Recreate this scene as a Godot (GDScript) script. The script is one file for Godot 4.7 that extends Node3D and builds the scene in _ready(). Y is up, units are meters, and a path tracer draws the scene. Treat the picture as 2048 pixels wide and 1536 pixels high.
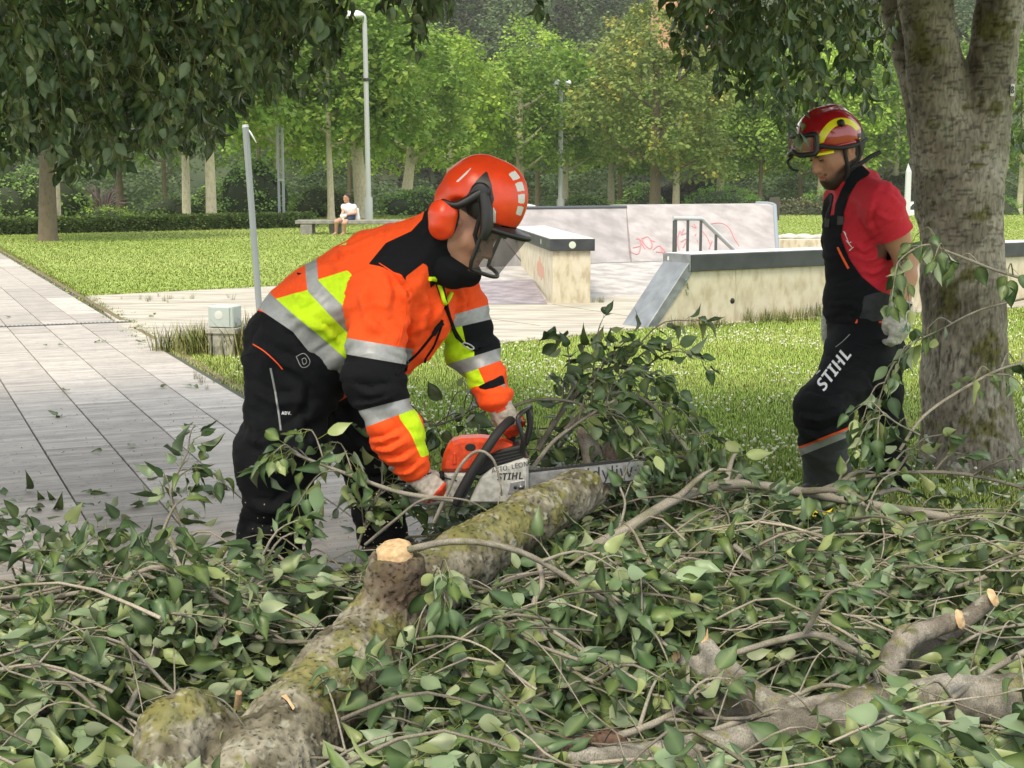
extends Node3D
# A park clearing: two forestry workers cut up a felled poplar limb; behind them a skate plaza, lawns and plane trees.

const EYE := 1.5
const FOCAL := 2840.0
var tilt := atan(408.0 / 2840.0)
var rng := RandomNumberGenerator.new()
var taken := {}
var M := {}
var NZ := {}

# ---------------------------------------------------------------- survey: a sighted direction and a distance give a place
func at(px: float, py: float, d: float) -> Vector3:
	var x := (px - 1024.0) / FOCAL
	var y := (768.0 - py) / FOCAL
	var dir := Vector3(x, y * cos(tilt) - sin(tilt), -(cos(tilt) + y * sin(tilt)))
	return Vector3(0, EYE, 0) + dir * (d / -dir.z)

func ground_at(px: float, py: float) -> Vector3:
	var a := at(px, py, 1.0) - Vector3(0, EYE, 0)
	return Vector3(0, EYE, 0) + a * (EYE / -a.y)

func rf(a: float, b: float) -> float:
	return rng.randf_range(a, b)

# ---------------------------------------------------------------- naming and grouping
func numbered(called: String) -> String:
	if not taken.has(called):
		taken[called] = 0
		return called
	taken[called] += 1
	return "%s_%03d" % [called, taken[called]]

func tag(o: Node, label: String, category: String, group := "", kind := "") -> Node:
	if label: o.set_meta("label", label)
	if category: o.set_meta("category", category)
	if group: o.set_meta("group", group)
	if kind: o.set_meta("kind", kind)
	return o

func thing(called: String, label: String, category: String, where := Vector3.ZERO, group := "") -> Node3D:
	var o := Node3D.new()
	o.name = numbered(called)
	add_child(o)
	o.position = where
	tag(o, label, category, group)
	return o

func obj(called: String, mesh: Mesh, mat: Material, parent: Node = null, xf := Transform3D.IDENTITY) -> MeshInstance3D:
	var o := MeshInstance3D.new()
	o.mesh = mesh
	o.material_override = mat
	o.transform = xf
	if parent == null:
		o.name = numbered(called)
		add_child(o)
	else:
		o.name = called
		parent.add_child(o, true)
	return o

# a part whose mesh was worked out in the place's own axes, hung under a thing that stands at its base
func wobj(called: String, md: Dictionary, mat: Material, parent: Node3D) -> MeshInstance3D:
	var off := Vector3.ZERO
	var n: Node = parent
	while n != self and n is Node3D:
		off += (n as Node3D).position
		n = n.get_parent()
	return obj(called, mk(md), mat, parent, Transform3D(Basis.IDENTITY, -off))

func struct(called: String, mesh: Mesh, mat: Material) -> MeshInstance3D:
	var o := obj(called, mesh, mat)
	o.set_meta("kind", "structure")
	return o

# ---------------------------------------------------------------- mesh data: {v, n, c, u, i}, triangles kept counter-clockwise, turned when committed
func md_new() -> Dictionary:
	return {"v": PackedVector3Array(), "n": PackedVector3Array(), "c": PackedColorArray(), "u": PackedVector2Array(), "i": PackedInt32Array()}

func mk(md: Dictionary) -> ArrayMesh:
	var a := []
	a.resize(Mesh.ARRAY_MAX)
	if md.n.size() != md.v.size():
		smooth(md)
	var src: PackedInt32Array = md.i
	var idx := PackedInt32Array()
	idx.resize(src.size())
	for k in range(0, src.size(), 3):
		idx[k] = src[k]
		idx[k + 1] = src[k + 2]
		idx[k + 2] = src[k + 1]
	a[Mesh.ARRAY_VERTEX] = md.v
	a[Mesh.ARRAY_NORMAL] = md.n
	a[Mesh.ARRAY_INDEX] = idx
	if md.c.size() == md.v.size(): a[Mesh.ARRAY_COLOR] = md.c
	if md.u.size() == md.v.size(): a[Mesh.ARRAY_TEX_UV] = md.u
	var m := ArrayMesh.new()
	if md.v.size() > 2 and idx.size() > 2:
		m.add_surface_from_arrays(Mesh.PRIMITIVE_TRIANGLES, a)
	return m

func smooth(md: Dictionary) -> void:
	var v: PackedVector3Array = md.v
	var n := PackedVector3Array()
	n.resize(v.size())
	var ix: PackedInt32Array = md.i
	for k in range(0, ix.size(), 3):
		var a := ix[k]
		var b := ix[k + 1]
		var c := ix[k + 2]
		var f := (v[b] - v[a]).cross(v[c] - v[a])
		n[a] += f
		n[b] += f
		n[c] += f
	for k in n.size():
		n[k] = n[k].normalized()
	md.n = n

func join(into: Dictionary, md: Dictionary, xf := Transform3D.IDENTITY) -> Dictionary:
	var base: int = into.v.size()
	if md.n.size() != md.v.size(): smooth(md)
	if xf == Transform3D.IDENTITY:
		into.v.append_array(md.v)
		into.n.append_array(md.n)
	else:
		into.v.append_array(xf * (md.v as PackedVector3Array))
		var nb := xf.basis.inverse().transposed()
		var flip := xf.basis.determinant() < 0.0
		for q in md.n:
			into.n.append((nb * (q as Vector3)).normalized())
		if flip:
			var ii := PackedInt32Array()
			for k in range(0, md.i.size(), 3):
				ii.append_array(PackedInt32Array([md.i[k] + base, md.i[k + 2] + base, md.i[k + 1] + base]))
			into.i.append_array(ii)
			into.c.append_array(md.c)
			into.u.append_array(md.u)
			return into
	into.c.append_array(md.c)
	into.u.append_array(md.u)
	var add := PackedInt32Array()
	add.resize(md.i.size())
	var src: PackedInt32Array = md.i
	for k in src.size():
		add[k] = src[k] + base
	into.i.append_array(add)
	return into

func moved(md: Dictionary, xf: Transform3D) -> Dictionary:
	return join(md_new(), md, xf)

func dyed(md: Dictionary, c: Color) -> Dictionary:
	var cc := PackedColorArray()
	cc.resize(md.v.size())
	cc.fill(c)
	md.c = cc
	return md

# flat faces given as polygons; each is turned to face away from the middle when asked
func flat(polys: Array, outward := true) -> Dictionary:
	var md := md_new()
	var mid := Vector3.ZERO
	var cnt := 0
	for p in polys:
		for q in p:
			mid += q
			cnt += 1
	mid /= maxf(cnt, 1)
	for p in polys:
		var nn := Vector3.ZERO
		var pc := Vector3.ZERO
		for k in p.size():
			nn += (p[k] - p[0]).cross(p[(k + 1) % p.size()] - p[0])
			pc += p[k]
		pc /= p.size()
		nn = nn.normalized()
		var turn: bool = outward and nn.dot(pc - mid) < 0.0
		if turn: nn = -nn
		var b: int = md.v.size()
		for q in p:
			md.v.append(q)
			md.n.append(nn)
		for k in range(1, p.size() - 1):
			if turn: md.i.append_array(PackedInt32Array([b, b + k + 1, b + k]))
			else: md.i.append_array(PackedInt32Array([b, b + k, b + k + 1]))
	return md

func box(size: Vector3, c := 0.004, mid := Vector3.ZERO) -> Dictionary:
	var h := size * 0.5
	c = minf(c, minf(h.x, minf(h.y, h.z)) * 0.8)
	var polys := []
	for a in 3:
		var b := (a + 1) % 3
		var e := (a + 2) % 3
		for s in [-1.0, 1.0]:
			var q := []
			for st in [[-1, -1], [1, -1], [1, 1], [-1, 1]]:
				var p := Vector3.ZERO
				p[a] = s * h[a]
				p[b] = st[0] * (h[b] - c)
				p[e] = st[1] * (h[e] - c)
				q.append(p + mid)
			polys.append(q)
			for t in [-1.0, 1.0]:
				var g := []
				for w in [[0, -1], [0, 1], [1, 1], [1, -1]]:
					var p := Vector3.ZERO
					p[a] = s * (h[a] if w[0] == 0 else h[a] - c)
					p[b] = t * (h[b] - c if w[0] == 0 else h[b])
					p[e] = w[1] * (h[e] - c)
					g.append(p + mid)
				polys.append(g)
	for x in [-1.0, 1.0]:
		for y in [-1.0, 1.0]:
			for z in [-1.0, 1.0]:
				polys.append([mid + Vector3(x * h.x, y * (h.y - c), z * (h.z - c)), mid + Vector3(x * (h.x - c), y * h.y, z * (h.z - c)), mid + Vector3(x * (h.x - c), y * (h.y - c), z * h.z)])
	return flat(polys)

# a polygon in x, y pushed along z from z0 to z1
func prism(pts: Array, z0: float, z1: float, c := 0.0) -> Dictionary:
	var pv := PackedVector2Array(pts)
	if Geometry2D.is_polygon_clockwise(pv): pv.reverse()
	# is_polygon_clockwise works with y down, so after this the order is checked by area
	var area := 0.0
	for k in pv.size():
		area += pv[k].cross(pv[(k + 1) % pv.size()])
	if area < 0.0: pv.reverse()
	var md := md_new()
	var inner := pv
	if c > 0.0:
		var off := Geometry2D.offset_polygon(pv, -c, Geometry2D.JOIN_MITER)
		if off.size() == 1 and off[0].size() == pv.size():
			inner = off[0]
			var best := 0
			for k in inner.size():
				if inner[k].distance_to(pv[0]) < inner[best].distance_to(pv[0]): best = k
			inner = inner.slice(best) + inner.slice(0, best)
		else:
			c = 0.0
	var tri := Geometry2D.triangulate_polygon(inner)
	for s in [0, 1]:
		var b: int = md.v.size()
		for p in inner:
			md.v.append(Vector3(p.x, p.y, z1 if s else z0))
			md.n.append(Vector3(0, 0, 1 if s else -1))
		for k in range(0, tri.size(), 3):
			var t0 := tri[k]
			var t1 := tri[k + 1]
			var t2 := tri[k + 2]
			var up := (inner[t1] - inner[t0]).cross(inner[t2] - inner[t0]) > 0.0
			if up == (s == 1): md.i.append_array(PackedInt32Array([b + t0, b + t1, b + t2]))
			else: md.i.append_array(PackedInt32Array([b + t0, b + t2, b + t1]))
	var rings := [[inner, z0], [pv, z0 + c], [pv, z1 - c], [inner, z1]] if c > 0.0 else [[pv, z0], [pv, z1]]
	for r in rings.size() - 1:
		for k in pv.size():
			var k2 := (k + 1) % pv.size()
			var a0: Vector2 = rings[r][0][k]
			var a1: Vector2 = rings[r][0][k2]
			var b0: Vector2 = rings[r + 1][0][k]
			var b1: Vector2 = rings[r + 1][0][k2]
			var q := [Vector3(a0.x, a0.y, rings[r][1]), Vector3(a1.x, a1.y, rings[r][1]), Vector3(b1.x, b1.y, rings[r + 1][1]), Vector3(b0.x, b0.y, rings[r + 1][1])]
			join(md, flat([q], false))
	return md

# a swept tube through points; wob(p, along 0..1, angle) adds to the radius
func tube(path: Array, rad: Array, sides := 8, caps := true, wob = null) -> Dictionary:
	var md := md_new()
	var n := path.size()
	var t0: Vector3 = (path[1] - path[0]).normalized()
	var up := Vector3.UP if absf(t0.y) < 0.9 else Vector3.RIGHT
	var x := up.cross(t0).normalized()
	var prev := t0
	for k in n:
		var t: Vector3
		if k == 0: t = t0
		elif k == n - 1: t = (path[k] - path[k - 1]).normalized()
		else: t = (path[k + 1] - path[k - 1]).normalized()
		var ax := prev.cross(t)
		if ax.length() > 1e-6:
			x = x.rotated(ax.normalized(), prev.angle_to(t))
		x = (x - t * x.dot(t)).normalized()
		prev = t
		var y := t.cross(x)
		for j in sides:
			var a := TAU * j / sides
			var r: float = rad[k]
			var dir := x * cos(a) + y * sin(a)
			if wob != null: r += wob.call(path[k] + dir * r, float(k) / (n - 1), a)
			md.v.append(path[k] + dir * r)
			md.u.append(Vector2(float(j) / sides, float(k) / (n - 1)))
	for k in n - 1:
		for j in sides:
			var a0 := k * sides + j
			var a1 := k * sides + (j + 1) % sides
			md.i.append_array(PackedInt32Array([a0, a1, a1 + sides, a0, a1 + sides, a0 + sides]))
	smooth(md)
	if caps:
		for e in [0, n - 1]:
			var nn: Vector3 = -t0 if e == 0 else prev
			var b: int = md.v.size()
			md.v.append(path[e])
			md.n.append(nn)
			md.u.append(Vector2(0.5, 0.5))
			for j in sides:
				md.v.append(md.v[e * sides + j])
				md.n.append(nn)
				md.u.append(Vector2(0.5, 0.5))
			for j in sides:
				if e == 0: md.i.append_array(PackedInt32Array([b, b + 1 + (j + 1) % sides, b + 1 + j]))
				else: md.i.append_array(PackedInt32Array([b, b + 1 + j, b + 1 + (j + 1) % sides]))
	return md

# a smooth curve through points, resampled
func curve(pts: Array, steps: int) -> Array:
	var out := []
	var n := pts.size()
	for k in steps + 1:
		var u := float(k) / steps * (n - 1)
		var i := mini(int(u), n - 2)
		var f := u - i
		var p0 = pts[maxi(i - 1, 0)]
		var p1 = pts[i]
		var p2 = pts[i + 1]
		var p3 = pts[mini(i + 2, n - 1)]
		out.append(0.5 * (2.0 * p1 + (p2 - p0) * f + (2.0 * p0 - 5.0 * p1 + 4.0 * p2 - p3) * f * f + (3.0 * p1 - p0 - 3.0 * p2 + p3) * f * f * f))
	return out

# rings of a profile [radius, height] about y
func lathe(profile: Array, sides := 24, squash := Vector3.ONE) -> Dictionary:
	var md := md_new()
	for p in profile:
		for j in sides:
			var a := TAU * j / sides
			md.v.append(Vector3(cos(a) * p[0], p[1], sin(a) * p[0]) * squash)
	for k in profile.size() - 1:
		for j in sides:
			var a0 := k * sides + j
			var a1 := k * sides + (j + 1) % sides
			md.i.append_array(PackedInt32Array([a0, a1 + sides, a1, a0, a0 + sides, a1 + sides]))
	smooth(md)
	return md

func sheet(nu: int, nv: int, f: Callable, wrap := false) -> Dictionary:
	var md := md_new()
	for j in nv + 1:
		for i in nu + 1:
			md.v.append(f.call(float(i) / nu, float(j) / nv))
			md.u.append(Vector2(float(i) / nu, float(j) / nv))
	for j in nv:
		for i in nu:
			var a := j * (nu + 1) + i
			md.i.append_array(PackedInt32Array([a, a + 1, a + nu + 2, a, a + nu + 2, a + nu + 1]))
	smooth(md)
	return md

func word(s: String, height: float, bold := true, slant := 0.0, font := "Droid Sans") -> Dictionary:
	var t := TextMesh.new()
	var f := SystemFont.new()
	f.font_names = PackedStringArray([font])
	f.font_weight = 700 if bold else 400
	t.font = f
	t.text = s
	t.font_size = 48
	t.depth = 0.0
	t.pixel_size = height / 34.0
	t.curve_step = 2.0
	var md := md_new()
	if t.get_surface_count() == 0: return md
	var a := t.surface_get_arrays(0)
	md.v = a[Mesh.ARRAY_VERTEX]
	for k in md.v.size():
		md.v[k].x += md.v[k].y * slant
	var ix: PackedInt32Array = a[Mesh.ARRAY_INDEX] if a[Mesh.ARRAY_INDEX] != null else PackedInt32Array(range(md.v.size()))
	for k in range(0, ix.size(), 3):
		var fl: Vector3 = (md.v[ix[k + 1]] - md.v[ix[k]]).cross(md.v[ix[k + 2]] - md.v[ix[k]])
		if fl.z >= 0.0: md.i.append_array(PackedInt32Array([ix[k], ix[k + 1], ix[k + 2]]))
		else: md.i.append_array(PackedInt32Array([ix[k], ix[k + 2], ix[k + 1]]))
	for k in md.v.size():
		md.n.append(Vector3(0, 0, 1))
	return md

# ---------------------------------------------------------------- bodies: tapered capsules joined by a smooth minimum, meshed as surface nets
class Field:
	var o: Vector3
	var nx: int
	var ny: int
	var nz: int
	var h: float
	var v: PackedFloat32Array

	func _init(lo: Vector3, hi: Vector3, cell: float) -> void:
		h = cell
		o = lo
		nx = int((hi.x - lo.x) / cell) + 2
		ny = int((hi.y - lo.y) / cell) + 2
		nz = int((hi.z - lo.z) / cell) + 2
		v.resize(nx * ny * nz)
		v.fill(1.0)

	func add(a: Vector3, b: Vector3, ra: float, rb: float, k := 0.03, ax := Vector3.ZERO, fl := 1.0, cut := false) -> void:
		var r := maxf(ra, rb) + k + h * 3.0
		var lo := (a.min(b) - Vector3.ONE * r - o) / h
		var hi := (a.max(b) + Vector3.ONE * r - o) / h
		var x0 := maxi(0, int(lo.x))
		var x1 := mini(nx, int(hi.x) + 1)
		var y0 := maxi(0, int(lo.y))
		var y1 := mini(ny, int(hi.y) + 1)
		var z0 := maxi(0, int(lo.z))
		var z1 := mini(nz, int(hi.z) + 1)
		var ab := b - a
		var inv := 1.0 / maxf(ab.length_squared(), 1e-9)
		var flk := 1.0 / fl - 1.0
		var dr := rb - ra
		var k4 := 0.25 / maxf(k, 1e-6)
		for z in range(z0, z1):
			for y in range(y0, y1):
				var i := (z * ny + y) * nx + x0
				var p := Vector3(o.x + x0 * h, o.y + y * h, o.z + z * h) - a
				for x in range(x0, x1):
					var t := clampf(p.dot(ab) * inv, 0.0, 1.0)
					var q := p - ab * t
					if flk != 0.0: q += ax * (q.dot(ax) * flk)
					var d := q.length() - ra - dr * t
					var e := v[i]
					if cut:
						d = -d
						var g := k - absf(d - e)
						v[i] = maxf(d, e) + (g * g * k4 if g > 0.0 else 0.0)
					else:
						var g := k - absf(d - e)
						v[i] = minf(d, e) - (g * g * k4 if g > 0.0 else 0.0)
					i += 1
					p.x += h

	func half(pt: Vector3, nrm: Vector3) -> void:   # keep what lies behind the plane
		var i := 0
		for z in nz:
			for y in ny:
				var d := (Vector3(o.x, o.y + y * h, o.z + z * h) - pt).dot(nrm)
				for x in nx:
					if d > v[i]: v[i] = d
					d += nrm.x * h
					i += 1

	func value(p: Vector3) -> float:
		var q := (p - o) / h
		var x := clampi(int(q.x), 0, nx - 2)
		var y := clampi(int(q.y), 0, ny - 2)
		var z := clampi(int(q.z), 0, nz - 2)
		var f := q - Vector3(x, y, z)
		var i := (z * ny + y) * nx + x
		var s := nx * ny
		var a := lerpf(lerpf(v[i], v[i + 1], f.x), lerpf(v[i + nx], v[i + nx + 1], f.x), f.y)
		var b := lerpf(lerpf(v[i + s], v[i + s + 1], f.x), lerpf(v[i + s + nx], v[i + s + nx + 1], f.x), f.y)
		return lerpf(a, b, f.z)

	func grad(p: Vector3) -> Vector3:
		return Vector3(value(p + Vector3(h, 0, 0)) - value(p - Vector3(h, 0, 0)), value(p + Vector3(0, h, 0)) - value(p - Vector3(0, h, 0)), value(p + Vector3(0, 0, h)) - value(p - Vector3(0, 0, h))).normalized()

	func mesh() -> Dictionary:
		var md := {"v": PackedVector3Array(), "n": PackedVector3Array(), "c": PackedColorArray(), "u": PackedVector2Array(), "i": PackedInt32Array()}
		var id := PackedInt32Array()
		id.resize(v.size())
		id.fill(-1)
		var s := nx * ny
		var off := [0, 1, nx, nx + 1, s, s + 1, s + nx, s + nx + 1]
		var pos := [Vector3(0, 0, 0), Vector3(1, 0, 0), Vector3(0, 1, 0), Vector3(1, 1, 0), Vector3(0, 0, 1), Vector3(1, 0, 1), Vector3(0, 1, 1), Vector3(1, 1, 1)]
		var edges := [[0, 1], [2, 3], [4, 5], [6, 7], [0, 2], [1, 3], [4, 6], [5, 7], [0, 4], [1, 5], [2, 6], [3, 7]]
		var vv := PackedVector3Array()
		for z in nz - 1:
			for y in ny - 1:
				var i := (z * ny + y) * nx
				for x in nx - 1:
					var a := v[i]
					if absf(a) < h * 2.5:
						var inside := 0
						for k in 8:
							if v[i + off[k]] < 0.0: inside += 1
						if inside > 0 and inside < 8:
							var p := Vector3.ZERO
							var c := 0
							for e in edges:
								var f: float = v[i + off[e[0]]]
								var g: float = v[i + off[e[1]]]
								if (f < 0.0) != (g < 0.0):
									var w := f / (f - g)
									p += (pos[e[0]] as Vector3).lerp(pos[e[1]], w)
									c += 1
							id[i] = vv.size()
							vv.append(o + (Vector3(x, y, z) + p / float(c)) * h)
					i += 1
		var ix := PackedInt32Array()
		for z in range(1, nz - 1):
			for y in range(1, ny - 1):
				var i := (z * ny + y) * nx + 1
				for x in range(1, nx - 1):
					var f := v[i]
					if absf(f) < h * 2.5:
						var neg := f < 0.0
						if neg != (v[i + 1] < 0.0): quad(ix, id[i - nx - s], id[i - s], id[i], id[i - nx], neg)
						if neg != (v[i + nx] < 0.0): quad(ix, id[i - 1 - s], id[i - 1], id[i], id[i - s], neg)
						if neg != (v[i + s] < 0.0): quad(ix, id[i - 1 - nx], id[i - nx], id[i], id[i - 1], neg)
					i += 1
		md.v = vv
		md.i = ix
		return md

	func quad(ix: PackedInt32Array, a: int, b: int, c: int, d: int, neg: bool) -> void:
		if a < 0 or b < 0 or c < 0 or d < 0: return
		if neg: ix.append_array(PackedInt32Array([a, b, c, a, c, d]))
		else: ix.append_array(PackedInt32Array([a, c, b, a, d, c]))

func field(bones: Array, cell: float, margin := 0.06) -> Field:
	var lo := Vector3.ONE * 1e6
	var hi := -lo
	for b in bones:
		var r := maxf(b[2], b[3]) + margin
		lo = lo.min((b[0] as Vector3).min(b[1]) - Vector3.ONE * r)
		hi = hi.max((b[0] as Vector3).max(b[1]) + Vector3.ONE * r)
	var f := Field.new(lo, hi, cell)
	for b in bones:
		f.add(b[0], b[1], b[2], b[3], b[4] if b.size() > 4 else 0.03, b[5] if b.size() > 5 else Vector3.ZERO, b[6] if b.size() > 6 else 1.0, b[7] if b.size() > 7 else false)
	return f

# cut a mesh along f = 0: [where f > 0, where f < 0]
func split(md: Dictionary, f: Callable) -> Array:
	var n: int = md.v.size()
	var val := PackedFloat32Array()
	val.resize(n)
	for k in n:
		var q: float = f.call(md.v[k])
		val[k] = q if absf(q) > 1e-7 else 1e-7
	var outs := [md_new(), md_new()]
	var maps := [{}, {}]
	var has_c: bool = md.c.size() == n
	var src: PackedInt32Array = md.i
	for t in range(0, src.size(), 3):
		var tri := [src[t], src[t + 1], src[t + 2]]
		var pos := 0
		for k in tri:
			if val[k] > 0.0: pos += 1
		for side in 2:
			if (side == 0 and pos == 0) or (side == 1 and pos == 3): continue
			var ids := PackedInt32Array()
			var o: Dictionary = outs[side]
			var mp: Dictionary = maps[side]
			for k in 3:
				var a: int = tri[k]
				var b: int = tri[(k + 1) % 3]
				var ina := (val[a] > 0.0) == (side == 0)
				var inb := (val[b] > 0.0) == (side == 0)
				if ina:
					if not mp.has(a):
						mp[a] = o.v.size()
						o.v.append(md.v[a])
						o.n.append(md.n[a])
						if has_c: o.c.append(md.c[a])
					ids.append(mp[a])
				if ina != inb:
					var key := -(mini(a, b) * n + maxi(a, b)) - 1
					if not mp.has(key):
						var w := val[a] / (val[a] - val[b])
						mp[key] = o.v.size()
						o.v.append((md.v[a] as Vector3).lerp(md.v[b], w))
						o.n.append((md.n[a] as Vector3).lerp(md.n[b], w).normalized())
						if has_c: o.c.append((md.c[a] as Color).lerp(md.c[b], w))
					ids.append(mp[key])
			for k in range(1, ids.size() - 1):
				o.i.append_array(PackedInt32Array([ids[0], ids[k], ids[k + 1]]))
	return outs

# signed distance to a polygon drawn on the cloth as seen along dir (positive inside)
func in_poly(poly: PackedVector2Array, p: Vector2) -> float:
	var d := 1e9
	var inside := false
	var n := poly.size()
	var j := n - 1
	for i in n:
		var a := poly[j]
		var b := poly[i]
		d = minf(d, p.distance_to(Geometry2D.get_closest_point_to_segment(p, a, b)))
		if (a.y > p.y) != (b.y > p.y) and p.x < (b.x - a.x) * (p.y - a.y) / (b.y - a.y) + a.x: inside = not inside
		j = i
	return d if inside else -d

# a tailor's pattern piece: sighted corners at distance d, cut through the cloth along the sight line there; only cloth that faces this way
func piece(md: Dictionary, pts: Array, d: float, both := false) -> Array:
	var poly := PackedVector2Array()
	var c := Vector3.ZERO
	for q in pts:
		var w := at(q[0], q[1], d)
		poly.append(Vector2(w.x, w.y))
		c += w
	c /= pts.size()
	var dir := c - Vector3(0, EYE, 0)
	var k := Vector2(dir.x, dir.y) / dir.z
	return split(md, func(v: Vector3) -> float:
		var s := in_poly(poly, Vector2(v.x, v.y) - k * (v.z + d))
		return s if both else minf(s, v.z + d + 0.16))

# side of a line drawn on the cloth between two sighted points (positive to the right-hand side walking a to b on the picture)
func line_cut(a: Array, b: Array, d: float) -> Callable:
	var p := at(a[0], a[1], d)
	var q := at(b[0], b[1], d)
	var dir := (p + q) * 0.5 - Vector3(0, EYE, 0)
	var nrm := (q - p).cross(dir).normalized()
	return func(v: Vector3) -> float: return (v - p).dot(nrm)

func noise(called: String, freq: float, type := FastNoiseLite.TYPE_SIMPLEX_SMOOTH, oct := 3, sd := 1) -> FastNoiseLite:
	if not NZ.has(called):
		var f := FastNoiseLite.new()
		f.noise_type = type
		f.frequency = freq
		f.fractal_octaves = oct
		f.seed = sd
		NZ[called] = f
	return NZ[called]

# cloth folds: bend every vertex along its normal by stretched noise
func folds(md: Dictionary, amount: float, axis_of: Callable, along: float, across: float, sd := 3) -> Dictionary:
	var f := FastNoiseLite.new()
	f.seed = sd
	f.frequency = 1.0
	f.fractal_octaves = 2
	f.fractal_gain = 0.35
	f.domain_warp_enabled = true
	f.domain_warp_fractal_type = FastNoiseLite.DOMAIN_WARP_FRACTAL_NONE
	f.domain_warp_amplitude = 0.6
	f.domain_warp_frequency = 0.7
	smooth(md)
	for k in md.v.size():
		var p: Vector3 = md.v[k]
		var w: Array = axis_of.call(p)
		var ax: Vector3 = w[0]
		var t := p.dot(ax)
		var q: Vector3 = ax * (t * along) + (p - ax * t) * across
		var g := f.get_noise_3dv(q)
		g = 1.0 - absf(g) * 2.6 if w.size() > 2 else g * 1.6
		md.v[k] = p + md.n[k] * (g * amount * w[1])
	smooth(md)
	return md

# the outer face of a finished cloth mesh, for sewing small things on: finds the point that a sight line meets first
class ClothFace:
	var k: Vector2
	var tri: Array = []
	var bins := {}
	const B := 0.02

	func _init(mds: Array, dir: Vector3) -> void:
		k = Vector2(dir.x, dir.y) / dir.z
		for md in mds:
			var ix: PackedInt32Array = md.i
			for t in range(0, ix.size(), 3):
				var a: Vector3 = md.v[ix[t]]
				var b: Vector3 = md.v[ix[t + 1]]
				var c: Vector3 = md.v[ix[t + 2]]
				if (b - a).cross(c - a).dot(dir) >= 0.0: continue
				var pa := flat2(a)
				var pb := flat2(b)
				var pc := flat2(c)
				var id := tri.size()
				tri.append([pa, pb, pc, a, b, c])
				var lo := pa.min(pb).min(pc)
				var hi := pa.max(pb).max(pc)
				for y in range(int(floor(lo.y / B)), int(floor(hi.y / B)) + 1):
					for x in range(int(floor(lo.x / B)), int(floor(hi.x / B)) + 1):
						var key := Vector2i(x, y)
						if bins.has(key): bins[key].append(id)
						else: bins[key] = [id]

	func flat2(p: Vector3) -> Vector2:
		return Vector2(p.x, p.y) - k * p.z

	func find(p: Vector3, dir: Vector3, proud: float) -> Vector3:
		var q := flat2(p)
		var key := Vector2i(int(floor(q.x / B)), int(floor(q.y / B)))
		var best := p
		var top := -1e9
		for id in bins.get(key, []):
			var t: Array = tri[id]
			var v0: Vector2 = t[1] - t[0]
			var v1: Vector2 = t[2] - t[0]
			var den := v0.cross(v1)
			if absf(den) < 1e-12: continue
			var w: Vector2 = q - t[0]
			var u := w.cross(v1) / den
			var v := v0.cross(w) / den
			if u < -0.01 or v < -0.01 or u + v > 1.01: continue
			var h: Vector3 = t[3] + (t[4] - t[3]) * u + (t[5] - t[3]) * v
			if h.z > top:
				top = h.z
				best = h
		if top < -1e8: return Vector3.INF
		return best - dir * proud

func finer(md: Dictionary, most: float) -> Dictionary:
	var o := md_new()
	var todo := []
	for t in range(0, md.i.size(), 3):
		todo.append([md.v[md.i[t]], md.v[md.i[t + 1]], md.v[md.i[t + 2]]])
	while todo.size():
		var t: Array = todo.pop_back()
		var e := [t[0].distance_to(t[1]), t[1].distance_to(t[2]), t[2].distance_to(t[0])]
		var m := 0
		if e[1] > e[0]: m = 1
		if e[2] > e[m]: m = 2
		if e[m] > most:
			var a: Vector3 = t[m]
			var b: Vector3 = t[(m + 1) % 3]
			var c: Vector3 = t[(m + 2) % 3]
			var h := (a + b) * 0.5
			todo.append([a, h, c])
			todo.append([h, b, c])
		else:
			var n: int = o.v.size()
			for q in t:
				o.v.append(q)
				o.n.append(Vector3(0, 0, 1))
			o.i.append_array(PackedInt32Array([n, n + 1, n + 2]))
	return o

func sewn(md: Dictionary, xf: Transform3D, skin: ClothFace, dir: Vector3, proud := 0.003) -> Dictionary:
	var o := moved(finer(md, 0.012), xf)
	for i in o.v.size():
		var p := skin.find(o.v[i], dir, proud)
		if p != Vector3.INF: o.v[i] = p
	o.n = PackedVector3Array()
	return o

# a seam, zip or cord laid over the cloth through sighted points
func seam(pts: Array, skin: ClothFace, proud: float, steps := 24) -> Array:
	var px := []
	for q in pts: px.append(Vector3(q[0], q[1], 0))
	var out := []
	for q in curve(px, steps):
		var a := at(q.x, q.y, 5.0)
		var dir := (a - Vector3(0, EYE, 0)).normalized()
		var p := skin.find(a, dir, proud)
		if p != Vector3.INF: out.append(p)
	return out

func seam_part(called: String, pts: Array, skin: ClothFace, r: float, mt: Material, parent: Node3D, proud := -1.0, steps := 24) -> void:
	var path := seam(pts, skin, r * 0.5 if proud < 0.0 else proud, steps)
	if path.size() > 2: wobj(called, tube(path, filled(path.size(), r), 6), mt, parent)

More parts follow.
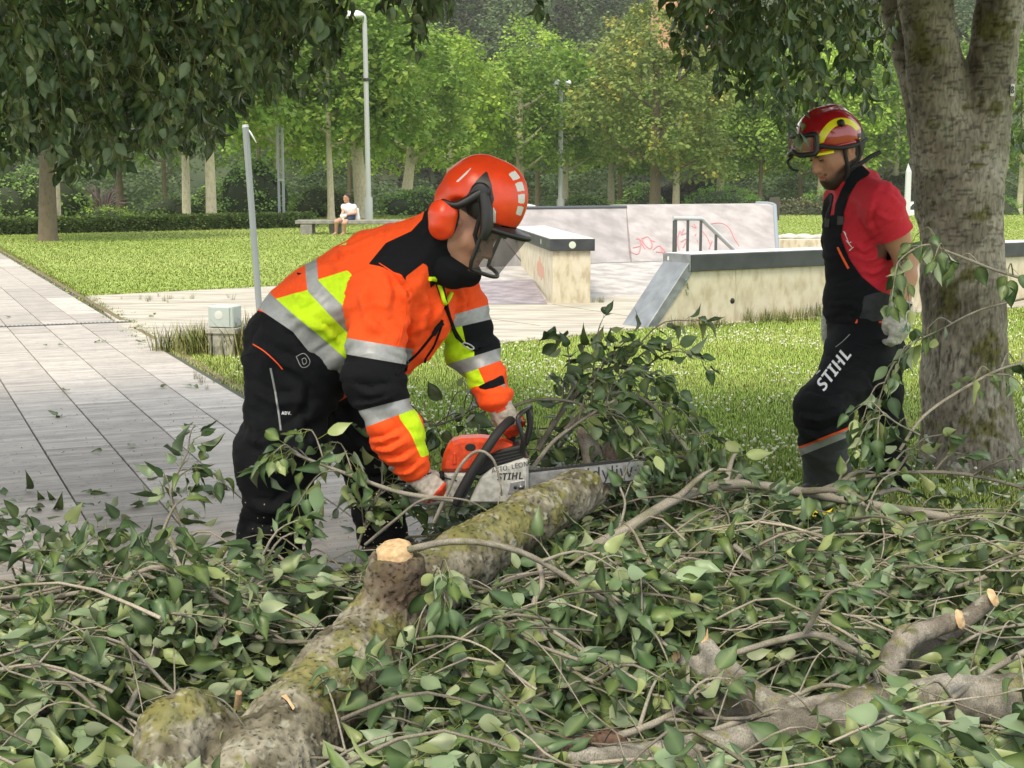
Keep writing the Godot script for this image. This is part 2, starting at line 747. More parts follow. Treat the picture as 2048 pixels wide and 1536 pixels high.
# the separate pieces of a mesh, each as a part of its own; crumbs stay with the first
func wobj_pieces(called: String, md: Dictionary, mt: Material, parent: Node3D) -> void:
	var n: int = md.v.size()
	var root := PackedInt32Array(range(n))
	for t in range(0, md.i.size(), 3):
		for k in 2:
			var a: int = md.i[t + k]
			var b: int = md.i[t + k + 1]
			while root[a] != a: a = root[a]
			while root[b] != b: b = root[b]
			if a != b: root[maxi(a, b)] = mini(a, b)
	var count := {}
	var of := PackedInt32Array()
	of.resize(n)
	for k in n:
		var a := k
		while root[a] != a: a = root[a]
		of[k] = a
		count[a] = count.get(a, 0) + 1
	var best := -1
	for a in count:
		if best < 0 or count[a] > count[best]: best = a
	var outs := {}
	for t in range(0, md.i.size(), 3):
		var a := of[md.i[t]]
		if count[a] < 30: continue
		if not outs.has(a): outs[a] = PackedInt32Array()
		outs[a].append_array(PackedInt32Array([md.i[t], md.i[t + 1], md.i[t + 2]]))
	for a in outs:
		var o := md_new()
		var mp := {}
		for q in outs[a]:
			if not mp.has(q):
				mp[q] = o.v.size()
				o.v.append(md.v[q])
				o.n.append(md.n[q])
			o.i.append(mp[q])
		wobj(called, o, mt, parent)

func _ready() -> void:
	rng.seed = 20240611
	var cam := Camera3D.new()
	cam.name = "camera"
	add_child(cam)
	cam.position = Vector3(0, EYE, 0)
	cam.rotation = Vector3(-tilt, 0, 0)
	cam.fov = rad_to_deg(2.0 * atan(768.0 / FOCAL))
	cam.near = 0.05
	cam.far = 600.0
	cam.current = true
	var env := Environment.new()
	env.background_mode = Environment.BG_SKY
	var sky := Sky.new()
	var sm := ProceduralSkyMaterial.new()
	sm.sky_top_color = Color(0.87, 0.89, 0.91)
	sm.sky_horizon_color = Color(0.96, 0.95, 0.93)
	sm.sky_curve = 0.2
	sm.ground_bottom_color = Color(0.25, 0.28, 0.2)
	sm.ground_horizon_color = Color(0.6, 0.62, 0.58)
	sm.sky_energy_multiplier = 1.0
	sky.sky_material = sm
	env.sky = sky
	env.tonemap_mode = Environment.TONE_MAPPER_LINEAR
	env.tonemap_exposure = 2.15
	env.fog_enabled = true
	env.fog_density = 0.00035
	env.fog_light_color = Color(0.9, 0.92, 0.9)
	env.sdfgi_enabled = true
	env.ssao_enabled = true
	env.ssil_enabled = true
	var we := WorldEnvironment.new()
	we.name = "world"
	we.environment = env
	add_child(we)
	var sun := DirectionalLight3D.new()
	sun.name = "sun"
	sun.light_energy = 0.6
	sun.light_color = Color(1.0, 0.95, 0.86)
	sun.light_angular_distance = 18.0
	sun.shadow_enabled = true
	sun.rotation_degrees = Vector3(-52, -24, 0)
	add_child(sun)
	make_materials()
	make_ground()
	make_skate_plaza()
	make_background()
	sawyer()
	watcher()
	sitter()
	chainsaw()
	make_trees()
	make_brush()

# ---------------------------------------------------------------- materials
func lin(r: float, g: float, b: float) -> Color:
	return Color(r, g, b).linear_to_srgb()

func ntex(called: String, size: int, freq: float, oct := 4, type := FastNoiseLite.TYPE_SIMPLEX_SMOOTH, ramp: Array = [], warp := 0.0, normal := false, strength := 4.0) -> NoiseTexture2D:
	var key := "tex_" + called
	if M.has(key): return M[key]
	var f := FastNoiseLite.new()
	f.noise_type = type
	f.frequency = freq
	f.fractal_octaves = oct
	f.seed = called.hash() % 1000
	if warp > 0.0:
		f.domain_warp_enabled = true
		f.domain_warp_amplitude = warp
		f.domain_warp_frequency = freq * 0.6
	var t := NoiseTexture2D.new()
	t.width = size
	t.height = size
	t.seamless = true
	t.noise = f
	if normal:
		t.as_normal_map = true
		t.bump_strength = strength
	if ramp.size():
		var g := Gradient.new()
		g.offsets = PackedFloat32Array()
		g.colors = PackedColorArray()
		var offs := PackedFloat32Array()
		var cols := PackedColorArray()
		for r in ramp:
			offs.append(r[0])
			cols.append(r[1])
		g.offsets = offs
		g.colors = cols
		t.color_ramp = g
	M[key] = t
	return t

func mat(called: String, col: Color, rough := 0.8, o := {}) -> StandardMaterial3D:
	if M.has(called): return M[called]
	var m := StandardMaterial3D.new()
	m.resource_name = called
	m.albedo_color = col
	m.roughness = rough
	if o.has("metal"): m.metallic = o.metal
	if o.has("spec"): m.metallic_specular = o.spec
	if o.has("vc"): m.vertex_color_use_as_albedo = true
	if o.has("tex"): m.albedo_texture = o.tex
	if o.has("bump"):
		m.heightmap_enabled = true
		m.heightmap_texture = o.bump
		m.heightmap_scale = o.get("depth", 0.1)
	if o.has("tri"):
		m.uv1_triplanar = true
		m.uv1_world_triplanar = o.get("world", false)
		m.uv1_scale = o.tri if o.tri is Vector3 else Vector3.ONE * o.tri
	if o.has("coat"):
		m.clearcoat_enabled = true
		m.clearcoat = o.coat
		m.clearcoat_roughness = o.get("coat_rough", 0.1)
	if o.has("sheen"):
		m.rim_enabled = true
		m.rim = o.sheen
		m.rim_tint = 0.7
	if o.has("back"):
		m.backlight_enabled = true
		m.backlight = o.back
	if o.has("sss"):
		m.subsurf_scatter_enabled = true
		m.subsurf_scatter_strength = o.sss
	if o.has("alpha"):
		m.transparency = BaseMaterial3D.TRANSPARENCY_ALPHA
		m.albedo_color.a = o.alpha
	M[called] = m
	return m

func g8(x: float) -> Color:
	return Color(x, x, x)

func make_materials() -> void:
	var weave := ntex("weave", 256, 0.35, 2)
	var blot := ntex("blot", 512, 0.012, 4, FastNoiseLite.TYPE_SIMPLEX_SMOOTH, [[0.2, g8(0.93)], [0.8, g8(1.0)]])
	var grime := ntex("grime", 512, 0.01, 5, FastNoiseLite.TYPE_SIMPLEX_SMOOTH, [[0.2, g8(0.84)], [0.7, g8(1.0)]], 12.0)
	var cloth := {"tex": blot, "bump": weave, "depth": 0.04, "tri": 7.0, "sheen": 0.08}
	mat("orange_cloth", lin(0.98, 0.088, 0.003), 0.85, cloth)
	mat("lime_cloth", lin(0.58, 0.86, 0.004), 0.85, cloth)
	mat("black_cloth", lin(0.006, 0.0065, 0.0085), 0.9, {"bump": weave, "depth": 0.05, "tri": 7.0, "sheen": 0.04, "spec": 0.3})
	mat("trouser_cloth", lin(0.006, 0.007, 0.009), 0.88, {"tex": grime, "bump": weave, "depth": 0.05, "tri": 5.0, "sheen": 0.05, "spec": 0.3})
	mat("grey_cloth", lin(0.035, 0.04, 0.042), 0.85, {"tex": grime, "bump": weave, "depth": 0.05, "tri": 5.0, "sheen": 0.2})
	mat("red_cloth", lin(0.56, 0.012, 0.03), 0.85, cloth)
	mat("reflective_tape", lin(0.36, 0.37, 0.38), 0.45, {"tex": blot, "bump": weave, "depth": 0.02, "tri": 9.0, "metal": 0.15})
	mat("glove_leather", lin(0.42, 0.37, 0.32), 0.75, {"tex": grime, "bump": weave, "depth": 0.05, "tri": 9.0})
	mat("glove_orange", lin(0.72, 0.06, 0.012), 0.8, {"tex": grime, "bump": weave, "depth": 0.05, "tri": 9.0})
	mat("glove_white", lin(0.55, 0.54, 0.49), 0.85, {"tex": grime, "bump": weave, "depth": 0.06, "tri": 9.0})
	mat("skin", Color.WHITE, 0.52, {"vc": 1, "sss": 0.06, "spec": 0.4})
	mat("hair", lin(0.016, 0.011, 0.008), 0.7, {"bump": weave, "depth": 0.1, "tri": 6.0})
	mat("orange_shell", lin(0.78, 0.06, 0.012), 0.32, {"tex": blot, "tri": 4.0, "spec": 0.5})
	mat("red_shell", lin(0.36, 0.006, 0.012), 0.16, {"coat": 0.8, "coat_rough": 0.06})
	mat("yellow_shell", lin(0.8, 0.72, 0.01), 0.3)
	mat("black_plastic", lin(0.012, 0.012, 0.013), 0.42)
	mat("black_rubber", lin(0.014, 0.014, 0.015), 0.7)
	mat("white_sticker", lin(0.62, 0.62, 0.6), 0.4)
	mat("saw_orange", lin(0.66, 0.062, 0.012), 0.4, {"tex": grime, "tri": 6.0})
	mat("saw_grey", lin(0.44, 0.44, 0.41), 0.45, {"tex": grime, "tri": 6.0})
	mat("steel", lin(0.42, 0.43, 0.44), 0.42, {"metal": 0.7, "tex": grime, "tri": 5.0})
	mat("dark_steel", lin(0.05, 0.05, 0.052), 0.45, {"metal": 0.6})
	mat("black_ink", lin(0.02, 0.02, 0.022), 0.6)
	mat("red_ink", lin(0.5, 0.05, 0.02), 0.5)
	mat("white_ink", lin(0.75, 0.76, 0.78), 0.6)
	mat("green_ink", lin(0.12, 0.3, 0.16), 0.7)
	mat("orange_trim", lin(0.9, 0.1, 0.02), 0.7)
	mat("mesh_visor", lin(0.09, 0.085, 0.08), 0.5, {"alpha": 0.5})
	mat("goggle_lens", lin(0.35, 0.16, 0.16), 0.05, {"alpha": 0.45})
	mat("eye_white", lin(0.5, 0.47, 0.44), 0.2)
	mat("eye_dark", lin(0.02, 0.014, 0.01), 0.15)
	mat("lens_white", Color(1, 1, 1), 0.2)

# ---------------------------------------------------------------- ground, path, plaza
const PU := Vector3(-0.404, 0, -0.9148)   # along the path, away
const PV := Vector3(0.9148, 0, -0.404)    # across it, to the right

func strip_image() -> ImageTexture:
	# board marks across a slab: shallow uneven grooves
	var im := Image.create(256, 512, false, Image.FORMAT_RGBA8)
	var n := FastNoiseLite.new()
	n.frequency = 0.02
	n.seed = 5
	var r := RandomNumberGenerator.new()
	r.seed = 77
	var y := 0
	while y < 512:
		var w := r.randi_range(6, 26)
		var lev := r.randf_range(0.45, 0.95)
		for q in range(y, mini(y + w, 512)):
			for x in 256:
				var g := lev + 0.14 * n.get_noise_2d(x * 0.5, q * 3.0) + 0.1 * n.get_noise_2d(x * 1.2 + 900.0, q * 9.0)
				var e := minf(q - y, y + w - 1 - q)
				if e < 1.5: g -= 0.16 + 0.14 * n.get_noise_2d(x * 1.0, y * 7.0)
				im.set_pixel(x, q, g8(clampf(g, 0, 1)))
		y += w
	return ImageTexture.create_from_image(im)

func make_ground() -> void:
	var grass_t := ntex("lawn", 1024, 0.03, 5, FastNoiseLite.TYPE_SIMPLEX_SMOOTH, [[0.2, lin(0.22, 0.31, 0.07)], [0.5, lin(0.29, 0.385, 0.1)], [0.8, lin(0.36, 0.44, 0.14)]], 20.0)
	var big := ntex("lawn_big", 512, 0.008, 4, FastNoiseLite.TYPE_SIMPLEX_SMOOTH, [[0.25, g8(0.8)], [0.75, g8(1.0)]])
	var gm := mat("lawn", Color.WHITE, 0.95, {"tex": grass_t, "tri": 0.6, "world": true, "spec": 0.2})
	gm.detail_enabled = true
	gm.detail_albedo = big
	gm.detail_blend_mode = BaseMaterial3D.BLEND_MODE_MUL
	gm.uv2_triplanar = true
	gm.uv2_world_triplanar = true
	gm.uv2_scale = Vector3.ONE * 0.07
	var hgt := func(x: float, z: float) -> float:
		var t := clampf((-z - 62.0) / 10.0, 0.0, 1.0)
		return -1.2 * t * t * (3.0 - 2.0 * t)
	var md := sheet(60, 90, func(u: float, v: float) -> Vector3:
		var x := lerpf(-160.0, 160.0, u)
		var z := lerpf(30.0, -260.0, v)
		return Vector3(x, hgt.call(x, z), z))
	struct("ground", mk(md), gm)
	# path of long narrow slabs
	var grey := ntex("slab_tone", 512, 0.012, 5, FastNoiseLite.TYPE_SIMPLEX_SMOOTH, [[0.2, lin(0.33, 0.305, 0.285)], [0.8, lin(0.43, 0.405, 0.385)]], 10.0)
	var boards := strip_image()
	var pb := mat("path_bed", lin(0.07, 0.075, 0.05), 0.95)
	var sl: Array = []
	for t in 3:
		var k: float = [1.0, 0.93, 0.87][t]
		var m := mat("slab_%d" % t, Color(k, k * 0.995, k * 0.99), 0.7, {"tex": boards_albedo(boards, t), "bump": boards, "depth": 0.8, "spec": 0.45})
		sl.append(m)
	var bed := sheet(1, 40, func(u: float, v: float) -> Vector3: return PV * lerpf(-3.0, 2.27, u) + PU * lerpf(-8.0, 75.0, v) + Vector3(0, 0.006, 0))
	var path := struct("path", mk(bed), pb)
	var kerb := []
	var meshes := []
	for v in 3:
		var s := box(Vector3(0.353, 0.03, 2.392), 0.003)
		for q in s.v: s.u.append(Vector2(q.x * 1.4 + v * 0.37, q.z * 0.5 + v * 0.29))
		meshes.append(mk(s))
	var basis := Basis(PV, Vector3.UP, -PU)
	for i in range(-14, 6):
		for j in range(0, 18):
			var c: Vector3 = PV * (1.655 + 0.362 * (i - 3) + 0.0) + PU * (2.4 * j + [0.0, 1.3, 0.5, 1.8][posmod(i, 4)] - 1.6)
			if i - 3 > 1: continue
			# only those that the place shows
			var px: float = 1024.0 + c.x / maxf(-c.z, 0.1) * FOCAL
			if c.z > -3.0 or px < -140.0 or c.z < -42.0: continue
			var o := obj("paving_slab", meshes[rng.randi_range(0, 2)], sl[rng.randi_range(0, 2)], path, Transform3D(basis.rotated(Vector3.UP, rf(-0.0012, 0.0012)), c + Vector3(0, 0.007 + rf(-0.001, 0.0015), 0)))
	# drain channel across the path, yellowed kerb strip along it
	var dr := Node3D.new()
	var dc := PU * 15.25
	var drain := thing("drain_channel", "slotted metal drain channel across the path", "drain", Vector3(dc.x, 0.0, dc.z) + PV * 0.9)
	drain.basis = basis
	obj("frame", mk(box(Vector3(2.9, 0.02, 0.11), 0.003)), M.dark_steel, drain, Transform3D(Basis.IDENTITY, Vector3(0, 0.018, 0)))
	var bars := md_new()
	for i in 70:
		join(bars, box(Vector3(0.018, 0.006, 0.095), 0.001, Vector3(-1.42 + i * 0.041, 0.0305, 0)))
	var gb := obj("grating", mk(bars), mat("drain_grey", lin(0.3, 0.3, 0.29), 0.6), drain)
	gb.set_meta("kind", "stuff")
	var ks := md_new()
	for i in 60:
		join(ks, box(Vector3(0.07 + rf(-0.012, 0.012), 0.02, 1.0), 0.004), Transform3D(basis, PV * 2.3 + PU * (4.0 + i) + Vector3(0, 0.012 + rf(-0.003, 0.002), 0)))
	struct("path_edging", mk(ks), mat("edging", lin(0.36, 0.3, 0.17), 0.9, {"tex": grey, "tri": 1.5}))
	make_grass()

func boards_albedo(src: ImageTexture, t: int) -> ImageTexture:
	var im: Image = src.get_image().duplicate()
	var n := FastNoiseLite.new()
	n.seed = 40 + t
	n.frequency = 0.012
	n.fractal_octaves = 5
	var r := RandomNumberGenerator.new()
	r.seed = 400 + t
	for y in im.get_height():
		for x in im.get_width():
			var g := im.get_pixel(x, y).r
			var a := 0.35 + 0.24 * (g - 0.62) + 0.07 * n.get_noise_2d(x, y * 2.0)
			if n.get_noise_2d(x * 3.0, y * 3.0 + 700.0) > 0.42: a *= 0.82
			im.set_pixel(x, y, lin(a * 1.14, a * 1.055, a * 0.965))
	return ImageTexture.create_from_image(im)

func blades(n: int, h: float, spread: float, w: float, sd: int) -> ArrayMesh:
	var r := RandomNumberGenerator.new()
	r.seed = sd
	var md := md_new()
	for i in n:
		var a := r.randf() * TAU
		var p := Vector3(r.randf_range(-1, 1), 0, r.randf_range(-1, 1)) * spread
		var side := Vector3(cos(a), 0, sin(a)) * w * 0.5
		var lean := Vector3(-sin(a), 0, cos(a)) * r.randf_range(-0.5, 0.7) * h
		var hh := h * r.randf_range(0.55, 1.1)
		var b: int = md.v.size()
		var q := [p - side, p + side, p + lean * 0.35 + Vector3(0, hh * 0.6, 0) - side * 0.75, p + lean * 0.35 + Vector3(0, hh * 0.6, 0) + side * 0.75, p + lean + Vector3(0, hh, 0)]
		var c := 0.9 + 0.2 * r.randf()
		for k in 5:
			md.v.append(q[k])
			md.n.append((Vector3.UP * 2.0 + Vector3(-sin(a), 0, cos(a)) * 0.4).normalized())
			md.c.append(Color(c, c, c * 0.9) if k < 4 else Color(c * 1.1, c * 1.08, c * 0.9))
		md.i.append_array(PackedInt32Array([b, b + 1, b + 3, b, b + 3, b + 2, b + 2, b + 3, b + 4]))
	return mk(md)

func scatter(called: String, mesh: Mesh, mt: Material, places: Array, tints: Array, parent: Node = null) -> MultiMeshInstance3D:
	var mm := MultiMesh.new()
	mm.transform_format = MultiMesh.TRANSFORM_3D
	mm.use_colors = true
	mm.mesh = mesh
	mm.instance_count = places.size()
	for i in places.size():
		mm.set_instance_transform(i, places[i])
		mm.set_instance_color(i, tints[i])
	var o := MultiMeshInstance3D.new()
	o.multimesh = mm
	o.material_override = mt
	if parent == null:
		o.name = numbered(called)
		add_child(o)
	else:
		o.name = called
		parent.add_child(o, true)
	o.set_meta("kind", "stuff")
	return o

func turned(p: Vector3, s: float, lean := 0.15) -> Transform3D:
	var b := Basis(Vector3.UP, rng.randf() * TAU)
	b = b.rotated(Vector3(rf(-1, 1), 0, rf(-1, 1)).normalized(), rf(-lean, lean))
	return Transform3D(b.scaled(Vector3.ONE * s), p)

# is this point of the ground bare (path or plaza)?
var plaza_poly := PackedVector2Array([Vector2(-3.25, -12.55), Vector2(-1.6, -12.75), Vector2(-0.1, -12.96), Vector2(0.7, -13.6), Vector2(1.4, -14.3), Vector2(2.3, -14.8), Vector2(4.2, -15.8), Vector2(14.0, -21.0), Vector2(16.0, -30.0), Vector2(6.0, -27.5), Vector2(-1.0, -25.0), Vector2(-1.8, -21.5), Vector2(-3.27, -20.1), Vector2(-5.5, -18.3)])

func bare(x: float, z: float) -> bool:
	var a := x * PV.x + z * PV.z
	if a < 2.27: return true
	return Geometry2D.is_point_in_polygon(Vector2(x, z), plaza_poly)

func make_grass() -> void:
	var gm := mat("grass_blade", Color.WHITE, 0.6, {"vc": 1, "back": Color(0.35, 0.35, 0.35), "spec": 0.3})
	var n := noise("lawn_patch", 0.35, FastNoiseLite.TYPE_SIMPLEX_SMOOTH, 3, 9)
	var tuft := blades(10, 0.03, 0.04, 0.005, 3)
	var pl := []
	var tn := []
	var tries := 0
	while pl.size() < 52000 and tries < 300000:
		tries += 1
		var d := 5.0 + 10.5 * pow(rng.randf(), 0.8)
		var x := rf(-0.5, 0.40) * d * 0.95
		if bare(x, -d): continue
		var k := n.get_noise_2d(x, d)
		pl.append(turned(Vector3(x, 0.0, -d), rf(0.7, 1.25) * (0.75 + 0.022 * d)))
		var t := rng.randf()
		var c := Color(0.33, 0.46, 0.1).lerp(Color(0.45, 0.55, 0.16), clampf(0.5 + k, 0, 1))
		if t < 0.06: c = Color(0.3, 0.27, 0.1)
		tn.append(c * rf(0.75, 1.2))
	scatter("grass", tuft, gm, pl, tn)
	pl = []
	tn = []
	tries = 0
	var far := blades(14, 0.026, 0.14, 0.011, 4)
	while pl.size() < 46000 and tries < 300000:
		tries += 1
		var d := 15.0 + 46.0 * pow(rng.randf(), 1.6)
		var x := rf(-0.42, 0.42) * d
		if bare(x, -d): continue
		var k := n.get_noise_2d(x * 0.3, d * 0.3)
		pl.append(turned(Vector3(x, 0.0, -d), rf(0.7, 1.2) * (0.6 + 0.014 * d)))
		tn.append(Color(0.37, 0.49, 0.12).lerp(Color(0.46, 0.55, 0.18), clampf(0.5 + k, 0, 1)) * rf(0.94, 1.06))
	scatter("grass", far, gm, pl, tn)
	# white clover heads
	pl = []
	tn = []
	var fl := lathe([[0.0, -0.006], [0.007, -0.003], [0.0085, 0.002], [0.005, 0.007], [0.0, 0.009]], 6)
	var nn := noise("clover", 0.55, FastNoiseLite.TYPE_SIMPLEX_SMOOTH, 2, 31)
	tries = 0
	while pl.size() < 3000 and tries < 100000:
		tries += 1
		var d := rf(6.5, 15.0)
		var x := rf(-0.2, 0.4) * d
		if bare(x, -d) or nn.get_noise_2d(x, d) < rf(-0.1, 0.55): continue
		pl.append(turned(Vector3(x, rf(0.028, 0.05), -d), rf(0.45, 1.15)))
		tn.append(Color(0.68, 0.68, 0.52) * rf(0.7, 1.05))
	scatter("clover_flowers", mk(fl), mat("clover", Color.WHITE, 0.8, {"vc": 1}), pl, tn)
	# longer weeds by the box, the kerb and the foot of the ledge
	var weed := blades(16, 0.3, 0.05, 0.008, 8)
	pl = []
	tn = []
	var spots := [[-2.6, -12.2, 0.28, 60, 1.0], [-2.25, -12.15, 0.16, 36, 1.25], [-2.85, -12.45, 0.2, 36, 0.9], [2.75, -15.0, 0.4, 46, 0.62], [3.5, -15.45, 0.45, 46, 0.75], [1.9, -14.4, 0.4, 26, 0.55], [-2.2, -11.2, 0.4, 20, 0.45], [-1.9, -10.4, 0.4, 20, 0.4], [-4.4, -17.6, 0.8, 18, 0.4], [1.1, -17.3, 0.1, 6, 0.4]]
	for s in spots:
		for i in s[3]:
			pl.append(turned(Vector3(s[0] + rng.randfn() * s[2] * 0.6, 0, s[1] + rng.randfn() * s[2] * 0.3), rf(0.5, 1.1) * s[4], 0.35))
			tn.append(Color(0.1, 0.15, 0.03).lerp(Color(0.3, 0.28, 0.12), rng.randf()))
	scatter("weeds", weed, gm, pl, tn)
	# grass that creeps over the edges of path and plaza
	pl = []
	tn = []
	for i in 2600:
		var p: Vector3
		if i % 2 == 0:
			p = PV * (2.32 + absf(rng.randfn()) * 0.06) + PU * rf(5.0, 40.0)
		else:
			var k := rng.randi_range(0, plaza_poly.size() - 1)
			var q := plaza_poly[k].lerp(plaza_poly[(k + 1) % plaza_poly.size()], rng.randf())
			p = Vector3(q.x + rng.randfn() * 0.05, 0, q.y + rng.randfn() * 0.05)
		pl.append(turned(p, rf(0.6, 1.5)))
		tn.append(Color(0.14, 0.2, 0.03).lerp(Color(0.24, 0.26, 0.07), rng.randf()))
	scatter("grass", tuft, gm, pl, tn)

# ---------------------------------------------------------------- skate plaza
func ribbon(paths: Array, w: float, mt: Material, called: String, parent: Node3D, plane_at: Vector3, plane_n: Vector3) -> void:
	for q in paths:
		var pts := []
		for p in q:
			var a := at(p[0], p[1], 5.0) - Vector3(0, EYE, 0)
			var t := (plane_at - Vector3(0, EYE, 0)).dot(plane_n) / a.dot(plane_n)
			pts.append(Vector3(0, EYE, 0) + a * t + plane_n * 0.001)
		wobj(called, tube(curve(pts, maxi(6, pts.size() * 4)), filled(maxi(6, pts.size() * 4) + 1, w), 5), mt, parent)

func make_skate_plaza() -> void:
	var tone := ntex("concrete_tone", 512, 0.01, 5, FastNoiseLite.TYPE_SIMPLEX_SMOOTH, [[0.2, g8(0.8)], [0.75, g8(1.0)]], 14.0)
	var pits := ntex("pits", 512, 0.05, 3, FastNoiseLite.TYPE_CELLULAR, [[0.0, g8(0.3)], [0.12, g8(0.9)], [0.3, g8(1.0)]])
	var streak := ntex("streaks", 512, 0.02, 4, FastNoiseLite.TYPE_SIMPLEX_SMOOTH, [[0.25, lin(0.42, 0.37, 0.26)], [0.5, lin(0.55, 0.5, 0.37)], [0.8, lin(0.6, 0.56, 0.45)]], 25.0)
	var cream := mat("cream_concrete", Color(0.97, 0.97, 0.97), 0.85, {"tex": streak, "bump": pits, "depth": 0.25, "tri": Vector3(0.9, 0.35, 0.9), "world": true})
	var floor_m := mat("plaza_floor", lin(0.46, 0.42, 0.345), 0.75, {"tex": tone, "bump": tone, "depth": 0.2, "tri": Vector3(0.25, 0.25, 0.9), "world": true})
	var lilac := mat("lilac_concrete", lin(0.36, 0.335, 0.335), 0.8, {"tex": tone, "bump": pits, "depth": 0.1, "tri": 0.5, "world": true})
	var pale := mat("pale_concrete", lin(0.46, 0.435, 0.42), 0.8, {"tex": tone, "bump": pits, "depth": 0.1, "tri": 0.6, "world": true})
	var cap_m := mat("ledge_steel", lin(0.055, 0.062, 0.068), 0.5, {"tex": tone, "tri": 0.8, "world": true, "metal": 0.3})
	var top_m := mat("ledge_top", lin(0.62, 0.61, 0.58), 0.6, {"tex": tone, "tri": 0.8, "world": true})
	var edge_m := mat("galvanised", lin(0.26, 0.28, 0.3), 0.45, {"metal": 0.5, "tex": tone, "tri": 1.2, "world": true})
	# floor
	var tri := Geometry2D.triangulate_polygon(plaza_poly)
	var fl := md_new()
	for p in plaza_poly:
		fl.v.append(Vector3(p.x, 0.02, p.y))
		fl.n.append(Vector3.UP)
	for k in range(0, tri.size(), 3):
		var a := plaza_poly[tri[k]]
		if (plaza_poly[tri[k + 1]] - a).cross(plaza_poly[tri[k + 2]] - a) < 0.0: fl.i.append_array(PackedInt32Array([tri[k], tri[k + 1], tri[k + 2]]))
		else: fl.i.append_array(PackedInt32Array([tri[k], tri[k + 2], tri[k + 1]]))
	# a thin rim so that the slab has an edge
	for k in plaza_poly.size():
		var a := plaza_poly[k]
		var b := plaza_poly[(k + 1) % plaza_poly.size()]
		join(fl, flat([[Vector3(a.x, 0.02, a.y), Vector3(b.x, 0.02, b.y), Vector3(b.x, -0.05, b.y), Vector3(a.x, -0.05, a.y)]], false))
	struct("plaza_floor", mk(fl), floor_m)
	for q in [[[1105, 612], [1290, 641]], [[600, 590], [1080, 655]], [[180, 612], [900, 600]]]:
		var a := ground_at(q[0][0], q[0][1])
		var b := ground_at(q[1][0], q[1][1])
		var l := a.distance_to(b)
		var j := struct("floor_joint", mk(box(Vector3(l, 0.003, 0.012), 0.0005)), mat("joint", lin(0.2, 0.18, 0.14), 0.9))
		j.transform = Transform3D(Basis(Vector3.UP, atan2(-(b.z - a.z), b.x - a.x)), (a + b) * 0.5 + Vector3(0, 0.0215, 0))
	# long ledge on the right, its end cut to a slope
	var e := Vector3(0.837, 0, -0.548)
	var nb := Vector3(-0.548, 0, -0.837)
	var p0 := Vector3(1.83, 0, -14.59)
	var lx := Transform3D(Basis(e, Vector3.UP, -nb), p0)
	var ledge := thing("skate_ledge", "long cream concrete skate ledge with dark steel cap, behind the person in red", "ledge", p0)
	ledge.basis = lx.basis
	obj("concrete_block", mk(prism([Vector2(-0.46, -0.02), Vector2(6.0, -0.02), Vector2(6.0, 0.572), Vector2(0.0, 0.572)], -0.4, -0.02)), cream, ledge)
	obj("steel_cap", mk(box(Vector3(6.1, 0.172, 0.45), 0.006, Vector3(3.05, 0.655, -0.21))), cap_m, ledge)
	obj("cap_top", mk(box(Vector3(6.06, 0.008, 0.42), 0.002, Vector3(3.05, 0.7445, -0.21))), top_m, ledge)
	obj("end_cap", mk(box(Vector3(0.012, 0.17, 0.44), 0.003, Vector3(-0.0075, 0.655, -0.21))), edge_m, ledge)
	obj("sloping_plate", mk(prism([Vector2(-0.56, 0.012), Vector2(-0.43, 0.012), Vector2(0.055, 0.572), Vector2(-0.012, 0.66), Vector2(-0.09, 0.572)], -0.415, -0.008, 0.004)), edge_m, ledge)
	for x in [0.62, 2.2, 3.8]:
		obj("formwork_joint", mk(box(Vector3(0.012, 0.56, 0.006), 0.001, Vector3(x + 0.02, 0.285, -0.0185))), mat("joint_cream", lin(0.42, 0.38, 0.28), 0.9), ledge)
	obj("drain_hole", mk(moved(lathe([[0.0, 0.004], [0.014, 0.004], [0.016, 0.0], [0.03, 0.0], [0.03, -0.01]], 16), Transform3D(Basis(Vector3.RIGHT, PI / 2), Vector3(0.6, 0.24, -0.016)))), M.black_plastic, ledge)
	obj("sticker", mk(box(Vector3(0.003, 0.04, 0.025), 0.0005, Vector3(-0.0148, 0.69, -0.34))), M.white_sticker, ledge)
	# green paint tag on the cream face
	ribbon([[[1362, 560], [1372, 558], [1368, 568], [1376, 572]], [[1364, 578], [1372, 590], [1378, 584]], [[1374, 566], [1378, 578]]], 0.005, mat("faded_green_paint", lin(0.2, 0.3, 0.24), 0.8), "paint_mark", ledge, p0 + nb * 0.02, -nb)
	# hand rail behind it
	var rail := thing("handrail", "galvanised stair handrail with four posts behind the long ledge", "handrail", Vector3(at(1350, 500, 16.2).x, 0, -16.2))
	var P := func(x: float, y: float) -> Vector3: return at(x, y, 16.2 + (x - 1350.0) * 0.003) - rail.position
	obj("rail", mk(tube([P.call(1346, 437), P.call(1401, 437), P.call(1404, 438.5), P.call(1466, 498), P.call(1500, 531)], filled(5, 0.026), 10)), mat("rail_steel", lin(0.5, 0.52, 0.53), 0.4, {"metal": 0.6}), rail)
	for q in [[1350, 441, 0.05], [1376, 441, 0.03], [1402, 441, 0.03], [1432, 470, 0.03]]:
		var t: Vector3 = P.call(q[0], q[1])
		obj("post", mk(box(Vector3(q[2], t.y + 0.01, 0.03), 0.003, Vector3(t.x, t.y * 0.5 + 0.005, t.z))), mat("post_steel", lin(0.09, 0.1, 0.105), 0.5, {"metal": 0.4}), rail)
	# pedestal ledge in the middle
	var be := Vector3(-0.1, 0, -0.995)
	var bx := Vector3(0.995, 0, -0.1)
	var b0 := Vector3(0.725, 0, -17.2)
	var block := thing("skate_block", "cream concrete skate block with dark steel rim and round sticker, mid plaza", "ledge", b0)
	block.basis = Basis(bx, Vector3.UP, -be)
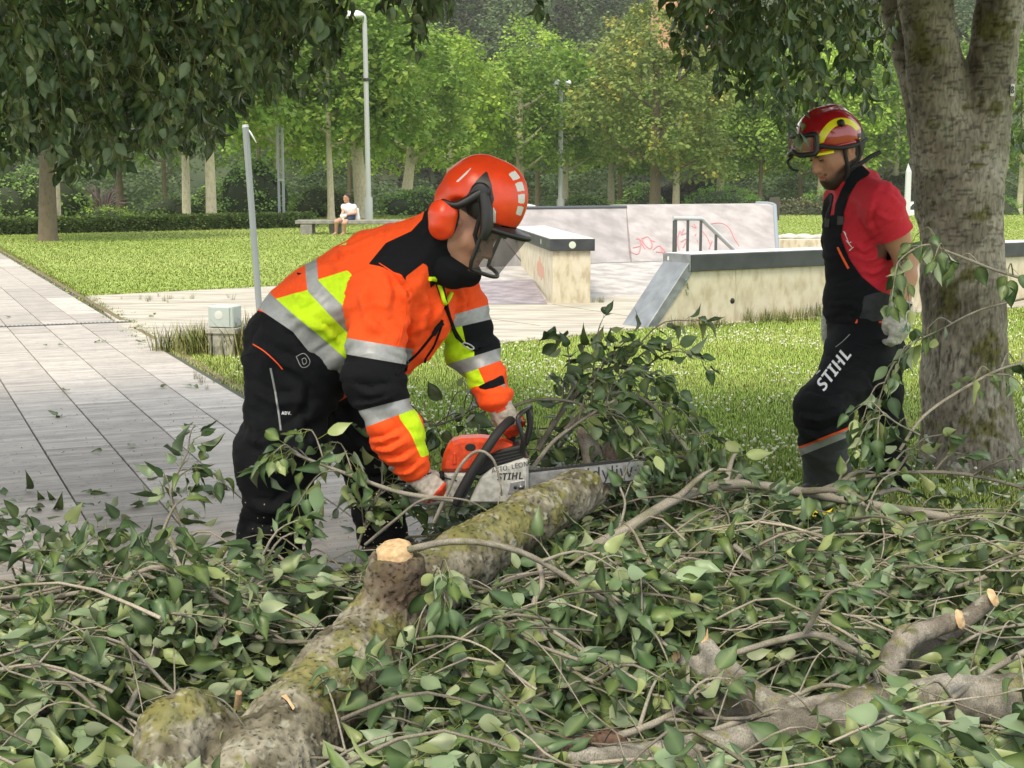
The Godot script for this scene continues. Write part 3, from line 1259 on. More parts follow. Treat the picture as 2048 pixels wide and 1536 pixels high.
	obj("concrete_block", mk(box(Vector3(0.46, 0.67, 5.6), 0.004, Vector3(0, 0.33, -2.82))), cream, block)
	obj("steel_rim", mk(box(Vector3(0.55, 0.145, 5.7), 0.006, Vector3(0, 0.725, -2.82))), cap_m, block)
	obj("cap_top", mk(box(Vector3(0.53, 0.008, 5.68), 0.002, Vector3(0, 0.799, -2.82))), top_m, block)
	obj("round_sticker", mk(moved(lathe([[0.0, 0.002], [0.042, 0.002], [0.043, 0.0]], 24), Transform3D(Basis(Vector3.RIGHT, PI / 2), Vector3(0.0, 0.725, 0.0305)))), mat("sticker_pale", lin(0.5, 0.55, 0.45), 0.5), block)
	obj("sticker_print", mk(prism([Vector2(-0.02, -0.01), Vector2(0.0, 0.022), Vector2(0.022, 0.012), Vector2(0.008, -0.004)], 0.0328, 0.0336)), mat("sticker_red", lin(0.55, 0.25, 0.15), 0.5), block)
	obj("small_sticker", mk(box(Vector3(0.002, 0.06, 0.05), 0.0005, Vector3(-0.2765, 0.73, -0.85))), M.white_sticker, block)
	var red := mat("red_paint", lin(0.55, 0.14, 0.13), 0.8)
	for i in 9:
		var zz := -0.95 - i * 0.085
		obj("paint_mark", mk(box(Vector3(0.003, rf(0.2, 0.36) * (1.0 - absf(i - 4) * 0.13), 0.075), 0.001, Vector3(-0.2312, 0.36 + rf(-0.03, 0.03), zz))), mat("faded_red_paint", lin(0.5, 0.3, 0.22), 0.85), block)
	# low purple ramp beside it
	var rp := thing("skate_ramp", "low purple grey ramp against the left side of the concrete block", "ramp", Vector3(0.0, 0, -18.2))
	wobj("slope", flat([[Vector3(-0.9, 0.026, -17.0), Vector3(0.42, 0.026, -17.05), Vector3(0.3, 0.16, -19.0), Vector3(-0.9, 0.16, -19.0)], [Vector3(-0.9, 0.02, -17.0), Vector3(-0.9, 0.02, -19.4), Vector3(-0.9, 0.16, -19.4), Vector3(-0.9, 0.16, -19.0), Vector3(-0.9, 0.026, -17.0)], [Vector3(0.42, 0.02, -17.05), Vector3(0.28, 0.02, -19.4), Vector3(0.28, 0.16, -19.4), Vector3(0.3, 0.16, -19.0), Vector3(0.42, 0.026, -17.05)], [Vector3(-0.9, 0.16, -19.0), Vector3(0.3, 0.16, -19.0), Vector3(0.28, 0.16, -19.4), Vector3(-0.9, 0.16, -19.4)]]), mat("purple_concrete", lin(0.3, 0.265, 0.29), 0.85, {"tex": tone, "tri": 0.8, "world": true}), rp)
	# quarter pipe
	var qe := Vector3(0.882, 0, -0.471)
	var qn := Vector3(-0.471, 0, -0.882)
	var q0 := Vector3(1.165, 0, -21.2)
	var qp := thing("quarter_pipe", "wide pale lilac concrete skate bank with red scribbled graffiti", "skate ramp", q0)
	var prof := [[-2.7, 0.0], [-2.65, 0.022], [-0.1, 0.262], [-0.06, 0.27]]
	var up := [[0.0, 0.272], [0.12, 0.31]]
	for i in 9: up.append([0.12 + 1.38 * (i + 1) / 9.0, 0.31 + 0.75 * (i + 1) / 9.0])
	var tt := func(t: float, n: float, sk: float) -> Vector3: return q0 + qe * (t - sk * (1.0 - clampf(n / 1.5, 0.0, 1.0))) + qn * n
	var sweep := func(pr: Array, t0: float, t1: float, s0 := 0.0, s1 := 0.0) -> Dictionary:
		var md := md_new()
		for k in pr.size() - 1:
			var a: Vector3 = tt.call(t0, pr[k][0], s0) + Vector3(0, pr[k][1], 0)
			var b: Vector3 = tt.call(t1, pr[k][0], s1) + Vector3(0, pr[k][1], 0)
			var c: Vector3 = tt.call(t1, pr[k + 1][0], s1) + Vector3(0, pr[k + 1][1], 0)
			var d: Vector3 = tt.call(t0, pr[k + 1][0], s0) + Vector3(0, pr[k + 1][1], 0)
			join(md, flat([[a, b, c, d]], false))
		# ends
		for e2 in [[t0, true, s0], [t1, false, s1]]:
			var fan := []
			for q in pr: fan.append(tt.call(e2[0], q[0], e2[2]) + Vector3(0, q[1], 0))
			fan.append(tt.call(e2[0], pr[-1][0], e2[2]))
			fan.append(tt.call(e2[0], pr[0][0], e2[2]))
			var want: Vector3 = qe * (-1.0 if e2[1] else 1.0)
			var fn := Vector3.ZERO
			for k in range(1, fan.size() - 1): fn += (fan[k] - fan[0]).cross(fan[k + 1] - fan[0])
			if fn.dot(want) < 0.0: fan.reverse()
			var b: int = md.v.size()
			for q in fan:
				md.v.append(q)
				md.n.append(want)
			for k in range(1, fan.size() - 1): md.i.append_array(PackedInt32Array([b, b + k, b + k + 1]))
		return md
	wobj("lower_bank", sweep.call(prof, -2.6, 3.3, 0.0, 0.0), pale, qp)
	var left := up.duplicate()
	left.append_array([[1.5, 1.06], [1.9, 1.06], [1.9, 0.0]])
	wobj("upper_bank", sweep.call(left, -1.1, 1.58, 0.0, 0.86), lilac, qp)
	var right := up.duplicate()
	right[right.size() - 1] = [1.44, 1.03]
	right.append_array([[1.5, 1.062], [1.58, 1.085], [1.7, 1.095], [2.0, 1.095], [2.0, 0.0]])
	wobj("upper_bank", sweep.call(right, 1.592, 4.6, 0.86, 1.1), mat("lilac_light", lin(0.41, 0.38, 0.375), 0.8, {"tex": tone, "bump": pits, "depth": 0.1, "tri": 0.5, "world": true}), qp)
	wobj("coping", tube([q0 + qe * -1.1 + qn * 1.49 + Vector3(0, 1.065, 0), q0 + qe * 1.58 + qn * 1.49 + Vector3(0, 1.065, 0)], [0.03, 0.03], 10), mat("coping_steel", lin(0.1, 0.11, 0.12), 0.4, {"metal": 0.6}), qp)
	var ep := []
	for q in right.slice(0, right.size() - 1): ep.append(tt.call(4.62, q[0], 1.1) + Vector3(0, q[1], 0))
	wobj("edge_strip", tube(ep, filled(ep.size(), 0.035), 8), mat("edge_blue", lin(0.24, 0.28, 0.31), 0.5, {"metal": 0.3}), qp)
	var gn := qe.cross(qn * 1.38 + Vector3(0, 0.75, 0)).normalized()
	if gn.z < 0.0: gn = -gn
	var gp := q0 + qn * 0.12 + Vector3(0, 0.31, 0) + gn * 0.003
	var gmat := mat("graffiti_red", lin(0.5, 0.19, 0.2), 0.8)
	ribbon([[[1258, 502], [1276, 508], [1282, 482], [1272, 478]], [[1282, 492], [1266, 496]], [[1284, 478], [1296, 474], [1304, 488], [1300, 498], [1288, 488], [1284, 476]], [[1276, 476], [1290, 498]], [[1306, 500], [1318, 492], [1330, 504], [1312, 504]], [[1320, 490], [1326, 508]], [[1300, 480], [1310, 484]],
		[[1360, 462], [1354, 480], [1358, 500]], [[1368, 458], [1362, 470], [1372, 466]], [[1362, 484], [1374, 478], [1366, 496]], [[1384, 452], [1392, 456], [1388, 448]], [[1394, 480], [1396, 484]], [[1392, 468], [1390, 472]], [[1404, 462], [1414, 474], [1420, 488]], [[1424, 482], [1418, 498]],
		[[1412, 450], [1440, 446], [1458, 456], [1468, 476], [1478, 492]]], 0.008, gmat, "graffiti", qp, gp, gn)
	# broken low wall to the right of it
	var lw := thing("low_wall", "low cream concrete wall with a chipped white top beside the skate bank", "wall", Vector3(5.3, 0, -26.0))
	obj("concrete", mk(box(Vector3(1.9, 0.44, 0.5), 0.01, Vector3(0.2, 0.22, 0))), cream, lw)
	obj("top_slab", mk(tube(curve([Vector3(-0.75, 0.46, 0), Vector3(-0.2, 0.475, 0.02), Vector3(0.4, 0.46, -0.02), Vector3(1.1, 0.44, 0)], 24), filled(25, 0.05), 9, true, func(p: Vector3, t: float, a: float) -> float: return 0.02 * sin(t * 37.0 + a * 2.0))), top_m, lw)

# ---------------------------------------------------------------- far trees, shrubs, lamps, bench, cars
var sprigs := []
var leaf_m: StandardMaterial3D

func sprig(n: int, leaf: float, r0: float, sd: int) -> ArrayMesh:
	var r := RandomNumberGenerator.new()
	r.seed = sd
	var md := md_new()
	for i in n:
		var p := Vector3(r.randf_range(-1, 1), r.randf_range(-0.7, 0.7), r.randf_range(-1, 1)) * r0
		var d := (p.normalized() + Vector3(r.randf_range(-1, 1), r.randf_range(-0.9, 0.3), r.randf_range(-1, 1))).normalized()
		var s := d.cross(Vector3(r.randf_range(-0.4, 0.4), 1, r.randf_range(-0.4, 0.4))).normalized()
		var l := leaf * r.randf_range(0.7, 1.2)
		var u := s.cross(d)
		var b: int = md.v.size()
		var c := r.randf_range(0.72, 1.2)
		for q in [p, p + d * l * 0.5 + s * l * 0.42 + u * l * 0.1, p + d * l, p + d * l * 0.5 - s * l * 0.42 + u * l * 0.1]:
			md.v.append(q)
			md.n.append((u + p.normalized() * 0.5).normalized())
			md.c.append(Color(c, c, c))
		md.i.append_array(PackedInt32Array([b, b + 1, b + 2, b, b + 2, b + 3]))
	return mk(md)

# points over lobes that make up a crown: [centre, radii]
func crown_points(lobes: Array, per: float, r: RandomNumberGenerator, inner := 0.25) -> Array:
	var out := []
	for l in lobes:
		var rad: Vector3 = l[1]
		var n := int(per * (rad.x * rad.y + rad.y * rad.z + rad.x * rad.z) * 1.4)
		for i in n:
			var d := Vector3(r.randfn(), r.randfn(), r.randfn()).normalized()
			if d.y < -0.75: continue
			var k := 1.0 - inner * r.randf() * r.randf() + r.randfn() * 0.03
			var p: Vector3 = l[0] + d * rad * k
			var hid := false
			for o in lobes:
				if o != l and ((p - o[0]) / o[1]).length() < 0.8:
					hid = true
					break
			if not hid: out.append([p, d])
	return out

func leaf_cloud(called: String, pts: Array, parent: Node3D, tone: Array, size: float, r: RandomNumberGenerator) -> void:
	var pl := []
	var tn := []
	for q in pts:
		var b := Basis(Vector3.UP, r.randf() * TAU).rotated(Vector3(r.randf_range(-1, 1), 0, r.randf_range(-1, 1)).normalized(), r.randf_range(-0.7, 0.7))
		pl.append(Transform3D(b.scaled(Vector3.ONE * size * r.randf_range(0.75, 1.25)), q[0]))
		var c: Color = (tone[0] as Color).lerp(tone[1], r.randf())
		if tone.size() > 2 and r.randf() < 0.12: c = tone[2]
		tn.append(c * r.randf_range(0.95, 1.4))
	scatter(called, sprigs[r.randi_range(0, sprigs.size() - 1)], leaf_m, pl, tn, parent)

func crown_lobes(w: float, y0: float, y1: float, r: RandomNumberGenerator, n := 11) -> Array:
	var lobes := [[Vector3(0, lerpf(y0, y1, 0.45), 0), Vector3(w * 0.68, (y1 - y0) * 0.42, w * 0.68)]]
	for i in n:
		var a := TAU * (i * 0.618)
		var t := (i + 0.5) / n
		var rr := w * 0.62 * sin(PI * (0.22 + 0.66 * t))
		lobes.append([Vector3(cos(a) * rr, lerpf(y0 + 0.12 * (y1 - y0), y1 - 0.14 * (y1 - y0), t), sin(a) * rr), Vector3(1, 0.85, 1) * w * r.randf_range(0.3, 0.46)])
	lobes.append([Vector3(r.randf_range(-0.2, 0.2) * w, y1 - 0.12 * (y1 - y0), 0), Vector3(0.34, 0.42, 0.34) * w])
	return lobes

var bark_pale: StandardMaterial3D
var bark_dark: StandardMaterial3D

func far_tree(x: float, base_y: float, d: float, w: float, y0: float, y1: float, thick: float, lean: float, tone: Array, label: String, sd: int, dark := false, dens := 9.0) -> Node3D:
	var r := RandomNumberGenerator.new()
	r.seed = sd
	var g := at(x, 400, d)
	g.y = base_y
	var t := thing("tree", label, "tree", g, "trees round the plaza")
	var h := y1 - y0
	var path := curve([Vector3(0, -0.1, 0), Vector3(lean * 0.3, y0 * 0.45, 0), Vector3(lean * 0.7, y0 * 0.95, 0.05), Vector3(lean, y0 + h * 0.35, 0), Vector3(lean * 1.1, y0 + h * 0.7, 0)], 14)
	var rad := []
	for k in 15: rad.append(thick * (0.62 if k else 0.8) * (1.0 - 0.62 * k / 14.0))
	obj("trunk", mk(tube(path, rad, 12)), bark_dark if dark else bark_pale, t)
	for i in 7:
		var a := i * 2.4 + r.randf()
		var s := path[7 + i]  as Vector3
		var e := s + Vector3(cos(a) * w * 0.55, h * r.randf_range(0.1, 0.24), sin(a) * w * 0.55)
		obj("limb", mk(tube(curve([s, s.lerp(e, 0.5) + Vector3(0, -0.1, 0), e], 6), [thick * 0.24, thick * 0.22, thick * 0.19, thick * 0.16, thick * 0.13, thick * 0.09, 0.02], 6)), bark_dark if dark else bark_pale, t)
	leaf_cloud("crown", crown_points(crown_lobes(w, y0 * 0.92, y1, r), dens, r), t, tone, 1.0, r)
	return t

func bush(x: float, d: float, base_y: float, w: float, h: float, dep: float, tone_in: Array, label: String, sd: int, clipped := false, cat := "shrub") -> void:
	var r := RandomNumberGenerator.new()
	r.seed = sd
	var tone := tone_in.duplicate()
	var g := at(x, 400, d)
	g.y = base_y
	var t := thing("clipped_shrub" if clipped else "shrub", label, cat, g)
	var lobes := []
	if clipped:
		lobes = [[Vector3(0, 0, 0), Vector3(w, h, dep)]]
	else:
		for i in 9:
			var a := TAU * i * 0.618
			var q := sqrt((i + 0.3) / 9.0)
			lobes.append([Vector3(cos(a) * w * 0.62 * q, h * (0.62 - 0.34 * q) * r.randf_range(0.8, 1.1), sin(a) * dep * 0.62 * q), Vector3(w * 0.46, h * 0.42, dep * 0.46) * r.randf_range(0.8, 1.15)])
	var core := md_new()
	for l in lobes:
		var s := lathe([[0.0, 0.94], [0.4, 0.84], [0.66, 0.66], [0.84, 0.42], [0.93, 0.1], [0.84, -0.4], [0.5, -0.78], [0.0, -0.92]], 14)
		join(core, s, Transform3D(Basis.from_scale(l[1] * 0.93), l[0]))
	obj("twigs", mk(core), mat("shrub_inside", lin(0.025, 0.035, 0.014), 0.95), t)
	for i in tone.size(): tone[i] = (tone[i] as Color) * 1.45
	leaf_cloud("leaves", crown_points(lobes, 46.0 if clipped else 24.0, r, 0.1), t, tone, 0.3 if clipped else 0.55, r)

func make_background() -> void:
	leaf_m = mat("far_leaf", Color.WHITE, 0.55, {"vc": 1, "back": Color(0.8, 0.8, 0.8), "spec": 0.3})
	for i in 3: sprigs.append(sprig(15, 0.24, 0.36, 50 + i))
	var bk := ntex("plane_bark", 256, 0.03, 3, FastNoiseLite.TYPE_CELLULAR, [[0.0, lin(0.3, 0.26, 0.18)], [0.4, lin(0.5, 0.45, 0.32)], [0.8, lin(0.58, 0.53, 0.4)]])
	bark_pale = mat("pale_bark", Color(0.98, 0.98, 0.98), 0.9, {"tex": bk, "tri": Vector3(1.4, 0.7, 1.4), "world": true})
	bark_dark = mat("dark_bark", lin(0.24, 0.215, 0.185), 0.9, {"tex": bk, "tri": Vector3(1.4, 0.7, 1.4), "world": true})
	var lime := [Color(0.2, 0.34, 0.04), Color(0.33, 0.46, 0.07), Color(0.4, 0.5, 0.1)]
	var mid := [Color(0.12, 0.22, 0.035), Color(0.22, 0.34, 0.06), Color(0.28, 0.36, 0.08)]
	var deep := [Color(0.095, 0.17, 0.045), Color(0.17, 0.26, 0.075)]
	var olive := [Color(0.17, 0.235, 0.06), Color(0.235, 0.295, 0.085), Color(0.4, 0.38, 0.09)]
	var grey := [Color(0.12, 0.18, 0.085), Color(0.19, 0.25, 0.11)]
	# hill with woods that closes the view
	var hill := sheet(30, 12, func(u: float, v: float) -> Vector3: return Vector3(lerpf(-130, 130, u), -2.0 + 34.0 * v + 2.5 * sin(u * 17.0) * v, -125.0 - 80.0 * v))
	struct("hill", mk(hill), mat("hill_green", lin(0.05, 0.07, 0.03), 0.95))
	var r := RandomNumberGenerator.new()
	r.seed = 9
	var pl := []
	var tn := []
	for i in 300:
		var u := r.randf()
		var v := r.randf() * 0.75
		var c := Vector3(lerpf(-75, 75, u), -2.0 + 34.0 * v, -124.0 - 80.0 * v)
		var base := (grey[0] as Color).lerp(grey[1], r.randf()) * r.randf_range(0.75, 1.2)
		if r.randf() < 0.12: base = Color(0.09, 0.075, 0.07)
		var hh := r.randf_range(3.0, 6.0)
		for k in 150:
			var d := Vector3(r.randfn(), r.randfn(), r.randfn()).normalized()
			if d.z < -0.35: continue
			pl.append(Transform3D(Basis(Vector3.UP, r.randf() * TAU).scaled(Vector3.ONE * r.randf_range(1.2, 2.0)), c + Vector3(0, hh, 0) + d * Vector3(3.6, hh, 3.0)))
			tn.append(base * r.randf_range(0.8, 1.2))
	scatter("woodland", sprigs[0], leaf_m, pl, tn)
	pl = []
	tn = []
	for i in 5200:
		var x := r.randf_range(-62, 62)
		var z := r.randf_range(-118, -100)
		var hh := 2.6 + 1.6 * sin(x * 0.35) + 0.9 * sin(x * 0.9 + 1.0)
		pl.append(Transform3D(Basis(Vector3.UP, r.randf() * TAU).scaled(Vector3.ONE * r.randf_range(1.0, 1.7)), Vector3(x, -1.2 + r.randf() * maxf(hh, 1.2), z)))
		tn.append(Color(0.06, 0.1, 0.04).lerp(Color(0.13, 0.19, 0.065), r.randf()))
	scatter("undergrowth", sprigs[1], leaf_m, pl, tn)
	# back row: tall trees
	var lab := [["tall grey green tree rising behind the lime trees at the top of the view", "dark"]]
	var back := [[120, 92, 5.0, 13.0, mid], [330, 96, 5.0, 12.5, deep], [520, 94, 4.6, 12.0, mid], [700, 92, 4.6, 10.6, lime], [905, 96, 4.8, 10.9, lime], [1075, 94, 4.6, 12.2, lime], [1240, 100, 5.0, 13.5, olive], [1420, 96, 4.6, 10.2, lime], [1600, 98, 5.0, 11.5, mid], [1770, 96, 5.0, 12.0, lime], [1960, 94, 5.0, 12.0, mid], [2120, 96, 5.0, 12.0, deep]]
	var kinds := ["at the far left behind the canopy", "behind the shrubs at left", "behind the twin post", "behind the left street lamp", "right above the orange helmet", "left of the double street lamp top", "behind the olive tree", "above the handrail", "left of the red helmet", "behind the red helmet", "behind the great trunk", "at the right edge behind the trunk"]
	for i in back.size():
		var b: Array = back[i]
		far_tree(b[0], -1.2, b[1], b[2], 3.2, b[3], 0.34, 0.0, b[4], "tall leafy tree of the back row, " + kinds[i], 100 + i, true, 5.5)
	# front row
	var S := [[422, 0.0, 44.6, 2.9, 3.5, 8.4, 0.30, 0.0, mid, "pale trunked tree standing behind the low hedge left of the leaning pole", false],
		[372, 0.0, 49.8, 2.6, 3.2, 8.0, 0.27, 0.05, deep, "thin pale trunked tree just left of the pole and its thicker neighbour", false],
		[662, 0.0, 55.0, 3.0, 2.9, 8.2, 0.24, -0.05, mid, "slim pale trunked tree directly behind the seated person's left side", false],
		[724, 0.0, 57.0, 3.1, 3.2, 9.0, 0.5, -0.25, mid, "thick pale leaning tree close left of the tall street lamp", false],
		[806, -0.6, 66.0, 3.6, 3.0, 9.2, 0.5, 0.5, mid, "pale tree leaning right, above the bent back in orange", false],
		[900, -1.2, 76.0, 3.3, 3.2, 10.2, 0.4, 0.0, lime, "bright green tree behind the orange helmet's left side", false],
		[1040, -1.2, 80.0, 3.2, 3.4, 9.6, 0.5, 0.0, mid, "tree behind the visor with its trunk right of the orange helmet", false],
		[1130, -1.2, 84.0, 3.0, 3.4, 10.0, 0.4, 0.0, mid, "green tree just behind the double street lamp", false],
		[1222, -1.2, 86.0, 3.2, 3.4, 9.0, 0.42, 0.0, mid, "slender pale tree between double lamp and olive tree", false],
		[1310, -1.2, 74.0, 4.3, 3.1, 11.0, 0.6, 0.0, olive, "broad olive brown tree with dark trunk in the middle of the row", true],
		[1352, -1.2, 84.0, 2.9, 3.5, 8.6, 0.42, 0.0, mid, "pale straight tree right beside the olive tree's dark trunk", false],
		[1440, -1.2, 86.0, 3.4, 3.6, 9.0, 0.5, 0.0, lime, "pale trunked tree in front of the clipped dome", false],
		[1520, -1.2, 84.0, 3.0, 3.3, 9.5, 0.26, 0.0, mid, "thin trunked tree at the right end of the skate bank", true],
		[1640, -1.2, 84.0, 3.6, 3.2, 9.8, 0.4, 0.0, lime, "bright green tree behind the face under the red helmet", false],
		[1790, -1.2, 88.0, 3.6, 3.2, 9.6, 0.4, 0.0, mid, "green tree seen between red helmet and great trunk", false],
		[2040, -0.8, 70.0, 3.2, 2.6, 9.0, 0.3, 0.0, mid, "pale tree right of the great trunk at the picture's edge", false],
		[112, 0.0, 42.0, 3.0, 3.6, 9.0, 0.22, 0.05, mid, "slim pale tree behind the grey trunk at far left", false],
		[560, 0.0, 60.0, 2.8, 2.6, 8.2, 0.3, 0.0, lime, "green tree behind the twin steel post", false],
		[240, 0.0, 58.0, 3.2, 2.2, 8.0, 0.3, 0.0, mid, "tree behind the bare purple bush", true]]
	for i in S.size():
		var q: Array = S[i]
		far_tree(q[0], q[1], q[2], q[3], q[4], q[5], q[6], q[7], q[8], q[9], 200 + i, q[10], 10.0)
	far_tree(92, 0.0, 35.4, 2.6, 2.6, 6.4, 0.4, 0.15, deep, "dark grey trunked tree on the lawn at far left beside the path", 260, true, 10.0)
	# shrubs
	bush(60, 50.0, 0, 2.2, 2.1, 1.4, deep, "tall dark ivy shrub behind the grey trunk at far left", 300)
	bush(202, 50.0, 0, 1.28, 0.62, 0.9, [Color(0.13, 0.22, 0.03), Color(0.2, 0.3, 0.045)], "low yellow green clipped shrub in front of the bare purple bush", 301, true)
	bush(338, 53.0, 0, 1.35, 0.98, 1.1, [Color(0.06, 0.105, 0.03), Color(0.1, 0.15, 0.04)], "rounded dark green shrub between low shrub and pale trunks", 302)
	bush(508, 54.0, 0, 1.35, 2.4, 1.2, deep, "tall dark shrub behind the leaning pole", 303)
	bush(648, 58.0, 0, 1.6, 1.25, 1.2, [Color(0.07, 0.12, 0.03), Color(0.12, 0.17, 0.045)], "wide green shrub behind the bench and seated person", 304)
	bush(835, 62.0, -0.1, 1.9, 1.2, 1.2, deep, "dark shrub showing above the orange jacket's shoulder", 305)
	bush(440, 57.0, 0, 1.5, 1.6, 1.0, deep, "dark shrub behind the two pale trunks", 306)
	bush(1165, 84.0, -1.2, 3.0, 1.75, 1.6, [Color(0.08, 0.16, 0.03), Color(0.13, 0.22, 0.045)], "wide bright shrub behind the skate bank right of the white car", 307)
	bush(1285, 82.0, -1.2, 1.6, 2.4, 1.4, deep, "dark reed like shrub behind the skate bank below the olive tree", 308)
	bush(1443, 78.0, -1.2, 2.8, 2.45, 2.2, [Color(0.1, 0.19, 0.035), Color(0.13, 0.23, 0.045)], "large smooth clipped dome behind the skate bank", 309, true)
	bush(1655, 72.0, -0.9, 1.8, 2.0, 1.6, [Color(0.1, 0.18, 0.035), Color(0.14, 0.22, 0.045)], "clipped dome behind the person in red", 310, true)
	bush(1590, 70.0, -0.9, 1.6, 1.5, 1.4, [Color(0.06, 0.07, 0.035), Color(0.12, 0.11, 0.06)], "brownish loose shrub between the dome and the dark litter bin", 311)
	bush(2012, 66.0, -0.5, 0.8, 1.3, 0.8, [Color(0.1, 0.19, 0.035), Color(0.13, 0.23, 0.045)], "small clipped dome right of the great trunk", 312, true)
	bush(1400, 90.0, -1.2, 4.0, 3.0, 1.6, [Color(0.045, 0.038, 0.038), Color(0.08, 0.065, 0.06)], "dark purple leaved shrub behind the pale trunks", 313)
	bush(1790, 88.0, -1.2, 5.0, 3.2, 1.6, [Color(0.05, 0.08, 0.035), Color(0.09, 0.13, 0.05)], "dark shrub mass behind the person in red", 314)
	bush(960, 84.0, -1.2, 3.4, 2.6, 1.6, [Color(0.05, 0.085, 0.035), Color(0.09, 0.14, 0.05)], "dark shrub mass behind the orange helmet", 315)
	# bare purple bush
	var bb := thing("bare_bush", "leafless purple brown bush of fanning twigs behind the low clipped shrub", "shrub", at(203, 418, 52.0) * Vector3(1, 0, 1))
	for i in 60:
		var a := r.randf() * TAU
		var q := r.randf_range(0.25, 0.95)
		var e := Vector3(cos(a) * q * 1.3, 0.55 + 0.9 * (1.0 - q * q) * r.randf_range(0.5, 1.1), sin(a) * q * 0.9)
		obj("twig", mk(tube(curve([Vector3(cos(a) * 0.1, 0.0, 0), e * 0.55 + Vector3(0, 0.25, 0), e], 5), [0.03, 0.026, 0.022, 0.018, 0.014, 0.008], 5)), mat("purple_twig", lin(0.13, 0.095, 0.1), 0.9), bb)
	# low hedge
	var hd := thing("hedge", "long low clipped hedge along the far edge of the left lawn", "hedge", Vector3(-10.5, 0, -42.5))
	var ha := ground_at(-60, 471)
	var hb := ground_at(620, 454.5)
	var hc := md_new()
	var hm := (ha + hb) * 0.5 - Vector3(-10.5, 0, -42.5)
	var hl := ha.distance_to(hb)
	var hbas := Basis(Vector3.UP, atan2(-(hb.z - ha.z), hb.x - ha.x))
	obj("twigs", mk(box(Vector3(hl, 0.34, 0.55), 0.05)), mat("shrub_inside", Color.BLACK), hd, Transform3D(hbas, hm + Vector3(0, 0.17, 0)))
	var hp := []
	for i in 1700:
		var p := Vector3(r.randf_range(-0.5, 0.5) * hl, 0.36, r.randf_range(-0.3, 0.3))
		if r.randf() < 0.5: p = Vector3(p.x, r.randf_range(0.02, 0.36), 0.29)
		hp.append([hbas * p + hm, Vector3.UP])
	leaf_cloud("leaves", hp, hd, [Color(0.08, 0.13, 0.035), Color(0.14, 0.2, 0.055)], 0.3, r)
	# street lamps
	var pole_m := mat("lamp_grey", lin(0.4, 0.42, 0.43), 0.5, {"metal": 0.3})
	var g1 := ground_at(738, 446)
	var lamp := thing("street_lamp", "tall grey street lamp with one curved white head, left of centre", "street lamp", g1)
	obj("pole", mk(tube([Vector3(0, 0, 0), Vector3(0, 0.9, 0), Vector3(0, 0.92, 0), Vector3(-0.05, 6.85, 0)], [0.15, 0.14, 0.095, 0.08], 14)), pole_m, lamp)
	obj("collar", mk(lathe([[0.13, 4.9], [0.14, 4.95], [0.13, 5.0]], 14)), M.dark_steel, lamp)
	obj("arm", mk(tube(curve([Vector3(-0.05, 6.8, 0), Vector3(-0.06, 7.1, 0), Vector3(-0.3, 7.22, 0.0), Vector3(-0.5, 7.2, 0)], 10), filled(11, 0.06), 8)), pole_m, lamp)
	var head := lathe([[0.0, 0.1], [0.25, 0.075], [0.37, 0.02], [0.4, -0.05], [0.3, -0.07], [0.0, -0.075]], 20, Vector3(1.15, 1.6, 0.8))
	obj("lamp_head", mk(head), mat("lamp_white", lin(0.7, 0.72, 0.74), 0.35), lamp, Transform3D(Basis(Vector3(0, 0, 1), 0.08), Vector3(-0.52, 7.14, 0)))
	var g2 := at(1121, 415, 80.0)
	g2.y = -1.2
	var lamp2 := thing("street_lamp", "slender grey street lamp with two small heads, in the middle distance", "street lamp", g2)
	obj("pole", mk(tube([Vector3.ZERO, Vector3(0, 1.6, 0), Vector3(0, 1.7, 0), Vector3(0, 7.9, 0)], [0.24, 0.22, 0.14, 0.12], 12)), pole_m, lamp2)
	for s in [-0.28, 0.38]:
		obj("lamp_head", mk(lathe([[0.0, 0.24], [0.2, 0.16], [0.26, 0.0], [0.17, -0.16], [0.06, -0.24]], 14)), mat("lamp_white", Color.WHITE), lamp2, Transform3D(Basis.from_scale(Vector3.ONE * (1.0 if s < 0 else 0.75)), Vector3(s, 8.0, 0)))
		obj("bracket", mk(tube([Vector3(0, 7.7, 0), Vector3(s, 7.75, 0)], [0.05, 0.05], 6)), pole_m, lamp2)
	# twin steel post
	var g3 := ground_at(564, 455)
	var tp := thing("steel_post", "grey twin steel post beside the far hedge, right of the leaning pole", "post", g3)
	for s in [-0.07, 0.07]:
		obj("upright", mk(box(Vector3(0.075, 3.25, 0.1), 0.008, Vector3(s, 1.62, 0))), mat("post_grey", lin(0.27, 0.29, 0.31), 0.5, {"metal": 0.3}), tp)
	obj("strap", mk(box(Vector3(0.2, 0.05, 0.11), 0.005, Vector3(0, 1.5, 0))), pole_m, tp)
	# leaning pole near the box
	var g4 := ground_at(521, 645)
	var lp := thing("leaning_pole", "slim grey metal pole leaning left behind the utility box", "pole", g4)
	var topp := at(491, 255, 15.0) - g4
	obj("tube", mk(tube([Vector3(0, -0.05, 0), topp], [0.034, 0.034], 12)), mat("pole_steel", lin(0.24, 0.27, 0.28), 0.5, {"metal": 0.3}), lp)
	obj("cap", mk(tube([topp, topp + Vector3(-0.003, 0.03, 0)], [0.037, 0.03], 12)), pole_m, lp)
	obj("paper_strip", mk(tube(curve([topp + Vector3(0.03, -0.02, 0), topp + Vector3(0.07, -0.08, 0.02), topp + Vector3(0.11, -0.16, 0.0)], 8), [0.004, 0.006, 0.008, 0.009, 0.009, 0.008, 0.007, 0.005, 0.002], 6)), M.white_sticker, lp)
	# utility box
	var g5 := ground_at(452, 712)
	var ub := thing("utility_box", "small pale grey utility box on a concrete foot among tall grass", "utility box", g5)
	var ubm := mat("box_grey", lin(0.4, 0.45, 0.44), 0.5)
	var ubc := mat("box_concrete", lin(0.42, 0.41, 0.36), 0.9, {"tex": M.tex_grime, "tri": 2.0})
	ub.rotation.y = -0.25
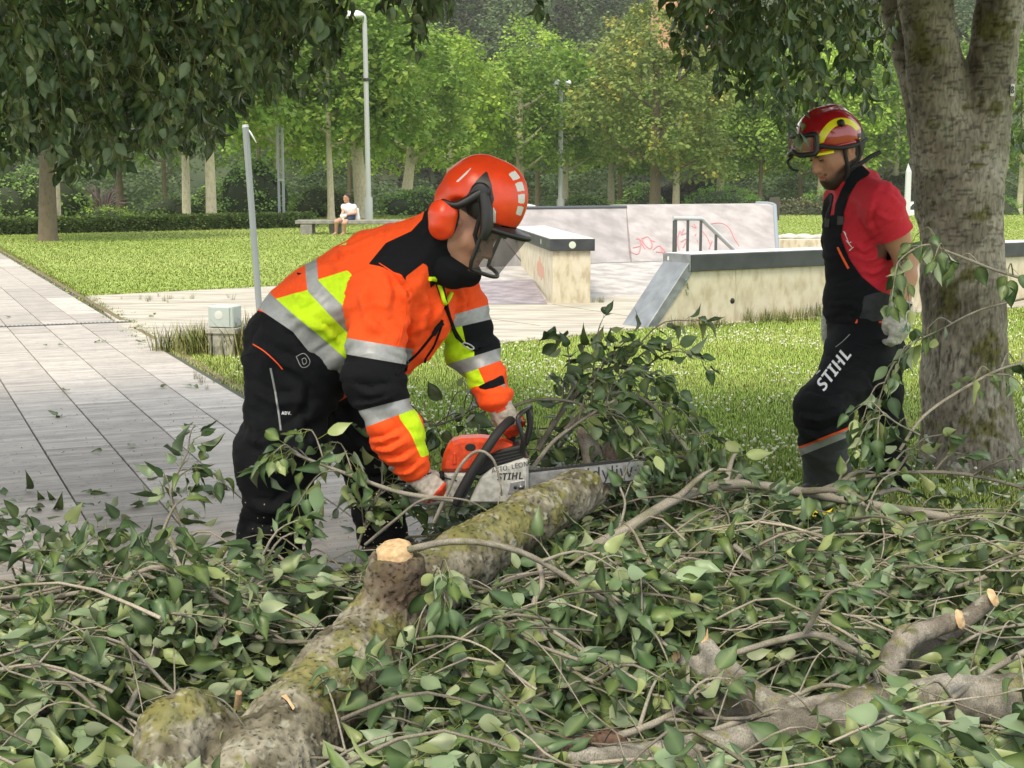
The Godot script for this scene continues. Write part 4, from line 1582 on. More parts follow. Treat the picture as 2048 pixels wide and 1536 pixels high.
	obj("foot", mk(box(Vector3(0.2, 0.21, 0.16), 0.006, Vector3(0.015, 0.105, 0))), ubc, ub)
	obj("foot", mk(box(Vector3(0.03, 0.21, 0.16), 0.004, Vector3(-0.112, 0.105, 0))), ubc, ub)
	obj("base_frame", mk(box(Vector3(0.27, 0.05, 0.2), 0.005, Vector3(0, 0.225, 0))), ubc, ub)
	obj("cabinet", mk(box(Vector3(0.235, 0.185, 0.17), 0.008, Vector3(0.0, 0.345, 0))), ubm, ub)
	obj("lid", mk(box(Vector3(0.175, 0.17, 0.012), 0.004, Vector3(0.0, 0.343, 0.09))), ubm, ub)
	obj("round_badge", mk(moved(lathe([[0.0, 0.003], [0.035, 0.003], [0.038, 0.0]], 20), Transform3D(Basis(Vector3.RIGHT, PI / 2), Vector3(-0.01, 0.36, 0.0965)))), mat("badge", lin(0.55, 0.57, 0.55), 0.5), ub)
	# bench
	var g6 := ground_at(615, 468.5)
	var be := thing("bench", "long low concrete bench at the far edge of the lawn, person sitting on it", "bench", g6)
	var bcon := mat("bench_concrete", lin(0.27, 0.26, 0.24), 0.9, {"tex": M.tex_grime, "tri": 0.8})
	obj("seat_slab", mk(box(Vector3(3.6, 0.1, 0.75), 0.01, Vector3(1.5, 0.345, -0.1))), bcon, be)
	obj("support", mk(box(Vector3(0.32, 0.29, 0.7), 0.01, Vector3(0.0, 0.145, -0.1))), bcon, be)
	obj("support", mk(box(Vector3(0.3, 0.29, 0.5), 0.01, Vector3(0.75, 0.145, -0.3))), bcon, be)
	obj("support", mk(box(Vector3(0.32, 0.29, 0.7), 0.01, Vector3(2.9, 0.145, -0.1))), bcon, be)
	# litter bins, posts
	var g7 := ground_at(1547, 441)
	var bin := thing("litter_bin", "dark timber litter bin on the lawn at the end of the skate bank", "bin", g7)
	var bm := mat("bin_wood", lin(0.07, 0.062, 0.055), 0.8)
	for i in 5: obj("slat", mk(box(Vector3(0.068, 0.86, 0.05), 0.005, Vector3(-0.15 + i * 0.075, 0.43, 0.17))), bm, bin)
	obj("liner", mk(box(Vector3(0.33, 0.8, 0.28), 0.01, Vector3(0, 0.4, 0))), M.dark_steel, bin)
	var g8_ := ground_at(104, 464)
	var bin2 := thing("litter_bin", "grey litter bin on white red-tipped post beside the dark trunk at far left", "bin", g8_)
	obj("post", mk(tube([Vector3(0.05, 0, 0), Vector3(0.05, 1.95, 0)], [0.05, 0.05], 10)), M.white_sticker, bin2)
	obj("post_tip", mk(tube([Vector3(0.05, 1.95, 0), Vector3(0.05, 2.02, 0)], [0.045, 0.03], 10)), mat("tip_red", lin(0.5, 0.1, 0.06), 0.6), bin2)
	obj("bucket", mk(box(Vector3(0.36, 0.5, 0.3), 0.02, Vector3(-0.05, 0.72, 0.06))), mat("bin_grey", lin(0.16, 0.15, 0.14), 0.6), bin2)
	var g9 := at(1815, 400, 60.0) * Vector3(1, 0, 1)
	var ob := thing("stone_post", "pale pointed stone post behind the shoulder of the person in red", "post", g9)
	obj("shaft", mk(flat([[Vector3(-0.11, -0.2, 0.1), Vector3(0.11, -0.2, 0.1), Vector3(0.1, 1.85, 0.09), Vector3(-0.1, 1.85, 0.09)], [Vector3(0.11, -0.2, 0.1), Vector3(0.11, -0.2, -0.1), Vector3(0.1, 1.85, -0.09), Vector3(0.1, 1.85, 0.09)], [Vector3(-0.11, -0.2, -0.1), Vector3(-0.11, -0.2, 0.1), Vector3(-0.1, 1.85, 0.09), Vector3(-0.1, 1.85, -0.09)], [Vector3(0.11, -0.2, -0.1), Vector3(-0.11, -0.2, -0.1), Vector3(-0.1, 1.85, -0.09), Vector3(0.1, 1.85, -0.09)],
		[Vector3(-0.1, 1.85, 0.09), Vector3(0.1, 1.85, 0.09), Vector3(-0.03, 2.2, 0)], [Vector3(0.1, 1.85, 0.09), Vector3(0.1, 1.85, -0.09), Vector3(-0.03, 2.2, 0)], [Vector3(0.1, 1.85, -0.09), Vector3(-0.1, 1.85, -0.09), Vector3(-0.03, 2.2, 0)], [Vector3(-0.1, 1.85, -0.09), Vector3(-0.1, 1.85, 0.09), Vector3(-0.03, 2.2, 0)]])), mat("stone_pale", lin(0.5, 0.52, 0.54), 0.7), ob)
	car("white car parked behind the skate bank, only its roof showing right of the orange helmet", at(1052, 400, 75.0), 0.0, mat("car_white", lin(0.7, 0.72, 0.74), 0.25, {"coat": 0.6}))
	car("white car parked behind the big trunk, windscreen showing beside the stone post", at(1850, 400, 84.0), 0.25, M.car_white)
	car("grey car parked behind the skate bank in front of the clipped dome", at(1395, 400, 72.0), 0.0, mat("car_grey", lin(0.25, 0.26, 0.28), 0.25, {"coat": 0.6}), -1.35)
	# ochre house on the slope
	var hs := thing("house", "ochre walled house high behind the trees above the olive tree", "house", Vector3(14.3, 8.0, -123.0))
	var om := mat("ochre_wall", lin(0.56, 0.33, 0.17), 0.9, {"tex": M.tex_grime, "tri": 0.2})
	obj("wall", mk(box(Vector3(4.6, 14.0, 6.0), 0.05, Vector3(0, 7.0, 0))), om, hs)
	obj("roof", mk(prism([Vector2(-2.8, 14.0), Vector2(2.8, 14.0), Vector2(0, 16.5)], -3.4, 3.4)), mat("roof_red", lin(0.3, 0.12, 0.07), 0.9), hs)
	for j in 3: obj("window", mk(box(Vector3(0.8, 1.3, 0.1), 0.02, Vector3(1.3, 1.5 + j * 3.8, 3.02))), mat("window_dark", lin(0.04, 0.05, 0.06), 0.15), hs)

func car(label: String, p: Vector3, turn: float, paint: Material, base := -1.2) -> void:
	var t := thing("parked_car", label, "car", Vector3(p.x, base, p.z))
	t.rotation.y = turn
	obj("body", mk(prism([Vector2(-2.1, 0.32), Vector2(2.1, 0.32), Vector2(2.15, 0.6), Vector2(2.05, 0.82), Vector2(1.15, 0.95), Vector2(-1.7, 0.98), Vector2(-2.1, 0.85), Vector2(-2.15, 0.6)], -0.85, 0.85, 0.06)), paint, t)
	obj("cabin", mk(prism([Vector2(-1.75, 0.97), Vector2(1.2, 0.94), Vector2(0.45, 1.4), Vector2(0.1, 1.47), Vector2(-0.9, 1.47), Vector2(-1.3, 1.38)], -0.74, 0.74, 0.08)), paint, t)
	for z in [-0.745, 0.745]:
		obj("side_window", mk(prism([Vector2(-1.5, 1.0), Vector2(0.95, 0.98), Vector2(0.4, 1.32), Vector2(-1.2, 1.34)], z - 0.006, z + 0.006)), mat("car_glass", lin(0.03, 0.04, 0.045), 0.08), t)
		for x in [-1.3, 1.35]:
			var w := obj("wheel", mk(moved(lathe([[0.0, -0.1], [0.3, -0.1], [0.33, -0.05], [0.33, 0.05], [0.3, 0.1], [0.0, 0.1]], 18), Transform3D(Basis(Vector3.RIGHT, PI / 2), Vector3(x, 0.33, z)))), M.black_rubber, t)
			obj("rim", mk(moved(lathe([[0.0, -0.115], [0.2, -0.11], [0.2, 0.11], [0.0, 0.115]], 12), Transform3D(Basis(Vector3.RIGHT, PI / 2), Vector3(x, 0.33, z)))), M.steel, w)
	obj("windscreen", mk(flat([[Vector3(1.16, 0.985, -0.62), Vector3(1.16, 0.985, 0.62), Vector3(0.52, 1.395, 0.58), Vector3(0.52, 1.395, -0.58)]], false)), M.car_glass, t)
	for z in [-0.6, 0.6]:
		obj("headlight", mk(box(Vector3(0.12, 0.14, 0.34), 0.03, Vector3(2.06, 0.7, z))), M.white_sticker, t)

# ---------------------------------------------------------------- people
func dist_seg(p: Vector3, a: Vector3, b: Vector3) -> float:
	return p.distance_to(Geometry3D.get_closest_point_to_segment(p, a, b))

# head in its own axes: skull centre at 0, face to +z, up +y; metres
func make_head(scale: float, beard: bool, cell := 0.0035) -> Dictionary:
	var s := scale
	var X := Vector3(1, 0, 0)
	var b := [
		[Vector3(0, 0.03, -0.028), Vector3(0, 0.03, 0.012), 0.098, 0.09, 0.02, X, 0.82],
		[Vector3(0, -0.03, 0.02), Vector3(0, -0.045, 0.048), 0.068, 0.052, 0.03],
		[Vector3(0, -0.083, 0.062), Vector3(0, -0.088, 0.07), 0.03, 0.024, 0.03],
		[Vector3(0.046, -0.055, 0.012), Vector3(0.018, -0.086, 0.062), 0.028, 0.026, 0.03],
		[Vector3(-0.046, -0.055, 0.012), Vector3(-0.018, -0.086, 0.062), 0.028, 0.026, 0.03],
		[Vector3(0.042, -0.012, 0.058), Vector3(0.05, -0.014, 0.04), 0.028, 0.028, 0.025],
		[Vector3(-0.042, -0.012, 0.058), Vector3(-0.05, -0.014, 0.04), 0.028, 0.028, 0.025],
		[Vector3(-0.034, 0.032, 0.076), Vector3(0.034, 0.032, 0.076), 0.02, 0.02, 0.022],
		[Vector3(0, -0.045, 0.07), Vector3(0, -0.06, 0.074), 0.028, 0.024, 0.02],
		[Vector3(0.031, 0.012, 0.104), Vector3(0.034, 0.012, 0.104), 0.016, 0.016, 0.018, Vector3.ZERO, 1.0, true],
		[Vector3(-0.031, 0.012, 0.104), Vector3(-0.034, 0.012, 0.104), 0.016, 0.016, 0.018, Vector3.ZERO, 1.0, true],
		[Vector3(0, 0.02, 0.09), Vector3(0, -0.022, 0.112), 0.0095, 0.0125, 0.012],
		[Vector3(0.01, -0.026, 0.1), Vector3(0.013, -0.027, 0.096), 0.009, 0.008, 0.007],
		[Vector3(-0.01, -0.026, 0.1), Vector3(-0.013, -0.027, 0.096), 0.009, 0.008, 0.007],
		[Vector3(-0.018, -0.052, 0.089), Vector3(0.018, -0.052, 0.089), 0.0065, 0.0065, 0.008],
		[Vector3(-0.015, -0.063, 0.089), Vector3(0.015, -0.063, 0.089), 0.0075, 0.0075, 0.008],
		[Vector3(-0.02, -0.0575, 0.099), Vector3(0.02, -0.0575, 0.099), 0.0025, 0.0025, 0.004, Vector3.ZERO, 1.0, true],
		[Vector3(0.03, 0.018, 0.083), Vector3(0.034, 0.018, 0.083), 0.0135, 0.0135, 0.006],
		[Vector3(-0.03, 0.018, 0.083), Vector3(-0.034, 0.018, 0.083), 0.0135, 0.0135, 0.006],
		[Vector3(0.079, 0.012, -0.014), Vector3(0.075, -0.02, -0.006), 0.02, 0.012, 0.008, X, 0.45],
		[Vector3(-0.079, 0.012, -0.014), Vector3(-0.075, -0.02, -0.006), 0.02, 0.012, 0.008, X, 0.45],
		[Vector3(0.088, 0.008, -0.01), Vector3(0.086, -0.006, -0.006), 0.009, 0.006, 0.006, Vector3.ZERO, 1.0, true],
		[Vector3(-0.088, 0.008, -0.01), Vector3(-0.086, -0.006, -0.006), 0.009, 0.006, 0.006, Vector3.ZERO, 1.0, true],
		[Vector3(0, -0.04, -0.02), Vector3(0, -0.15, -0.035), 0.056, 0.06, 0.03],
	]
	for q in b:
		q[0] *= s
		q[1] *= s
		q[2] *= s
		q[3] *= s
		q[4] *= s
	var f := field(b, cell, 0.02)
	var md := f.mesh()
	smooth(md)
	var n := noise("skin", 60.0)
	var cc := PackedColorArray()
	for p in md.v:
		var q: Vector3 = p / s
		var col := Color(0.42, 0.22, 0.145)
		col = col.lerp(Color(0.5, 0.2, 0.13), clampf(1.0 - q.distance_to(Vector3(0, -0.022, 0.11)) / 0.03, 0, 1) * 0.5)
		for sx in [-1.0, 1.0]:
			col = col.lerp(Color(0.5, 0.2, 0.14), clampf(1.0 - q.distance_to(Vector3(sx * 0.045, -0.02, 0.07)) / 0.035, 0, 1) * 0.35)
			col = col.lerp(Color(0.5, 0.2, 0.14), clampf(1.0 - q.distance_to(Vector3(sx * 0.082, 0, -0.01)) / 0.03, 0, 1) * 0.4)
			col = col.lerp(Color(0.2, 0.1, 0.07), clampf(1.0 - q.distance_to(Vector3(sx * 0.032, 0.012, 0.092)) / 0.018, 0, 1) * 0.6)
			var br := Geometry3D.get_closest_point_to_segment(q, Vector3(sx * 0.014, 0.031, 0.096), Vector3(sx * 0.05, 0.036, 0.082)).distance_to(q)
			col = col.lerp(Color(0.03, 0.018, 0.012), clampf((0.0085 - br) / 0.003, 0, 1) * 0.85)
			var ey := Geometry3D.get_closest_point_to_segment(q, Vector3(sx * 0.022, 0.0145, 0.098), Vector3(sx * 0.043, 0.0145, 0.092)).distance_to(q)
			col = col.lerp(Color(0.035, 0.02, 0.015), clampf((0.0045 - ey) / 0.002, 0, 1) * 0.9)
		if absf(q.y + 0.0575) < 0.011 and absf(q.x) < 0.026 and q.z > 0.08:
			col = col.lerp(Color(0.34, 0.1, 0.085), 0.65)
		if beard:
			var jaw := Geometry3D.get_closest_point_to_segment(q, Vector3(0, -0.095, 0.075), Vector3(signf(q.x) * 0.062, -0.052, 0.0)).distance_to(q)
			var w := clampf((0.052 - jaw) / 0.014, 0, 1) if q.y < -0.03 else 0.0
			var ms := Geometry3D.get_closest_point_to_segment(q, Vector3(-0.026, -0.046, 0.092), Vector3(0.026, -0.046, 0.092)).distance_to(q)
			w = maxf(w, clampf((0.009 - ms) / 0.004, 0, 1) * 0.75)
			if q.y < -0.1 and q.z < 0.04: w *= 0.3
			if absf(q.y + 0.0575) < 0.009 and absf(q.x) < 0.022 and q.z > 0.08: w = 0.0
			col = col.lerp(Color(0.022, 0.014, 0.01), minf(w * (0.95 + 0.1 * n.get_noise_3dv(q * 4.0)), 0.97))
		if q.y > 0.055 and q.z < 0.075 or (q.z < -0.025 and q.y > -0.045):
			col = Color(0.018, 0.012, 0.009)
		cc.append(col * (1.0 + 0.06 * n.get_noise_3dv(q)))
	md.c = cc
	return md

# a hand in its own axes: wrist at 0, knuckles towards +y, palm facing -z, thumb on the side sx; curl for each finger joint
func hand_bones(xf: Transform3D, sx: float, curl: Array, r := 1.0, thumb := 0.5) -> Array:
	var b := []
	var L := [[0.046, 0.03, 0.022], [0.05, 0.033, 0.024], [0.047, 0.031, 0.023], [0.038, 0.024, 0.02]]
	var bx := [0.031, 0.0105, -0.0105, -0.03]
	var by := [0.09, 0.094, 0.09, 0.082]
	for k in 4:
		var p := Vector3(bx[k] * sx, by[k], 0)
		b.append([Vector3(bx[k] * sx * 0.55, 0.008, 0), p, 0.018 * r, 0.0135 * r, 0.014])
		var a := 0.0
		var sp: float = bx[k] * sx * 1.2
		for j in 3:
			a += curl[j] * (1.0 + 0.06 * k)
			var q: Vector3 = p + Vector3(sp * 0.12, cos(a), -sin(a)).normalized() * L[k][j]
			b.append([p, q, (0.0112 - 0.0008 * j) * r, (0.0106 - 0.0009 * j) * r, 0.004 if j else 0.006])
			p = q
	var t0 := Vector3(0.026 * sx, 0.02, -0.008)
	var t1 := Vector3(0.052 * sx, 0.052, -0.022 - 0.012 * thumb)
	var t2 := Vector3((0.05 - 0.012 * thumb) * sx, 0.078, -0.034 - 0.026 * thumb)
	var t3 := Vector3((0.042 - 0.03 * thumb) * sx, 0.096, -0.042 - 0.036 * thumb)
	b.append([t0, t1, 0.019 * r, 0.0138 * r, 0.016])
	b.append([t1, t2, 0.0132 * r, 0.0122 * r, 0.005])
	b.append([t2, t3, 0.0122 * r, 0.0105 * r, 0.005])
	b.append([Vector3(0, -0.03, 0), Vector3(0, 0.02, 0), 0.027 * r, 0.027 * r, 0.02, Vector3(0, 0, 1), 0.8])
	for q in b:
		q[0] = xf * (q[0] as Vector3)
		q[1] = xf * (q[1] as Vector3)
		if q.size() > 5: q[5] = xf.basis * (q[5] as Vector3)
	return b

func frame(y: Vector3, z: Vector3, o: Vector3) -> Transform3D:
	y = y.normalized()
	var x := y.cross(z).normalized()
	return Transform3D(Basis(x, y, x.cross(y).normalized()), o)

# forward, then up as near as may be
func look(fwd: Vector3, up: Vector3, o: Vector3) -> Transform3D:
	var z := fwd.normalized()
	var x := up.cross(z).normalized()
	return Transform3D(Basis(x, z.cross(x).normalized(), z), o)

# lay flat lettering on a body: every corner is walked along dir until it meets the field
func lay(md: Dictionary, xf: Transform3D, f: Field, dir: Vector3, proud := 0.002) -> Dictionary:
	var o := moved(md, xf)
	for k in o.v.size():
		var p: Vector3 = o.v[k]
		for s in 40:
			var d := f.value(p)
			if d < 0.0008: break
			p += dir * minf(maxf(d * 0.8, 0.0006), 0.03)
		o.v[k] = p - dir * proud
	return o

func cap(a: Vector3, b: Vector3, ra: float, rb: float, sides := 12) -> Dictionary:
	var p := []
	var r := []
	var ax := (b - a).normalized()
	for k in 4:
		var t := PI / 2 * k / 4.0
		p.append(a - ax * ra * cos(t))
		r.append(maxf(ra * sin(t), 0.0005))
	p.append(a)
	r.append(ra)
	for k in range(0, 5):
		var t := PI / 2 * k / 4.0
		p.append(b + ax * rb * sin(t))
		r.append(maxf(rb * cos(t), 0.0005))
	return tube(p, r, sides, false)

# folds that the cloth shows: each is a line on the picture of it, raised by amp with a width w (metres); a sharp valley runs beside it
func creases(md: Dictionary, list: Array, d: float) -> void:
	var strokes := []
	for q in list:
		var a := []
		for p in q[0]:
			var w := at(p[0], p[1], d)
			a.append(Vector2(w.x, w.y))
		strokes.append([a, q[1], q[2]])
	var c := at(list[0][0][0][0], list[0][0][0][1], d) - Vector3(0, EYE, 0)
	var k := Vector2(c.x, c.y) / c.z
	if md.n.size() != md.v.size(): smooth(md)
	for i in md.v.size():
		var v: Vector3 = md.v[i]
		if v.z + d < -0.22: continue
		var p := Vector2(v.x, v.y) - k * (v.z + d)
		var h := 0.0
		for st in strokes:
			var a: Array = st[0]
			var best := 1e9
			var side := 1.0
			var at_end := 1.0
			for j in a.size() - 1:
				var cp := Geometry2D.get_closest_point_to_segment(p, a[j], a[j + 1])
				var dd := p.distance_to(cp)
				if dd < best:
					best = dd
					side = signf((a[j + 1] - a[j]).cross(p - a[j]))
					var e := minf(cp.distance_to(a[0]), cp.distance_to(a[-1]))
					at_end = clampf(e / 0.05, 0.25, 1.0)
			var w: float = st[2]
			if best < w * 3.0:
				h += 1.6 * st[1] * at_end * (exp(-best * best / (w * w)) - (0.7 * exp(-pow(best - w * 1.25, 2.0) / (w * w * 0.3)) if side > 0.0 else 0.0))
		md.v[i] = v + md.n[i] * h
	smooth(md)

func puffed(md: Dictionary, t: float) -> Dictionary:
	for i in md.v.size(): md.v[i] += md.n[i] * t
	return md

func sawyer() -> void:
	var D := 5.0
	var foot_r := ground_at(535, 1187)
	var root := thing("person", "person in orange and lime jacket and orange helmet, bending over a chainsaw", "person", Vector3(foot_r.x + 0.15, 0, foot_r.z - 0.1))
	var lat := Vector3(-0.6, 0, 0.8)
	var pel := at(612, 695, 5.12)
	var wai := at(672, 632, 5.08)
	var che := at(785, 565, 5.0)
	var nek := at(872, 480, 4.93)
	var rsh := at(758, 592, 4.85)
	var rel := at(746, 765, 4.78)
	var rwr := at(832, 948, 4.79)
	var lsh := at(905, 588, 5.12)
	var lel := at(950, 705, 5.14)
	var lwr := at(1000, 806, 4.98)
	var tax := (che - pel).normalized()
	var fb := tax.cross(lat).normalized()
	# jacket
	var jb := [
		[pel, wai, 0.225, 0.215, 0.04, fb, 0.94], [wai, che, 0.212, 0.195, 0.05, fb, 0.9], [che, nek, 0.165, 0.095, 0.06, fb, 0.9],
		[at(752, 690, 5.04), at(835, 622, 5.02), 0.15, 0.13, 0.06],
		[che + fb * 0.02, nek, 0.17, 0.09, 0.06], [rsh, nek, 0.08, 0.06, 0.07], [lsh, nek, 0.085, 0.06, 0.07],
		[rsh, rel, 0.099, 0.09, 0.045], [rel, rel.lerp(rwr, 0.5), 0.094, 0.078, 0.04], [rel.lerp(rwr, 0.5), rwr - (rwr - rel) * 0.06, 0.08, 0.058, 0.03],
		[lsh, lel, 0.1, 0.083, 0.05], [lel, lel.lerp(lwr, 0.5), 0.082, 0.07, 0.04], [lel.lerp(lwr, 0.5), lwr - (lwr - lel) * 0.1, 0.072, 0.057, 0.03],
	]
	var jf := field(jb, 0.011)
	var jm := jf.mesh()
	var arm_r := func(p: Vector3) -> float:
		return minf(dist_seg(p, rsh, rel) - 0.1, dist_seg(p, rel, rwr) - 0.09)
	var arm_l := func(p: Vector3) -> float:
		return minf(dist_seg(p, lsh, lel) - 0.1, dist_seg(p, lel, lwr) - 0.09)
	var trunk := func(p: Vector3) -> float:
		return minf(dist_seg(p, pel, wai) - 0.21, minf(dist_seg(p, wai, che) - 0.2, dist_seg(p, che, nek) - 0.15))
	folds(jm, 0.014, func(p: Vector3) -> Array:
		if arm_r.call(p) < trunk.call(p): return [((rel - rsh) if dist_seg(p, rsh, rel) < dist_seg(p, rel, rwr) else (rwr - rel)).normalized(), 0.8]
		if arm_l.call(p) < trunk.call(p): return [((lel - lsh) if dist_seg(p, lsh, lel) < dist_seg(p, lel, lwr) else (lwr - lel)).normalized(), 0.8]
		return [(tax + fb * 0.6).normalized(), 0.8], 7.0, 2.4, 5)
	# creases where the sleeve is bent and where the coat is pulled between shoulder and waist
	folds(jm, 0.016, func(p: Vector3) -> Array:
		if arm_r.call(p) < trunk.call(p): return [((rel - rsh).normalized() * 0.7 + lat * 0.6).normalized(), clampf(1.0 - absf(dist_seg(p, rel, rel) - 0.08) / 0.25, 0.15, 1.0), 1]
		if arm_l.call(p) < trunk.call(p): return [(lel - lsh).normalized(), 0.6, 1]
		return [(nek - wai).cross(Vector3(0.3, 0.2, 1)).normalized(), 0.9, 1], 5.2, 1.0, 9)
	creases(jm, [[[[735, 560], [728, 600], [740, 640], [765, 672]], 0.014, 0.016], [[[800, 560], [812, 600], [806, 640], [796, 668]], 0.012, 0.015], [[[760, 535], [775, 580], [772, 625]], 0.01, 0.018],
		[[[590, 560], [640, 540], [705, 520]], 0.009, 0.014], [[[640, 505], [700, 500], [765, 470]], 0.009, 0.016], [[[565, 590], [600, 590], [640, 600]], 0.01, 0.014], [[[600, 640], [650, 655], [690, 690]], 0.011, 0.013], [[[570, 615], [625, 640], [660, 640]], 0.009, 0.012],
		[[[700, 420], [760, 440], [810, 440]], 0.008, 0.016], [[[885, 560], [880, 610], [860, 650]], 0.011, 0.016], [[[840, 570], [850, 620], [830, 680]], 0.011, 0.016], [[[905, 560], [930, 600], [925, 640]], 0.01, 0.012], [[[940, 600], [960, 580], [968, 560]], 0.008, 0.01],
		[[[705, 760], [740, 775], [790, 765]], 0.011, 0.014], [[[712, 800], [745, 790], [795, 775]], 0.009, 0.011], [[[745, 885], [780, 880], [815, 860]], 0.011, 0.011], [[[760, 905], [800, 900], [830, 885]], 0.011, 0.01], [[[775, 930], [815, 925], [845, 905]], 0.01, 0.009], [[[735, 868], [770, 862], [805, 845]], 0.009, 0.01],
		[[[925, 690], [955, 700], [988, 690]], 0.01, 0.011], [[[935, 745], [955, 760], [985, 760]], 0.008, 0.01], [[[950, 770], [970, 785], [1000, 780]], 0.008, 0.009]], 4.95)
	folds(jm, 0.0045, func(p: Vector3) -> Array:
		if arm_r.call(p) < trunk.call(p): return [(rel - rsh).normalized(), 1.0, 1]
		if arm_l.call(p) < trunk.call(p): return [(lel - lsh).normalized(), 1.0, 1]
		return [Vector3(-0.5, 0.85, 0.1).normalized(), 1.0, 1], 14.0, 3.6, 43)
	var coat := Node3D.new()
	coat.name = "jacket"
	root.add_child(coat)
	var OR: Material = M.orange_cloth
	var LI: Material = M.lime_cloth
	var TP: Material = M.reflective_tape
	var BK: Material = M.black_cloth
	var s: Array
	s = split(jm, func(p: Vector3) -> float: return trunk.call(p) - arm_r.call(p))
	var slr: Dictionary = s[0]
	s = split(s[1], func(p: Vector3) -> float: return trunk.call(p) - arm_l.call(p))
	var sll: Dictionary = s[0]
	var body: Dictionary = s[1]
	# near sleeve
	s = split(slr, line_cut([660, 672], [800, 694], D))
	var up_r: Dictionary = s[0]
	var lo_r: Dictionary = s[1]
	if (lo_r.v as PackedVector3Array).size() > 0 and up_r.v[0].y < lo_r.v[0].y:
		pass
	var parts_r := bands(slr, [[[660, 670], [800, 694]], [[660, 703], [800, 727]], [[690, 829], [815, 797]], [[700, 866], [815, 823]]], D)
	wobj("upper_sleeve", parts_r[0], OR, coat)
	wobj("reflective_band", parts_r[1], TP, coat)
	wobj("elbow_panel", parts_r[2], BK, coat)
	wobj("reflective_band", parts_r[3], TP, coat)
	s = piece(parts_r[4], [[796, 815], [830, 815], [870, 905], [842, 915], [822, 868], [800, 838]], 4.8, true)
	wobj("lime_panel", s[0], LI, coat)
	wobj_pieces("lower_sleeve", s[1], OR, coat)
	# far sleeve
	var parts_l := bands(sll, [[[890, 634], [1010, 600]], [[890, 660], [1010, 632]], [[890, 730], [1010, 693]], [[900, 757], [1010, 718]]], 5.1)
	wobj("upper_sleeve", parts_l[0], OR, coat)
	wobj("reflective_band", parts_l[1], TP, coat)
	s = piece(parts_l[2], [[870, 640], [921, 640], [932, 690], [948, 703], [948, 760], [860, 760]], 5.1, true)
	wobj("lime_panel", s[0], LI, coat)
	wobj("elbow_panel", s[1], BK, coat)
	wobj("reflective_band", parts_l[3], TP, coat)
	s = piece(parts_l[4], [[890, 735], [952, 728], [972, 775], [992, 800], [980, 860], [880, 860]], 5.08, true)
	wobj("lime_panel", s[0], LI, coat)
	wobj_pieces("lower_sleeve", s[1], OR, coat)
	# trunk of the coat
	s = piece(body, [[790, 500], [845, 440], [860, 380], [1000, 380], [1010, 560], [965, 585], [925, 560], [880, 560], [862, 575], [856, 530]], 4.95, true)
	wobj("collar", s[0], BK, coat)
	s = piece(s[1], [[738, 528], [772, 486], [850, 450], [862, 500], [846, 526], [812, 552], [808, 585], [792, 548], [760, 532]], 4.9)
	wobj("shoulder_yoke", s[0], BK, coat)
	var rest: Dictionary = s[1]
	s = piece(rest, [[606, 500], [616, 582], [656, 625], [720, 690], [720, 645], [686, 613], [637, 562], [631, 490]], 5.0)
	wobj("reflective_band", s[0], TP, coat)
	s = piece(s[1], [[500, 560], [528, 572], [548, 594], [591, 632], [640, 672], [690, 716], [770, 790], [900, 700], [900, 715], [868, 735], [800, 752], [760, 800], [687, 776], [639, 728], [588, 664], [528, 624], [490, 600]], 5.0)
	wobj("reflective_band", s[0], TP, coat)
	s = piece(s[1], [[546, 600], [618, 581], [656, 625], [730, 700], [730, 745], [690, 716], [640, 672], [591, 632]], 5.0)
	wobj("lime_panel", s[0], LI, coat)
	s = piece(s[1], [[636, 560], [695, 542], [740, 590], [730, 660], [686, 613]], 5.0)
	wobj("lime_panel", s[0], LI, coat)
	s = piece(s[1], [[440, 590], [528, 626], [588, 666], [639, 730], [640, 752], [627, 772], [620, 900], [440, 900]], 5.0, true)
	wobj("back_hem", s[0], M.trouser_cloth, coat)
	wobj("coat_body", s[1], OR, coat)
	# zip, pocket and cord on the chest
	var see := (at(800, 620, 5.0) - Vector3(0, EYE, 0)).normalized()
	var skin := ClothFace.new([jm], see)
	seam_part("zip", [[868, 556], [880, 590], [897, 632], [912, 664], [925, 684]], skin, 0.006, BK, coat)
	seam_part("pocket_zip", [[792, 742], [830, 710], [862, 672], [884, 640]], skin, 0.005, BK, coat)
	seam_part("pocket_flap", [[866, 668], [874, 655], [884, 645]], skin, 0.009, BK, coat)
	seam_part("zip_pull", [[884, 645], [868, 690], [852, 715], [850, 724]], skin, 0.0045, BK, coat)
	seam_part("shoulder_seam", [[760, 530], [800, 560], [812, 600], [806, 650], [796, 690]], skin, 0.0022, OR, coat, 0.0005)
	seam_part("back_seam", [[640, 505], [715, 475], [790, 450], [840, 432]], skin, 0.002, OR, coat, 0.0005)
	# whistle cord: lime clip, black strap, steel snap hook
	var hook := at(932, 690, 4.9)
	var cord := seam([[884, 575], [895, 620], [905, 655], [914, 675]], skin, 0.01, 10)
	if cord.size() > 3:
		cord.append(hook)
		wobj("neck_strap", tube(cord, filled(cord.size(), 0.0055), 6), BK, coat)
	var ring := []
	for k in 13:
		var a := TAU * k / 12.0
		ring.append(hook + Vector3(cos(a) * 0.02 + 0.008, sin(a) * 0.008 - 0.004 - cos(a) * 0.008, 0))
	wobj("snap_hook", tube(ring, filled(13, 0.0028), 6), M.steel, coat)
	seam_part("lime_tape", [[858, 560], [872, 562], [880, 580], [888, 606], [895, 600], [902, 586]], skin, 0.0085, LI, coat, 0.008)
	# trousers
	var rhip := at(592, 705, 5.03)
	var rkn := at(562, 895, 4.98)
	var ran := at(535, 1105, 5.04)
	var lhip := at(668, 738, 5.26)
	var lkn := at(742, 895, 5.28)
	var lan := at(770, 1085, 5.42)
